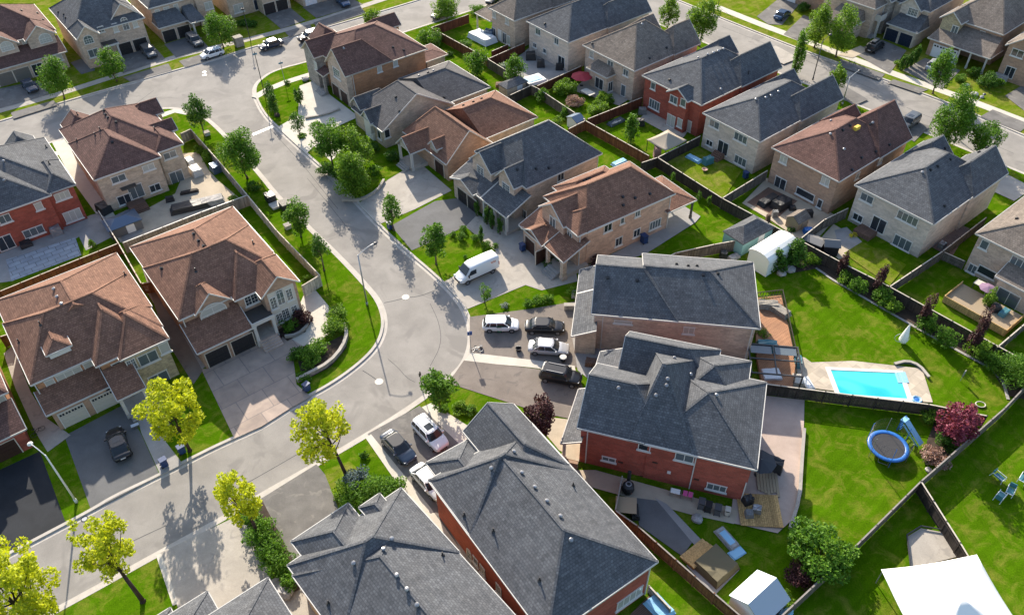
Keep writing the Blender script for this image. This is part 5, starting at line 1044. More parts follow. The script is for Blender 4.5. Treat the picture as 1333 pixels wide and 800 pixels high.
car('black saloon right of the white crossover in the court', (683, 425), (736, 426), 'sedan', 'paint_black', group=g)
car('silver saloon with a small white lidded drum behind it', (688, 451), (741, 455), 'sedan', 'paint_silver', group=g)
car('black estate with tinted windows on the brown lower drive of the court', (701, 484), (759, 496), 'suv', 'paint_black', group=g, rack='rails')
car('dark navy saloon on the narrow drive, left of the white estate car', (500, 562), (538, 603), 'sedan', 'paint_navy', roofmat='paint_black')
car('white estate car with dark sunroof, upper right on the narrow drive', (541, 546), (580, 586), 'suv', 'paint_white', sunroof=True, rack='rails')
car('white saloon half under the eaves of the red brick house', (543, 610), (575, 645), 'sedan', 'paint_white')
car('black coupe with glass roof on the grey drive, lower left', (162, 600), (147, 556), 'coupe', 'paint_black', sunroof=True)
car('dark saloon on the drive in the top left corner', (30, 103), (47, 122), 'sedan', 'paint_navy')
car('dark estate on the drive below the two black garage doors', (186, 60), (202, 77), 'crossover', 'paint_grey')
car('dark people carrier beside the charcoal-roofed garage', (244, 45), (264, 63), 'suv', 'paint_grey')
car('white hatchback parked on the pavement edge beside the utility cabinet', (291, 66), (261, 75), 'hatch', 'paint_white')
car('dark saloon parked at the kerb, left of the dark pickup', (368, 54), (337, 63), 'sedan', 'paint_navy')
car('dark blue car at the kerb nearest the corner house', (419, 44), (388, 53), 'suv', 'paint_black')
car('blue car at the top edge on a drive', (440, -3), (453, 9), 'crossover', 'paint_blue')
car('black car under the bright tree at the top edge', (590, 14), (560, 24), 'sedan', 'paint_black')
car('black car beside a pole at the top edge', (652, -6), (634, 6), 'crossover', 'paint_black')
car('black estate with a grey roof box on the navy-garage drive', (1128, 69), (1150, 54), 'suv', 'paint_black', rack='box')
car('pale car behind the street tree in front of the white garage', (1208, 92), (1226, 78), 'sedan', 'paint_silver')
car('grey estate with glass roof between two back-row houses', (1197, 150), (1168, 170), 'suv', 'paint_grey', sunroof=True)
car('blue car on the drive at the top edge beside the dark hedge', (1012, 24), (1025, 15), 'sedan', 'paint_blue')
# white delivery van
a, b = P(646, 340, .8), P(593, 364, .8); c = (a + b) / 2; d = b - a
t = thing('delivery_van', 'white high-roofed delivery van on the drive beside the lawn', 'van', (c.x, c.y, .01), math.atan2(d.y, d.x))
m = MB(); w = 1.0; st = [(-2.95, .93, .45, 2.3), (-2.85, .99, .4, 2.38), (-1, 1.0, .35, 2.42), (.9, 1.0, .35, 2.40), (1.25, .97, .35, 2.28), (2.0, .96, .35, 1.32), (2.35, .94, .35, 1.16), (2.75, .86, .4, 1.0), (2.9, .7, .5, .85)]
R2 = []
for x, k, zl, zt in st:
    a_ = w * k; tp = .86 if zt > 1.5 else .9; R2.append([(x, 0, zl), (x, a_ * .9, zl), (x, a_, zl + .15), (x, a_, min(zt - .15, 1.1)), (x, a_ * (tp + .06), zt - .16), (x, a_ * (tp - .03), zt - .02), (x, 0, zt + .03)])
full = [r + [(x, -y, z) for x, y, z in r[-2:0:-1]] for r in R2]; n = len(full[0])
for r in full: m.v += r
for i in range(len(full) - 1):
    for j in range(n): k = (j + 1) % n; m.f.append((i * n + j, i * n + k, (i + 1) * n + k, (i + 1) * n + j)); m.m.append(0)
m.f.append(tuple(range(n))); m.m.append(0); m.f.append(tuple(reversed(range((len(full) - 1) * n, len(full) * n)))); m.m.append(0)
o = m.obj('body', 'paint_white', t, uv=False, smooth=True); s_ = o.modifiers.new('s', 'SUBSURF'); s_.levels = 1; s_.render_levels = 1
m = MB(); m.face([(1.34, -.74, 2.2), (1.34, .74, 2.2), (2.03, .84, 1.37), (2.03, -.84, 1.37)]); o = m.obj('windscreen', 'glass_car', t, uv=False); o.location.z = .045; o.location.x = .02
for s in (-1, 1):
    m = MB(); m.face([(.55, s * 1.005, 1.3), (1.75, s * 1.0, 1.3), (1.35, s * .965, 1.95), (.55, s * .975, 1.95)]); m.obj('side_window', 'glass_car', t, uv=False)
    m = MB(); m.box((1.75, s * 1.14, 1.4), (.12, .22, .35)); m.obj('mirror', 'rubber', t, uv=False)
    m = MB(); m.box((2.72, s * .68, .9), (.3, .3, .2)); m.obj('headlight', 'lamp_clear', t, uv=False)
    m = MB(); m.box((-2.9, s * .9, 1.3), (.12, .12, .5)); m.obj('tail_light', 'lamp_red', t, uv=False)
    m = MB(); m.box((-.2, s * 1.0, .55), (4.2, .04, .12)); m.obj('side_strip', 'rubber', t, uv=False)
    for x in (-1.9, 1.9): w_ = link('wheel', car_parts('suv')['tyre'], t, (x, s * .88, .35)); link('rim', car_parts('suv')['rim'], w_)
m = MB(); m.box((2.86, 0, .62), (.12, 1.3, .25)); m.obj('bumper', 'rubber', t, uv=False)
plain('van_orange', (.6, .13, .03), .5)
m = MB()   # small orange lettering high on the side
for i, x in enumerate((-2.35, -2.16, -1.97, -1.78)):
    for s in (-1, 1):
        m.box((x, s * .965, 1.86), (.05, .03, .24)); m.box((x + .07, s * .965, 1.86 + (.1 if i % 2 else -.1)), (.1, .03, .04)); m.box((x + .05, s * .965, 1.86), (.08, .03, .035))
m.obj('side_logo', 'van_orange', t, uv=False)
# ================================================================== fences
def fence(label, pts, mat='fence_dark', cap='cap_tan', H=1.8, ztop=None, step=2.4, closed=False, vinyl=False, group=None):
    W3 = [P(x, y, H if ztop is None else ztop) for x, y in pts]; O = W3[0].copy(); O.z = 0
    t = thing('fence', label, 'fence', O, 0, group); pm = MB(); pm.box((0, 0, H / 2 + .04), (.11, .11, H + .08)); pmesh = pm.mesh('post', [mat], uv=False)
    bd, cp = MB(), MB(); k = 0
    for a, b in zip(W3[:-1], W3[1:]):
        a = a - O; b = b - O; a.z = b.z = 0; d = b - a; L = d.length; u = d.normalized(); rz = math.atan2(u.y, u.x); nb = max(1, int(L / .15)); nx = Vector((-u.y, u.x, 0))
        for i in range(nb):
            c = a + u * (L * (i + .5) / nb); j = rnd.uniform(-.012, .012)
            bd.box((c.x + nx.x * .03, c.y + nx.y * .03, H / 2 - .02 + j), (L / nb - .012, .022, H - .1), rz)
        mid = (a + b) / 2; cp.box((mid.x, mid.y, H + .015), (L + .06, .13, .04), rz); 
        for zz in (.35, H - .35): bd.box((mid.x - nx.x * .03, mid.y - nx.y * .03, zz), (L, .04, .09), rz)
        n = max(1, round(L / step))
        for i in range(n): q = a.lerp(b, i / n); link('post', pmesh, t, q, (0, 0, rz))
    link('post', pmesh, t, (W3[-1] - O - Vector((0, 0, (W3[-1] - O).z))))
    bd.obj('boards', mat, t, uv=False); cp.obj('top_rail', cap, t, uv=False); return t
fence('long dark plank fence between the pool garden and the row of grey-brick houses', [(1000, 290), (1042, 313), (1100, 344), (1158, 373), (1240, 418), (1324, 464), (1380, 495)], 'fence_dark')
fence('dark plank fence behind the sunny lawn of the grey brick house', [(835, 212), (856, 205), (940, 258), (1000, 290)], 'fence_dark')
fence('new brown plank fence at the back of the green lawn by the small shed', [(762, 157), (845, 203)], 'fence_brown'); fence('short brown plank fence between the shed and the pale house lawn', [(740, 168), (762, 157)], 'fence_brown')
fence('dark weathered fence above the brown-roofed bungalow garden', [(691, 111), (700, 115), (762, 156)], 'fence_weathered'); fence('weathered fence behind the sheeted patio and upright tree', [(635, 77), (691, 111)], 'fence_weathered')
fence('brown fence behind the corner garden in front of the covered terrace', [(561, 36), (590, 52), (620, 68), (637, 77)], 'fence_brown'); fence('brown fence along the road verge at the top edge', [(561, 36), (590, 26), (610, 19)], 'fence_redwood')
fence('reddish fence between the terrace and the sheeted patio', [(637, 76), (683, 56)], 'fence_redwood'); fence('short reddish fence piece at the terrace steps', [(640, 67), (661, 58)], 'fence_redwood')
fence('reddish fence between the sheeted patio and the red parasol garden', [(699, 112), (757, 86)], 'fence_redwood'); fence('brown fence between the parasol garden and the red brick house', [(765, 155), (836, 127)], 'fence_redwood')
fence('dark fence between the gazebo garden and the sunny lawn', [(856, 205), (912, 177)], 'fence_dark'); fence('dark fence between the sunny lawn and the lounge patio', [(940, 258), (999, 222)], 'fence_weathered')
fence('curved-top brown fence between the lounge patio and the grey house side patio', [(1043, 310), (1073, 286), (1104, 271)], 'fence_weathered'); fence('weathered fence between two lawns right of the brown patio step', [(1158, 373), (1227, 327), (1284, 283)], 'fence_weathered')
fence('thin wire-topped side fence by the brick pavers', [(1227, 327), (1256, 340)], 'fence_weathered', H=1.3); fence('weathered fence at the right edge below the small wooden deck', [(1298, 452), (1345, 412)], 'fence_weathered')
fence('dark fence between the brown bungalow garden and the small shed', [(664, 124), (692, 111)], 'fence_dark')
fence('curving dark fence behind the white shed and slate roof', [(868, 335), (880, 329), (930, 318), (970, 311), (1002, 300)], 'fence_weathered')
fence('dark plank fence along the near side of the pool deck', [(993, 499), (1040, 505), (1110, 514), (1209, 526), (1285, 541)], 'fence_dark', 'cap_tan')
fence('long straight fence crossing the lower right lawns diagonally', [(1345, 492), (1308, 531), (1199, 626), (1100, 724), (1010, 808)], 'fence_weathered', 'cap_dark'); fence('dark fence running from the diagonal fence to the bottom right corner', [(1199, 626), (1250, 706), (1310, 806)], 'fence_dark', 'cap_tan')
fence('brown fence between the slate-roofed red house and the grey yard', [(801, 664), (830, 684), (880, 728), (930, 772), (972, 808)], 'fence_brown', 'cap_dark'); fence('short low fence left of the round black barrel', [(801, 664), (810, 620)], 'fence_grey', 'cap_dark', H=1.6)
fence('planter-topped fence by the terrace at the bottom edge', [(845, 762), (873, 792)], 'fence_grey', 'cap_tan', H=1.2)
# pale fences on the left
fence('pale grey fence along the street verge behind the terrace', [(235, 174), (248, 168), (285, 210), (322, 254)], 'fence_grey', 'cap_tan'); fence('pale fence between the stone terrace and the brown-roofed tower house', [(322, 254), (262, 276), (160, 316)], 'fence_grey', 'trim_white')
fence('cream fence bordering the narrow side lawn beside the verge', [(322, 254), (360, 300), (416, 358), (393, 372)], 'fence_cream', 'cap_tan')
fence('dark brown fence behind the blue flagstone patio', [(-30, 392), (0, 379), (78, 347), (153, 317)], 'fence_brown', 'cap_tan'); fence('brown fence between the blue patio garden and the tan terrace', [(128, 274), (155, 318), (184, 369)], 'fence_brown', 'cap_tan'); fence('short brown fence gate between the two large brown roofs', [(184, 369), (202, 366)], 'fence_brown', 'cap_tan')
fence('brown fence piece at the left edge behind the shutter house', [(0, 438), (14, 434)], 'fence_brown', 'cap_tan')
# ================================================================== lamps, poles, signs
plain('metal_grey', (.33, .34, .35), .45, .5, .7); plain('metal_dark', (.05, .05, .055), .5, .5, .4); plain('pole_wood', (.12, .10, .08), .9); plain('lamp_head', (.5, .52, .55), .4)
def lamp(label, base, az, H=8.0, arm=2.2, mt='metal_grey', r=.09, name='street_lamp'):
    B = P(*base); t = thing(name, label, 'street lamp', (B.x, B.y, 0), R_(az)); m = MB(); m.tube((0, 0, 0), (0, 0, H), r * 1.25, r * .7, 10); m.tube((0, 0, 0), (0, 0, .5), r * 1.8, r * 1.6, 10); m.obj('pole', mt, t, uv=False, smooth=True)
    m = MB(); pts = [Vector((arm * s, 0, H - .1 + .75 * math.sin(s * 1.5))) for s in (0, .2, .4, .6, .8, 1)]; m.pipe(pts, r * .5, 6); m.obj('arm', mt, t, uv=False)
    m = MB(); e = pts[-1]; m.lathe([(0, .1), (.1, .1), (.24, 0), (.26, -.1), (.16, -.18), (0, -.2)], 12, (e.x + .15, 0, e.z)); m.obj('lamp_head', 'metal_dark' if mt != 'lamp_white' else mt, t, uv=False); return t
lamp('tall grey street lamp on the lawn inside the bend, its arm over the road', (478, 397), 35)
plain('lamp_white', (.62, .62, .58), .5); lamp('pale street lamp leaning over the black drive, lower left', (99.6, 653), 150, 7.6, 1.6, 'lamp_white')
lamp('dark street lamp on the verge in front of the two bright trees', (1058, 104), 38, 7.0, 1.8, 'metal_dark', .08); lamp('grey street lamp by the road behind the two right-hand back-row houses', (1250, 183), 40, 6.5, 2.0, 'metal_grey', .08); lamp('short grey street lamp just above the slate roof by the upper right road', (1096, 137), 30, 5.0, 1.8)
def pole(label, base, top, mt='metal_dark', r=.07, sign=None, name='utility_pole', cat='pole'):
    B = P(*base); H = height_of(base, top); t = thing(name, label, cat, (B.x, B.y, 0)); m = MB(); m.tube((0, 0, 0), (0, 0, H), r * 1.2, r * .8, 8); m.obj('post', mt, t, uv=False)
    m = MB(); m.lathe([(r * .8, 0), (r, .08), (0, .16)], 8, (0, 0, H)); m.obj('cap', mt, t, uv=False)
    if sign: m = MB(); m.box((0, 0, H - .3), (sign[0], .05, sign[1]), sign[2]); m.obj('sign_panel', sign[3], t, uv=False)
    return t
plain('sign_blue', (.03, .08, .25), .8, .1); plain('sign_white', (.5, .52, .55), .7); plain('sign_teal', (.12, .22, .28), .9, .05)
pole('tall dark pole on the verge in front of the cream house, upper left', (326, 53), 10, sign=(.5, .35, .3, 'metal_dark')); pole('tall dark pole at the near kerb of the junction with a small pale sign', (345, 125), 68, sign=(.7, .3, .4, 'sign_teal'))
pole('street name post with a blue-white sign on the corner lawn', (371, 108), 80, 'metal_grey', .05, (.75, .28, .5, 'sign_teal'), 'street_sign', 'sign'); pole('short post with a blue panel at the kerb beside the shared court', (613, 456), 431, 'metal_grey', .045, (.55, .55, .2, 'sign_blue'), 'kerb_sign', 'sign')
pole('short dark post with an angled head at the kerb by the round tree', (549, 505), 484, 'metal_dark', .05, (.35, .6, 1.0, 'metal_dark'), 'kerb_sign', 'sign'); pole('pale post beside the kerb left of the lower concrete drive', (547, 58), 36, 'metal_grey', .04) if False else None
pole('dark post at the top edge between the two streets', (935, 8), -12, 'metal_dark', .05)
# ================================================================== small street things
def simple(name, label, cat, px, parts, rz=0, group=None, z=0.0):
    B = P(px[0], px[1], 0); t = thing(name, label, cat, (B.x, B.y, z + .012 + (.06 if z == 0 else 0)), R_(rz), group)
    for pn, mt, fn in parts: m = MB(); fn(m); m.obj(pn, mt, t, uv=False)
    return t
def wheelie(label, px, mt, rz=0, group=None, k=1.0):
    simple('wheelie_bin', label, 'bin', px, [('body', mt, lambda m: (m.box((0, 0, .5 * k), (.58 * k, .66 * k, .9 * k)))), ('lid', mt, lambda m: m.box((0, .03, 1.0 * k), (.64 * k, .76 * k, .1 * k))), ('wheel', 'rubber', lambda m: m.tube((-.3 * k, -.3 * k, .12), (-.24 * k, -.3 * k, .12), .12, .12, 10)), ('wheel', 'rubber', lambda m: m.tube((.24 * k, -.3 * k, .12), (.3 * k, -.3 * k, .12), .12, .12, 10)), ('handle', 'rubber', lambda m: m.box((0, -.38 * k, .95 * k), (.4 * k, .06, .06)))], rz, group)
plain('bin_blue', (.012, .04, .13), .5); plain('bin_black', (.02, .02, .022), .5); plain('bin_grey', (.08, .08, .085), .5); plain('bin_green', (.02, .10, .05), .5)
wheelie('blue bin alone on the path left of the brown house tree, lower left', (215, 606), 'bin_blue', -50); wheelie('blue bin under the first yellow tree at the kerb', (238, 589), 'bin_blue', -50); wheelie('blue bin at the end of the curved garden wall by the kerb', (400, 508), 'bin_blue', -40); wheelie('blue bin by the grass strip on the upper drive', (508, 298), 'bin_blue', 40)
wheelie('blue bin at the side wall of the orange-brown brick house', (838, 316), 'bin_blue', 30, k=1.2); wheelie('dark blue bin at the garage corner of the orange-brown house', (680, 326), 'bin_blue', 30); wheelie('blue barrel-like bin at the grey brick house corner', (970, 232), 'bin_blue', 30)
g = 'bins against the red brick wall'
wheelie('grey bin at the red brick side wall, leftmost by the path', (912, 660), 'bin_grey', -18, g); wheelie('black bin at the red brick side wall', (921, 664), 'bin_black', -18, g); wheelie('olive lidded bin at the red brick side wall', (933, 668), 'bin_grey', -18, g); wheelie('tan box bin at the red brick wall, by the deck', (946, 669), 'trim_tan', -18, g, .8)
simple('utility_cabinet', 'grey-green utility cabinet beside the round street tree, upper left', 'cabinet', (312, 60), [('body', 'fence_grey', lambda m: m.box((0, 0, .85), (1.5, 1.3, 1.7))), ('lid', 'fence_grey', lambda m: m.box((0, 0, 1.75), (1.6, 1.4, .12)))], 37)
for lb, px in (('on the grass by the dark shade, white lidded', (375, 297)), ('low pale box on the verge near the sapling', (270, 176))): simple('utility_box', 'small utility box, ' + lb, 'box', px, [('body', 'sill_stone', lambda m: m.box((0, 0, .25), (.8, .8, .5))), ('lid', 'fence_grey', lambda m: m.box((0, 0, .54), (.9, .9, .1)))], 37)
simple('transformer_box', 'black transformer box with pale pad on the verge, upper of the pair', 'cabinet', (353, 262), [('body', 'bin_black', lambda m: m.box((0, 0, .6), (1.2, 1.5, 1.2))), ('pad', 'sill_stone', lambda m: m.box((0, -1.6, .15), (1.5, 1.5, .3)))], 37)
simple('transformer_box', 'dark box with pale lid on the verge, lower of the pair', 'cabinet', (355, 268), [('body', 'bin_black', lambda m: m.box((1.2, -1.8, .5), (1.3, 1.5, 1.0))), ('lid', 'fence_grey', lambda m: m.box((1.2, -1.8, 1.05), (1.4, 1.6, .12)))], 37)
def disc(label, px, r=.42, mt='concrete_light'):
    p = P(px[0], px[1], ROADZ); m = MB(); m.lathe([(0, .012), (r, .012), (r, .0)], 20); o = m.obj('manhole_cover', mt, None, uv=False); o.location = (p.x, p.y, ROADZ + .004); tag(o, label, 'manhole')
    m = MB(); m.lathe([(0, .02), (r * .7, .02), (r * .7, .0)], 16); m.obj('lid', 'metal_grey', o, uv=False)
disc('pale manhole cover in the road opposite the white van', (528, 386.5), .5); disc('pale manhole cover near the lower end of the bend', (493.5, 496.5), .5)
disc('dark drain cover at the lower kerb, bottom left', (110, 675), .35, 'tar'); disc('faint manhole in the upper left road by the white mark', (266, 94), .42)
# tar-sealed cracks
def crack(pts, wd=.09):
    w_ = chaikin([P(x, y, ROADZ) for x, y in pts], 2); strip('road_crack', w_, -wd / 2, wd / 2, ROADZ + .006 + .0006 * rnd.random(), 'tar')
crack([(500, 394), (515, 391), (528, 387), (545, 386), (566, 378)]); crack([(472, 482), (482, 488), (493, 496)]); crack([(505, 467), (518, 478), (530, 492), (540, 497)], .05)
crack([(352, 168), (372, 190), (395, 215), (418, 245), (440, 272)], .06); crack([(300, 640), (340, 618), (385, 592), (430, 566)], .07); crack([(130, 725), (170, 705), (215, 684)], .06); crack([(110, 170), (150, 155), (200, 118)], .06); crack([(400, 232), (425, 262), (455, 300)], .05)
crack([(940, 35), (1010, 62), (1080, 92), (1150, 122)], .06); crack([(1180, 140), (1240, 165), (1320, 200)], .06); crack([(560, 395), (572, 420), (575, 448), (560, 476)], .05)
# garden wall and steps
def wall_run(name, label, pts, H, mt, wd=.3, cat='wall', z=0):
    w_ = chaikin([P(x, y, 0) for x, y in pts], 1); O = w_[0].copy(); t = thing(name, label, cat, (O.x, O.y, z)); m = MB(); c = MB()
    for i, (a, b) in enumerate(zip(w_[:-1], w_[1:])):
        d = b - a; mid = (a + b) / 2 - O; rz = math.atan2(d.y, d.x); m.box((mid.x, mid.y, H / 2 + .001 * i), (d.length + wd * .3, wd, H), rz); c.box((mid.x, mid.y, H + .04 + .001 * i), (d.length + wd * .4, wd + .08, .08), rz)
    m.obj('blocks', mt, t); c.obj('coping', 'concrete_mid', t); return t
wall_run('garden_wall', 'low curved grey block wall around the shrub bed of the tower house', [(388, 497), (402, 490), (430, 475), (447, 455), (453, 436), (448, 425)], .55, 'stone_grey')
wall_run('garden_wall', 'low brown curved edging at the bed below the tall arched windows', [(372, 440), (388, 438), (402, 425), (404, 412)], .4, 'stone_grey', .22)
wall_run('garden_wall', 'curved pale kerb wall below the two light green trees', [(446, 262), (470, 262), (492, 250), (500, 236)], .35, 'stone_cream', .25)
wall_run('retaining_wall', 'low grey stone edging along the right side of the pink patio', [(1046, 560), (1043, 600), (1040, 650), (1028, 688)], .3, 'stone_grey', .25); wall_run('retaining_wall', 'stone steps edge on the corner house drive', [(398, 155), (426, 150), (442, 143)], .25, 'stone_cream', .25)
wall_run('retaining_wall', 'low block wall between court and slate roofed house', [(735, 402), (752, 402), (752, 412)], .7, 'stone_cream', .5)
def rock(label, px, r, group=None, mt='river_stone'):
    p = P(*px); bm = bmesh.new(); bmesh.ops.create_icosphere(bm, subdivisions=2, radius=r)
    for v in bm.verts: v.co *= 1 + rnd.uniform(-.16, .16); v.co.z *= .6
    me = bpy.data.meshes.new('boulder'); bm.to_mesh(me); bm.free(); me.materials.append(MATS[mt]); o = link('boulder', me, None, (p.x, p.y, r * .35)); tag(o, label, 'rock', group)
for lb, px, r in (('grey boulder in the yard south of the red brick house', (907, 676), .55), ('pale flat boulder at the bed end by the conifers', (1028, 352), .7), ('long pale boulder by the white shed lawn', (1017, 357), .6), ('boulder on the corner lawn by the cream drive', (398, 104), .7), ('dark boulder on the corner lawn near the kerb', (361, 151), .5),
    ('grey boulder below the strip of bushes, lower left', (372, 772), .8), ('black boulder beside the grey one, lower left', (382, 763), .6), ('white stone at the patio corner by the spreading tree', (1033, 682), .5), ('small stone in the bed below the magenta maple', (1208, 612), .35), ('boulder in the top right front garden', (1268, 124), .6), ('small round boulder on the top right lawn', (1278, 127), .35), ('pale rock by the porch shrubs, top right', (1258, 112), .45)):
    rock(lb, px, r, mt='river_stone' if 'black' not in lb and 'dark' not in lb else 'soil')
# court objects
wheelie('dark green bin against the side of the white crossover in the court', (650, 431), 'bin_green', 0)
simple('lidded_drum', 'small drum with a white lid behind the silver saloon', 'drum', (733, 470), [('body', 'bin_black', lambda m: m.lathe([(.28, 0), (.32, .5), (.32, .62), (0, .62)], 16)), ('lid', 'trim_white', lambda m: m.lathe([(0, .72), (.38, .68), (.42, .62), (0, .61)], 16))])
simple('tub', 'round dark tub standing on the court between the cars', 'tub', (675, 456), [('body', 'bin_black', lambda m: m.lathe([(.30, 0), (.38, .4), (.34, .4), (.27, .06), (0, .06)], 16)), ('handle', 'metal_grey', lambda m: m.pipe([(-.36, 0, .4), (-.2, 0, .65), (.2, 0, .65), (.36, 0, .4)], .025, 6))])
def bike(m, mt=0):
    for x in (-.5, .5): m.pipe([(x + .32 * math.cos(t), .32 * math.sin(t), .1 + .03 * x) for t in np.linspace(0, 6.283, 13)], .025, 5)
    m.pipe([(-.5, 0, .1), (-.1, .35, .15), (.4, .3, .2), (.5, 0, .1)], .03, 6); m.pipe([(-.1, .35, .15), (0, -.05, .12), (.4, .3, .2)], .03, 6)
simple('bicycle', 'bicycle lying on its side at the foot of the blue panel post', 'bicycle', (620, 456), [('frame', 'metal_grey', bike), ('saddle', 'rubber', lambda m: m.box((-.1, .5, .16), (.3, .14, .07))), ('basket', 'metal_dark', lambda m: m.box((.55, .35, .22), (.35, .35, .25)))], 0)
simple('trolley', 'small white sign board leaning at the entry of the shutter house', 'board', (177, 556), [('panel', 'sign_white', lambda m: m.box((0, 0, .35), (.8, .4, .06))), ('stand', 'rim', lambda m: m.box((0, 0, .16), (.6, .3, .3)))], 30)
simple('bicycle', 'dark bicycle propped at the side passage of the shutter house', 'bicycle', (50, 563), [('frame', 'metal_dark', bike), ('saddle', 'rubber', lambda m: m.box((-.1, .5, .3), (.3, .14, .07)))], 60)
# ================================================================== sheds, gazebos, roofs on posts
def shed(label, px, az, W_, D, H, rise, wall, roof, kind='hip', name='garden_shed', door='door_white', trim='trim_white', base=0):
    B = P(*px); t = thing(name, label, 'shed' if 'shed' in name else name.split('_')[-1], (B.x, B.y, .05), R_(az)); w, d = W_ / 2, D / 2
    m = MB(); m.box((0, 0, H / 2), (W_ - .3, D - .3, H)); 
    if kind == 'gable': 
        for s in (-1, 1): q = [(s * (w - .16), -d + .16, H), (s * (w - .16), d - .16, H), (s * (w - .16), 0, H + rise * .9)]; m.face(q if s > 0 else q[::-1])
    m.obj('wall', wall, t)
    m = MB()
    if kind == 'hip':
        r = max(0, w - d) ; E0, E1 = (-r, 0, H + rise), (r, 0, H + rise); A, B_, C_, D_ = (-w, -d, H), (w, -d, H), (w, d, H), (-w, d, H)
        if r > .05: m.face([A, B_, E1, E0]); m.face([C_, D_, E0, E1])
        else: m.face([A, B_, E1]); m.face([C_, D_, E0])
        m.face([D_, A, E0]); m.face([B_, C_, E1]); m.face([(x, y, z - .12) for x, y, z in (D_, C_, B_, A)])
        for p, q in ((A, B_), (B_, C_), (C_, D_), (D_, A)): m.face([(p[0], p[1], H - .12), (q[0], q[1], H - .12), q, p])
    elif kind == 'gable':
        for s in (-1, 1):
            a, b = (s * d), 0; q = [(-w, a, H - .05), (w, a, H - .05), (w, 0, H + rise), (-w, 0, H + rise)]; q = q if s < 0 else q[::-1]; m.face(q); m.face([(x, y, z - .1) for x, y, z in reversed(q)])
        for s in (-1, 1): 
            for e in (-1, 1): q = [(s * w, e * d, H - .15), (s * w, e * d, H - .05), (s * w, 0, H + rise), (s * w, 0, H + rise - .1)]; m.face(q)
    elif kind == 'barrel':
        n = 8; pr = [(-d * math.cos(math.pi * i / n), H - .1 + rise * math.sin(math.pi * i / n)) for i in range(n + 1)]
        for (a, b), (c, e) in zip(pr[:-1], pr[1:]): m.face([(-w, a, b), (w, a, b), (w, c, e), (-w, c, e)])
        for s in (-1, 1): m.face([(s * (w - .1), a, b) for a, b in pr])
    m.obj('roof', roof, t)
    m = MB(); m.box((W_ * .12, -d + .13, H * .45), (min(1.1, W_ * .45), .06, H * .85)); m.obj('door', door, t, uv=False); return t
plain('tin_white', (.74, .74, .70), .5, .4); plain('tin_shade_grey', (.36, .40, .44), .4, .5, .4); plain('tin_blue', (.08, .12, .18), .35, .5, .4); plain('wall_teal', (.22, .40, .40), .6); plain('canvas_tan', (.33, .28, .215), .9); plain('canvas_white', (.80, .79, .74), .9); plain('canvas_red', (.30, .02, .035), .8); plain('canvas_dark', (.035, .04, .05), .8); plain('canvas_purple', (.22, .13, .20), .8); plain('plastic_grey', (.16, .155, .15), .6); plain('plastic_black', (.02, .02, .022), .55); plain('plastic_teal', (.05, .17, .20), .5); plain('plastic_blue', (.02, .13, .42), .4); plain('plastic_lightblue', (.25, .48, .66), .4); plain('plastic_white', (.66, .67, .68), .5); plain('pallet_wood', (.33, .25, .16), .8); plain('pink_cloth', (.65, .10, .28), .8); plain('mat_black', (.03, .028, .028), .6); plain('stone_red', (.34, .2, .16), .8)
shed('small white shed with a dark blue tin roof wedged in the fence corner', (749, 166), 37, 1.9, 2.6, 1.7, .5, 'tin_white', 'tin_blue', 'gable'); shed('low shed with a blue-grey shingle roof beside the weathered fence', (668, 121), 37, 4.6, 2.6, 1.9, .6, 'brick_tan', 'roof_slate', 'hip')
shed('teal garden shed with a grey hipped roof in the fence corner', (971, 315), 35, 6.0, 3.6, 2.1, 1.2, 'wall_teal', 'roof_slate', 'hip'); shed('large white barrel-roofed shed at the top of the pool garden', (1002, 341), 38, 6.0, 3.4, 2.4, .9, 'tin_white', 'tin_white', 'barrel')
shed('small tan canvas-covered shed on the lounge patio', (1036, 294), 37, 2.6, 2.2, 1.5, .7, 'pallet_wood', 'roof_taupe', 'gable', door='canvas_tan'); shed('grey-roofed low shed left of the pair behind the dark fence', (1058, 322), -40, 2.6, 1.9, 1.3, .3, 'plastic_black', 'plastic_grey', 'gable', door='plastic_black'); shed('grey-roofed playhouse, right of the pair behind the dark fence', (1079, 329), -10, 2.1, 1.7, 1.6, .5, 'plastic_black', 'plastic_grey', 'gable', door='plastic_black')
shed('plastic shed with white and blue-grey roof panels by the long diagonal fence, bottom', (984, 790), 38, 3.8, 3.6, 1.8, 1.1, 'tin_white', 'tin_shade_grey', 'gable', door='plastic_grey')  # blue-grey of the white roof's shaded slope is put into the whole roof colour
def gazebo(label, px, az, W_, D, H, rise, cloth, post='metal_dark', name='gazebo', cat='gazebo', sag=0.0, peak=None):
    B = P(*px); t = thing(name, label, cat, (B.x, B.y, .05), R_(az)); w, d = W_ / 2, D / 2; m = MB(); n = 8; pk = peak or (0, 0)
    cs = [(-w, -d), (w, -d), (w, d), (-w, d)]
    for (a, b), (c, e) in zip(cs, cs[1:] + cs[:1]):
        for i in range(n):
            for j in range(n):
                def pt(u, v):
                    x = a + (c - a) * u; y = b + (e - b) * u; X = x + (pk[0] - x) * v; Y = y + (pk[1] - y) * v
                    return (X, Y, H + rise * v ** 1.25 - sag * math.sin(math.pi * u) * (1 - v) ** 2 - sag * .4 * math.sin(math.pi * v))
                m.face([pt(i / n, j / n), pt((i + 1) / n, j / n), pt((i + 1) / n, (j + 1) / n), pt(i / n, (j + 1) / n)])
    o = m.obj('canopy', cloth, t, uv=False, smooth=True, weld=True); s_ = o.modifiers.new('s', 'SOLIDIFY'); s_.thickness = .03
    for sx in (-1, 1):
        for sy in (-1, 1): m = MB(); m.tube((sx * (w - .12), sy * (d - .12), 0), (sx * (w - .12), sy * (d - .12), H + .02), .05, .05, 8); m.obj('post', post, t, uv=False)
    return t
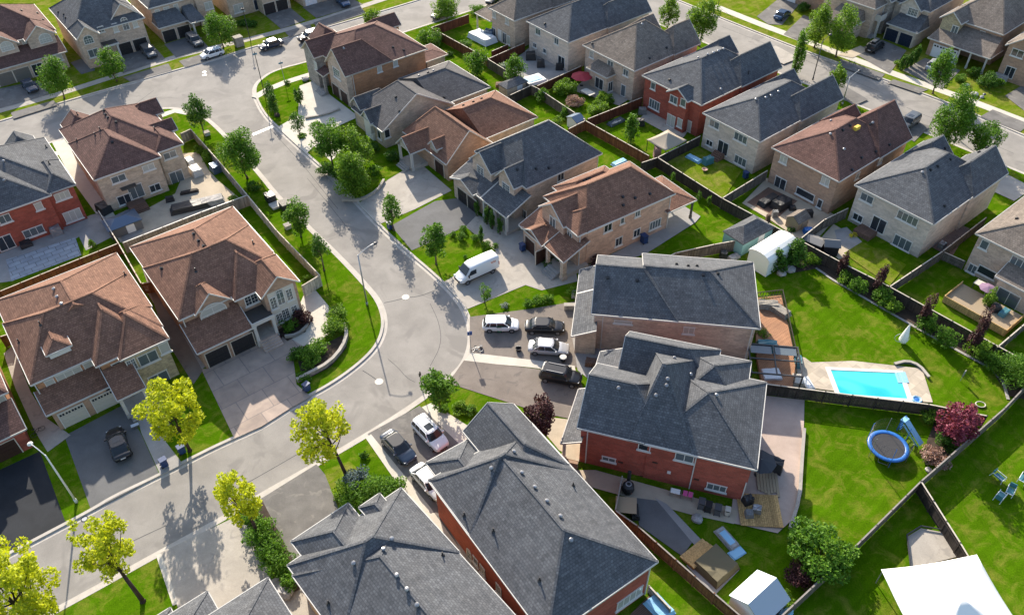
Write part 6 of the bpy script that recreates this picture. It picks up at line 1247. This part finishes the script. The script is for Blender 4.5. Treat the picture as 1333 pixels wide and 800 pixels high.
gazebo('tan fabric gazebo at the brown fence corner behind the red brick house', (866, 198), 37, 4.6, 4.0, 2.1, 1.3, 'canvas_tan', sag=.12); gazebo('large white party tent in the bottom right corner', (1232, 806), 8, 9.0, 8.5, 2.2, 1.6, 'canvas_white', 'metal_grey', 'party_tent', 'tent', .35)
def parasol(label, px, az, R, H, cloth, cat='parasol'):
    B = P(*px); t = thing('parasol', label, cat, (B.x, B.y, .05), R_(az)); m = MB(); k = 8
    for i in range(k):
        a, b = 2 * math.pi * i / k, 2 * math.pi * (i + 1) / k; m.face([(R * math.cos(a), R * math.sin(a), H - R * .28), (R * math.cos(b), R * math.sin(b), H - R * .28), (0, 0, H)])
    m.obj('canopy', cloth, t, uv=False); m = MB(); m.tube((0, 0, 0), (0, 0, H), .03, .03, 8); m.obj('pole', 'metal_grey', t, uv=False); m = MB(); m.lathe([(.3, 0), (.3, .08), (.05, .12)], 12); m.obj('base', 'plastic_black', t, uv=False)
parasol('dark red parasol on the patio of the taupe-roofed house', (757, 112), 10, 1.9, 2.3, 'canvas_red'); parasol('dark charcoal canopy at the corner of the red brick house by the pallet deck', (985, 618), -18, 1.5, 2.6, 'canvas_dark')
def table(label, px, az, W_, D, H, mt, name='patio_table', cat='table', legs='metal_dark', zb=0.05):
    B = P(*px); t = thing(name, label, cat, (B.x, B.y, zb), R_(az)); m = MB(); m.box((0, 0, H), (W_, D, .06)); m.obj('table_top', mt, t)
    for sx in (-1, 1):
        for sy in (-1, 1): m = MB(); m.box((sx * (W_ / 2 - .08), sy * (D / 2 - .08), H / 2), (.06, .06, H - .06)); m.obj('leg', legs, t, uv=False)
    return t
table('square brown-topped table in the yard corner below the round barrel', (814, 664), -8, 2.0, 1.8, .9, 'pallet_wood'); table('pale table on the small wooden deck', (1275, 384), -52, 2.2, 1.1, .9, 'sill_stone', zb=.7); table('white patio table under the red parasol', (765, 125), -52, 2.4, 1.4, .7, 'sill_stone')
def cover(label, px, az, W_, D, H, mt, name='covered_furniture', cat='furniture cover', zb=.05, top=None):
    B = P(*px); t = thing(name, label, cat, (B.x, B.y, zb), R_(az)); m = MB()
    bm = bmesh.new(); bmesh.ops.create_cube(bm, size=1); bmesh.ops.subdivide_edges(bm, edges=bm.edges[:], cuts=3, use_grid_fill=True)
    for v in bm.verts:
        v.co.x *= W_ * (1 - .14 * (v.co.z + .5)); v.co.y *= D * (1 - .14 * (v.co.z + .5)); v.co.z = (v.co.z + .5) * H * (1 - .12 * rnd.random()) ; v.co += Vector((rnd.uniform(-.03, .03), rnd.uniform(-.03, .03), 0))
    me = bpy.data.meshes.new('cover'); bm.to_mesh(me); bm.free(); me.materials.append(MATS[mt]); link('cover', me, t)
    m.box((0, 0, .04), (W_ * 1.02, D * 1.02, .05)); m.obj('hem', mt, t, uv=False)
    if top: m = MB(); m.box((0, 0, H * .95), (W_ * .6, D * .6, .08)); m.obj('top', top, t, uv=False)
    return t
cover('low wide black-covered sofa on the brown deck patio', (1000, 263), -52 + 90, 3.6, 1.3, .7, 'plastic_black'); cover('tall black-covered furniture next to the sofa on the lounge patio', (1016, 269), 38, 2.9, 1.8, 1.2, 'plastic_black'); cover('small dark covered box by the lounge patio wall', (1031, 273), 0, .9, .8, .6, 'plastic_black')
cover('black covered grill at the side of the brown brick house', (1052, 282), 0, 1.0, .8, 1.1, 'plastic_black'); cover('black covered grill by the sliding door of the cream house', (728, 91), 0, 1.3, .9, 1.2, 'plastic_black'); cover('round black covered chair left at the cream house wall', (691, 77), 0, 1.8, 1.6, 1.3, 'plastic_black'); cover('black covered grill between two windows of the cream house', (704, 87), 0, 1.4, 1.2, 1.3, 'plastic_black')
cover('black covered grill at the red brick wall behind the gazebo', (833, 163), 0, 1.4, 1.0, 1.1, 'plastic_black'); cover('dark covered chair at the patio left of the red brick house doors', (836, 148), 0, 1.3, 1.0, 1.0, 'plastic_grey'); cover('teal covered grill on the cedar deck', (996, 459), -8, 2.4, 1.2, 1.1, 'plastic_teal', zb=.6); cover('dark grill beside the brown steps of the grey house', (921, 213), 30, 1.6, 1.0, 1.1, 'plastic_teal')
cover('slanting black cover standing on the pale deck boards', (1007, 611), -30, 1.6, 1.0, 1.6, 'plastic_black'); cover('black grill at the corner of the red brick house by the pallet deck', (972, 655), 20, 1.0, .8, 1.1, 'plastic_black'); cover('brownish round pot by the pallet deck', (974, 672), 0, .8, .8, .8, 'plastic_grey')
cover('white sheets heaped on the patio of the cream house', (694, 106), 30, 4.4, 3.0, .5, 'canvas_white', cat='sheet', top='plastic_lightblue'); cover('white covered hot tub on the covered terrace', (628, 52), -50, 5.6, 3.0, 1.1, 'plastic_white', cat='hot tub', top='canvas_white'); cover('dark blue cover on the white terrace top', (637, 50), -20, 1.9, 1.2, 1.7, 'tin_blue')
cover('black swim spa with dark cover by the pale fence', (248, 271), 22, 5.4, 1.9, .8, 'plastic_black', cat='spa'); cover('white and grey heaped cushions beside the black spa', (277, 264), 22, 3.4, 1.7, .8, 'river_stone', cat='cushions'); cover('grey box shed against the pale verge fence', (283, 222), -52, 1.9, 1.7, 1.2, 'tin_blue', cat='box'); cover('white slatted box at the corner of the tan brick house', (256, 226), -52, 2.3, 1.5, 1.1, 'trim_white', cat='air conditioner')
cover('white lidded box near the tan house corner', (248, 213), -52, 1.6, 1.0, .9, 'plastic_white', cat='box'); cover('dark brown log pile on the terrace of the tan house', (247, 251), 20, 2.6, .6, .4, 'fence_dark', cat='log pile'); cover('black cover at the side of the tan house', (137, 275), -40, 2.2, 1.6, 1.2, 'plastic_black'); cover('black grill on the terrace of the tan house', (222, 262), 20, 1.2, .6, .8, 'plastic_black')
shed('low grey-blue tarpaulin shelter beside the steps of the tan house', (163, 298), 37, 4.6, 3.2, 1.5, .6, 'plastic_grey', 'tin_blue', 'hip', name='tarp_shelter', door='canvas_white')
cover('grey cabinet on the blue flagstone patio', (75, 305), 37, 1.5, 1.0, 1.3, 'metal_grey', cat='cabinet'); cover('round black cover on the blue flagstone patio', (35, 320), 37, 1.5, 1.2, .7, 'plastic_black')
cover('brown olive hot tub cover in the grey yard, bottom', (931, 738), -52, 3.0, 3.2, .9, 'deck_brown', cat='hot tub')
MATS['olive'] = plain('olive', (.12, .10, .055), .8); [o for o in C.objects if o.get('label', '').startswith('brown olive')][0].children[0].data.materials[0] = MATS['olive']
for i in range(3): simple('timber_step', 'yellow timber step by the grey yard, ' + ('upper', 'middle', 'lower')[i], 'step', (903 + i * 5, 718 + i * 4.5), [('boards', 'wood_new', lambda m, i=i: m.box((0, 0, .18 + .1 * i), (3.0, .75, .2))), ('frame', 'fence_brown', lambda m, i=i: m.box((0, 0, .05), (2.9, .7, .1)))], 37, 'yellow timber steps')
cover('blue and white inflatable toy collapsed on the shaded grass, larger one', (946, 702), -60, 2.5, 1.1, .35, 'river_stone', cat='inflatable', name='inflatable_toy', top='plastic_lightblue'); cover('small blue inflatable sheet beside the larger one', (959, 720), 30, 1.5, .9, .15, 'plastic_lightblue', cat='inflatable', name='inflatable_toy')
simple('barrel_smoker', 'round black barrel smoker beside the low fence and red wall', 'barbecue', (817, 640), [('barrel', 'plastic_black', lambda m: m.lathe([(.45, 0), (.62, .5), (.55, 1.1), (.35, 1.25), (0, 1.28)], 16)), ('lid', 'metal_grey', lambda m: m.lathe([(.3, 1.26), (.32, 1.3), (.2, 1.31), (.2, 1.26)], 16)), ('chimney', 'plastic_black', lambda m: m.tube((.1, .7, 0), (.1, .7, 2.3), .18, .18, 10))])
cover('dark stools under the square brown-topped table', (826, 668), 0, .8, 1.6, .6, 'plastic_black', cat='stool')
simple('clothes_rack', 'small rack with pink laundry against the red wall', 'clothes rack', (886, 647), [('frame', 'metal_grey', lambda m: [m.box((x, 0, .4), (.04, .5, .8)) for x in (-1.1, 0, 1.1)]), ('laundry', 'pink_cloth', lambda m: [m.box((.35 + .5 * i, 0, .78), (.42, .6, .05)) for i in range(2)]), ('grey_cloth', 'canvas_white', lambda m: m.box((-.6, 0, .74), (.9, .55, .06)))], -18)
simple('deck_boards', 'yellow pallet decking behind the red brick house', 'deck', (988, 665), [('boards', 'wood_new', lambda m: [m.box((x * .19 - 1.9, 0, .14 + .002 * (x % 3)), (.17, 3.6, .05)) for x in range(21)]), ('frame', 'fence_brown', lambda m: m.box((0, 0, .06), (3.8, 3.5, .1)))], -5)
simple('deck_boards', 'pale loose boards leading up the pink patio', 'deck', (998, 622), [('boards', 'pallet_wood', lambda m: [m.box((x * .3 - .9, rnd.uniform(-.4, .4), .12 + .002 * (x % 3)), (.26, 4.0, .05)) for x in range(7)]), ('bearers', 'fence_brown', lambda m: [m.box((0, y, .05), (1.9, .1, .08)) for y in (-1.5, 0, 1.5)])], -8)
# cedar deck with rail and pergola frame behind the pale house
D0 = [P(x, y, .6) for x, y in ((983, 388), (1017, 384), (1036, 470), (1032, 503), (992, 498), (985, 462))]
t = thing('raised_deck', 'raised cedar deck behind the pale brick house beside the pool garden', 'deck', (D0[0].x, D0[0].y, 0)); cO = Vector((D0[0].x, D0[0].y, 0))
bm = bmesh.new(); f_ = bm.faces.new([bm.verts.new((p.x - cO.x, p.y - cO.y, .6)) for p in D0]); f_.normal_update(); 
if f_.normal.z < 0: f_.normal_flip()
r_ = bmesh.ops.extrude_face_region(bm, geom=[f_]); [setattr(v.co, 'z', .05) for v in r_['geom'] if isinstance(v, bmesh.types.BMVert)]; bmesh.ops.recalc_face_normals(bm, faces=bm.faces); me = bpy.data.meshes.new('boards'); bm.to_mesh(me); bm.free(); me.materials.append(MATS['deck_cedar']); link('boards', me, t)
m = MB()
for a, b in zip((0, 1, 2), (1, 2, 3)):
    a, b = D0[a] - cO, D0[b] - cO; d = b - a; mid = (a + b) / 2; rz = math.atan2(d.y, d.x); m.box((mid.x, mid.y, 1.5), (d.length, .09, .07), rz); m.box((mid.x, mid.y, .75), (d.length, .06, .06), rz)
    for i in range(int(d.length / .35)): q = a.lerp(b, (i + .5) / int(d.length / .35)); m.box((q.x, q.y, 1.1), (.05, .05, .78))
m.obj('railing', 'fence_dark', t, uv=False)
cover('tan outdoor sofa at the far end of the cedar deck', (998, 404), -8, 2.6, 1.1, .8, 'fence_grey', cat='sofa', zb=.62); cover('grey corner bench on the cedar deck', (1013, 411), -52, 2.6, 1.3, .7, 'fence_grey', cat='bench', zb=.62)
simple('pergola', 'dark pergola frame over the glass table by the pool fence', 'pergola', (1003, 487), [('beams', 'metal_dark', lambda m: [m.box((0, y, 2.3), (5.6, .14, .14)) for y in (-2.2, 0, 2.2)] + [m.box((x, 0, 2.32), (.14, 4.5, .14)) for x in (-2.7, 0, 2.7)]), ('panel', 'glass_mid', lambda m: [m.box((x, 1.5, 2.24), (2.3, 1.2, .03)) for x in (-1.35, 1.35)])] + [('post', 'metal_dark', lambda m, x=x, y=y: m.box((x, y, 1.15), (.14, .14, 2.3))) for x in (-2.7, 2.7) for y in (-2.2, 2.2)], -8)
cover('pale round table with chairs beneath the pergola frame', (1003, 492), 0, 2.2, 1.8, .8, 'plastic_white', cat='table'); cover('teal pool pump box at the corner of the cedar deck', (1037, 474), -8, .9, 1.5, .9, 'plastic_teal', cat='pump'); cover('pale cushion box at the pool fence', (1037, 497), -8, 1.2, 1.6, .6, 'sill_stone', cat='box'); cover('folded white sun lounger mat on the pool deck', (1051, 499), 10, .9, 1.9, .2, 'canvas_white', cat='mat')
# small raised deck right
simple('raised_deck', 'small raised wooden deck with side boards below the pinkish house', 'deck', (1277, 405), [('boards', 'pallet_wood', lambda m: [m.box((0, -2 + y * .19, .62), (7.6, .17, .05)) for y in range(22)]), ('skirt', 'wood_new', lambda m: (m.box((0, -2.1, .5), (7.7, .08, 1.0)), m.box((3.85, 0, .5), (.08, 4.2, 1.0)), m.box((-3.85, 0, .5), (.08, 4.2, 1.0)))), ('frame', 'fence_brown', lambda m: m.box((0, 0, .3), (7.5, 4.0, .5)))], -52)
parasol('faded purple parasol above the small wooden deck', (1277, 392), 15, 1.0, 2.4, 'canvas_purple'); cover('black covered grill on the small wooden deck', (1292, 410), 0, 1.0, .8, 1.0, 'plastic_black', zb=.65); cover('teal bench at the end of the small wooden deck', (1303, 414), 38, 1.6, .8, .6, 'plastic_teal', zb=.65, cat='bench')
# ================================================================== pool, trampoline, swing, lawn chairs
mt, nt, b = new_mat('water', .03, .5); n1 = noise(nt, .16, 2, dist=.6); nt.links.new(ramp(nt, n1, [(.42, (.015, .40, .45)), (.50, (.03, .46, .50)), (.56, (.07, .56, .58))]), b.inputs['Base Color']); n2 = noise(nt, 4.0, 3, dist=1.0); bump(nt, b, n2, .12, .03)
PW = [P(x, y, 0) for x, y in ((1081, 482), (1170, 486), (1181, 519.5), (1093, 513))]; O = sum(PW, Vector()) / 4
t = thing('swimming_pool', 'rectangular turquoise swimming pool with a white surround', 'pool', (O.x, O.y, 0)); pc = [(p.x - O.x, p.y - O.y) for p in PW][::-1]
ar = sum(a[0] * b_[1] - b_[0] * a[1] for a, b_ in zip(pc, pc[1:] + pc[:1]))
if ar < 0: pc.reverse()
m = MB(); m.face([(x, y, .085) for x, y in pc]); o = m.obj('water', 'water', t, uv=False)
m = MB(); oc = [(x * 1.14, y * 1.22) for x, y in pc]
for i in range(4): k = (i + 1) % 4; m.face([(*oc[i], .13), (*oc[k], .13), (*pc[k], .13), (*pc[i], .13)]); m.face([(*pc[i], .13), (*pc[k], .13), (*pc[k], .0), (*pc[i], .0)]); m.face([(*oc[k], .13), (*oc[i], .13), (*oc[i], .0), (*oc[k], .0)])
m.obj('coping', 'frame_white', t, uv=False)
q = P(1168, 492, 0) - O; m = MB(); [m.box((q.x + .3 * i, q.y, .10 + .01 * i), (.28, 1.6, .05), -.1) for i in range(4)]; m.obj('steps', 'plastic_lightblue', t, uv=False)
simple('pool_float', 'small blue float at the corner of the pool deck', 'float', (1193, 521), [('ring', 'plastic_lightblue', lambda m: m.lathe([(.3, .05), (.5, .02), (.55, .12), (.45, .2), (.3, .12), (.3, .05)], 14)), ('cover', 'plastic_blue', lambda m: m.lathe([(0, .14), (.3, .1)], 12))])
wall_run('pool_reel', 'grey hose reel bar at the upper right corner of the pool deck', [(1164, 475), (1180, 471), (1196, 477), (1208, 492)], .25, 'metal_grey', .25, cat='reel')
def tramp():
    B = P(1153, 587, 0); t = thing('trampoline', 'round trampoline with bright blue edge pad and net on the lower lawn', 'trampoline', (B.x, B.y, 0)); H = .9; R = 2.0
    m = MB(); m.lathe([(0, H - .02), (R * .8, H)], 32); m.obj('jumping_mat', 'mat_black', t, uv=False)
    m = MB(); m.lathe([(R * .8, H), (R * .82, H + .06), (R, H + .05), (R * 1.02, H - .04), (R * .98, H - .06)], 32); m.obj('edge_pad', 'plastic_blue', t, uv=False, smooth=True)
    for i in range(6):
        a = i * math.pi / 3 + .3; c, s = math.cos(a) * (R + .05), math.sin(a) * (R + .05); m = MB(); m.pipe([(c, s, 0), (c, s, H + 1.9), (c * .96, s * .96, H + 2.0)], .03, 6); m.obj('net_pole', 'metal_grey' if i % 2 else 'plastic_blue', t, uv=False)
    m = MB()
    for k, z_ in enumerate(np.linspace(H + .1, H + 1.9, 7)): 
        pts = [((R + .0) * math.cos(a), (R + .0) * math.sin(a), z_) for a in np.linspace(0, 2 * math.pi, 37)]; m.pipe(pts, .006, 3)
    for a in np.linspace(0, 2 * math.pi, 60): m.tube((R * math.cos(a), R * math.sin(a), H), (R * math.cos(a), R * math.sin(a), H + 1.9), .005, .005, 3)
    m.obj('safety_net', 'metal_dark', t, uv=False)
    m = MB()
    for i in range(3): a = i * 2.094; m.pipe([(R * .9 * math.cos(a - .3), R * .9 * math.sin(a - .3), H), (R * .9 * math.cos(a - .25), R * .9 * math.sin(a - .25), .03), (R * .9 * math.cos(a + .25), R * .9 * math.sin(a + .25), .03), (R * .9 * math.cos(a + .3), R * .9 * math.sin(a + .3), H)], .025, 6)
    m.obj('legs', 'metal_grey', t, uv=False)
tramp()
simple('play_slide', 'blue and white childrens slide behind the trampoline', 'slide', (1180, 566), [('chute', 'plastic_lightblue', lambda m: (m.face([(-.35, -1.7, .15), (.35, -1.7, .15), (.35, .6, 1.7), (-.35, .6, 1.7)]), m.box((-.36, -.55, .98), (.05, 2.8, .2), 0, M=Matrix.Translation((0, -.4, 0.55)) @ Matrix.Rotation(.6, 4, 'X') @ Matrix.Translation((0, .4, -.9))))), ('ladder', 'plastic_blue', lambda m: [m.box((0, .75 + .08 * i, .3 + .3 * i), (.6, .06, .06)) for i in range(5)] + [m.box((s * .32, .95, .95), (.06, .1, 1.9)) for s in (-1, 1)]), ('platform', 'plastic_lightblue', lambda m: m.box((0, .8, 1.7), (.8, .5, .08)))], 35)
simple('swing_frame', 'white fabric swing seat hanging from a leaning pole on the pool lawn', 'swing', (1174, 446), [('cloth', 'canvas_white', lambda m: m.lathe([(.05, 2.9), (.2, 2.2), (.38, 1.3), (.5, .5), (.42, .2), (0, .12)], 12)), ('hoop', 'metal_grey', lambda m: m.pipe([(-.2 + .9 * math.cos(a), .2 * math.sin(a), .75 + .5 * math.sin(a)) for a in np.linspace(0, 6.283, 17)], .03, 6)), ('hook', 'metal_grey', lambda m: m.tube((0, 0, 2.85), (.1, 0, 3.2), .02, .02, 6))])
simple('garden_fan', 'grey garden stake ornament on the pool lawn right of the pool', 'ornament', (1250, 496), [('stake', 'metal_grey', lambda m: m.tube((0, 0, 0), (.2, .3, 1.3), .03, .03, 6)), ('blade', 'river_stone', lambda m: m.box((.15, .2, 1.0), (.25, .08, .9), .6))])
simple('garden_ring', 'oval pale stone ring lying on the pool lawn', 'ring', (1276, 527), [('ring', 'sill_stone', lambda m: m.pipe([(.5 * math.cos(a), .4 * math.sin(a), .05) for a in np.linspace(0, 6.283, 17)], .06, 6)), ('bowl', 'grass', lambda m: m.lathe([(0, .06), (.4, .05)], 12))])
def lawnchair(label, px, az, g='pale blue lawn chairs on the right-hand lawn'):
    simple('lawn_chair', label, 'chair', px, [('seat', 'plastic_teal', lambda m: m.box((0, 0, .38), (.6, .9, .05))), ('backrest', 'plastic_teal', lambda m: m.box((0, .62, .62), (.6, .07, .6), 0)), ('frame', 'plastic_white', lambda m: [m.pipe([(s * .33, -.5, 0), (s * .33, -.45, .6), (s * .33, .6, .62), (s * .33, .75, 0)], .03, 6) for s in (-1, 1)] + [m.box((0, -.45, .4), (.62, .05, .05))])], az, g)
lawnchair('pale blue lawn chair, upper left of the four', (1299, 624), 30); lawnchair('pale blue lawn chair in the middle of the four', (1313, 642), -40); lawnchair('tipped pale blue lawn chair, lowest of the four', (1301, 648), 130); lawnchair('pale blue lawn chair at the right picture edge', (1330, 626), -45)
simple('kids_pool', 'grey-framed empty sand pen beside the white party tent', 'sand pen', (1212, 714), [('frame', 'metal_dark', lambda m: m.pipe([(-3.0, -1.4, .3), (-1.6, 1.6, .3), (.2, 2.2, .3), (2.5, 1.2, .3)], .07, 6)), ('sheet', 'concrete_mid', lambda m: m.face([(-2.9, -1.5, .07), (2.3, -1.2, .07), (2.4, 1.1, .07), (.2, 2.1, .07), (-1.6, 1.5, .07)]))], 10)
for i, (x, y) in enumerate(((1246, 738), (1254, 749), (1261, 760), (1266, 771), (1273, 781), (1283, 787))): simple('plant_pot', 'small black plant pot in the row along the tent, number %s from the top' % ('one', 'two', 'three', 'four', 'five', 'six')[i], 'plant pot', (x, y), [('pot', 'plastic_black', lambda m: m.lathe([(.15, 0), (.22, .25), (.18, .25), (.14, .1), (0, .1)], 10)), ('soil', 'soil', lambda m: m.lathe([(0, .2), (.18, .2)], 10))], 0, 'black plant pots by the tent')
# air conditioners and small yard things
for lb, px, az in (('pale blue box behind the pale brick house lawn', (806, 213), 35), ('two blue lounger pads on the sunny lawn', (903, 208), -50)): cover(lb, px, az, 2.6, 1.0, .4, 'plastic_lightblue', cat='lounger')
simple('fire_bowl', 'brown fire bowl on the sunny lawn', 'fire bowl', (917, 223), [('bowl', 'stone_red', lambda m: m.lathe([(.2, 0), (.45, .35), (.4, .35), (0, .15)], 12)), ('stand', 'metal_dark', lambda m: m.lathe([(.25, 0), (.25, .1), (0, .1)], 8))])
cover('stone planter drum by the gazebo and fence corner', (855, 205), 0, 1.1, 1.1, 1.9, 'stone_red', cat='pillar'); cover('pale air conditioner at the side of the last grey house', (1225, 322), 38, 1.1, .8, .8, 'vent_metal', cat='air conditioner')
for lb, px in (('air conditioner left of the red brick rear wall', (984, 666)),): cover(lb, px, -18, .9, .8, .8, 'vent_metal', cat='air conditioner')
cover('blue and teal toys piled at the curved-top fence', (1051, 303), 0, 1.2, .9, .7, 'plastic_blue', cat='toys'); cover('grey round stone drum on the lounge patio', (1008, 282), 0, .8, .7, 1.0, 'plastic_grey', cat='pot'); cover('dark tapered planter on the lounge patio', (999, 288), 0, .6, .5, 1.1, 'deck_brown', cat='planter')
cover('turquoise toy mat under the shed roof end at the diagonal fence', (1018, 797), -45, 1.5, 1.2, .6, 'plastic_lightblue', cat='mat'); cover('pale blue cover on the terrace at the bottom edge', (858, 792), -52, 2.4, 1.6, .6, 'plastic_lightblue', cat='cover'); cover('potted plants heap in front of the entry of the pale brick court house', (748, 386), 0, .8, .8, .8, 'river_stone', cat='planter')
cover('terracotta crates by the side of the court house', (769, 474), -9, 1.3, 1.0, .7, 'deck_brown', cat='crate'); cover('grey garden slab stones stacked behind the white shed', (955, 336), 30, 1.6, .9, .4, 'river_stone', cat='slabs'); cover('dark planter pot next to the slabs', (941, 336), 0, .9, .9, 1.1, 'plastic_black', cat='planter')
cover('glass cold frame in the garden of the red brick house', (802, 160), 38, 3.2, 1.2, .4, 'glass_mid', cat='cold frame'); cover('round dark fire pit in the garden by the weathered fence', (650, 112), 0, 1.3, 1.3, .5, 'deck_brown', cat='fire pit')
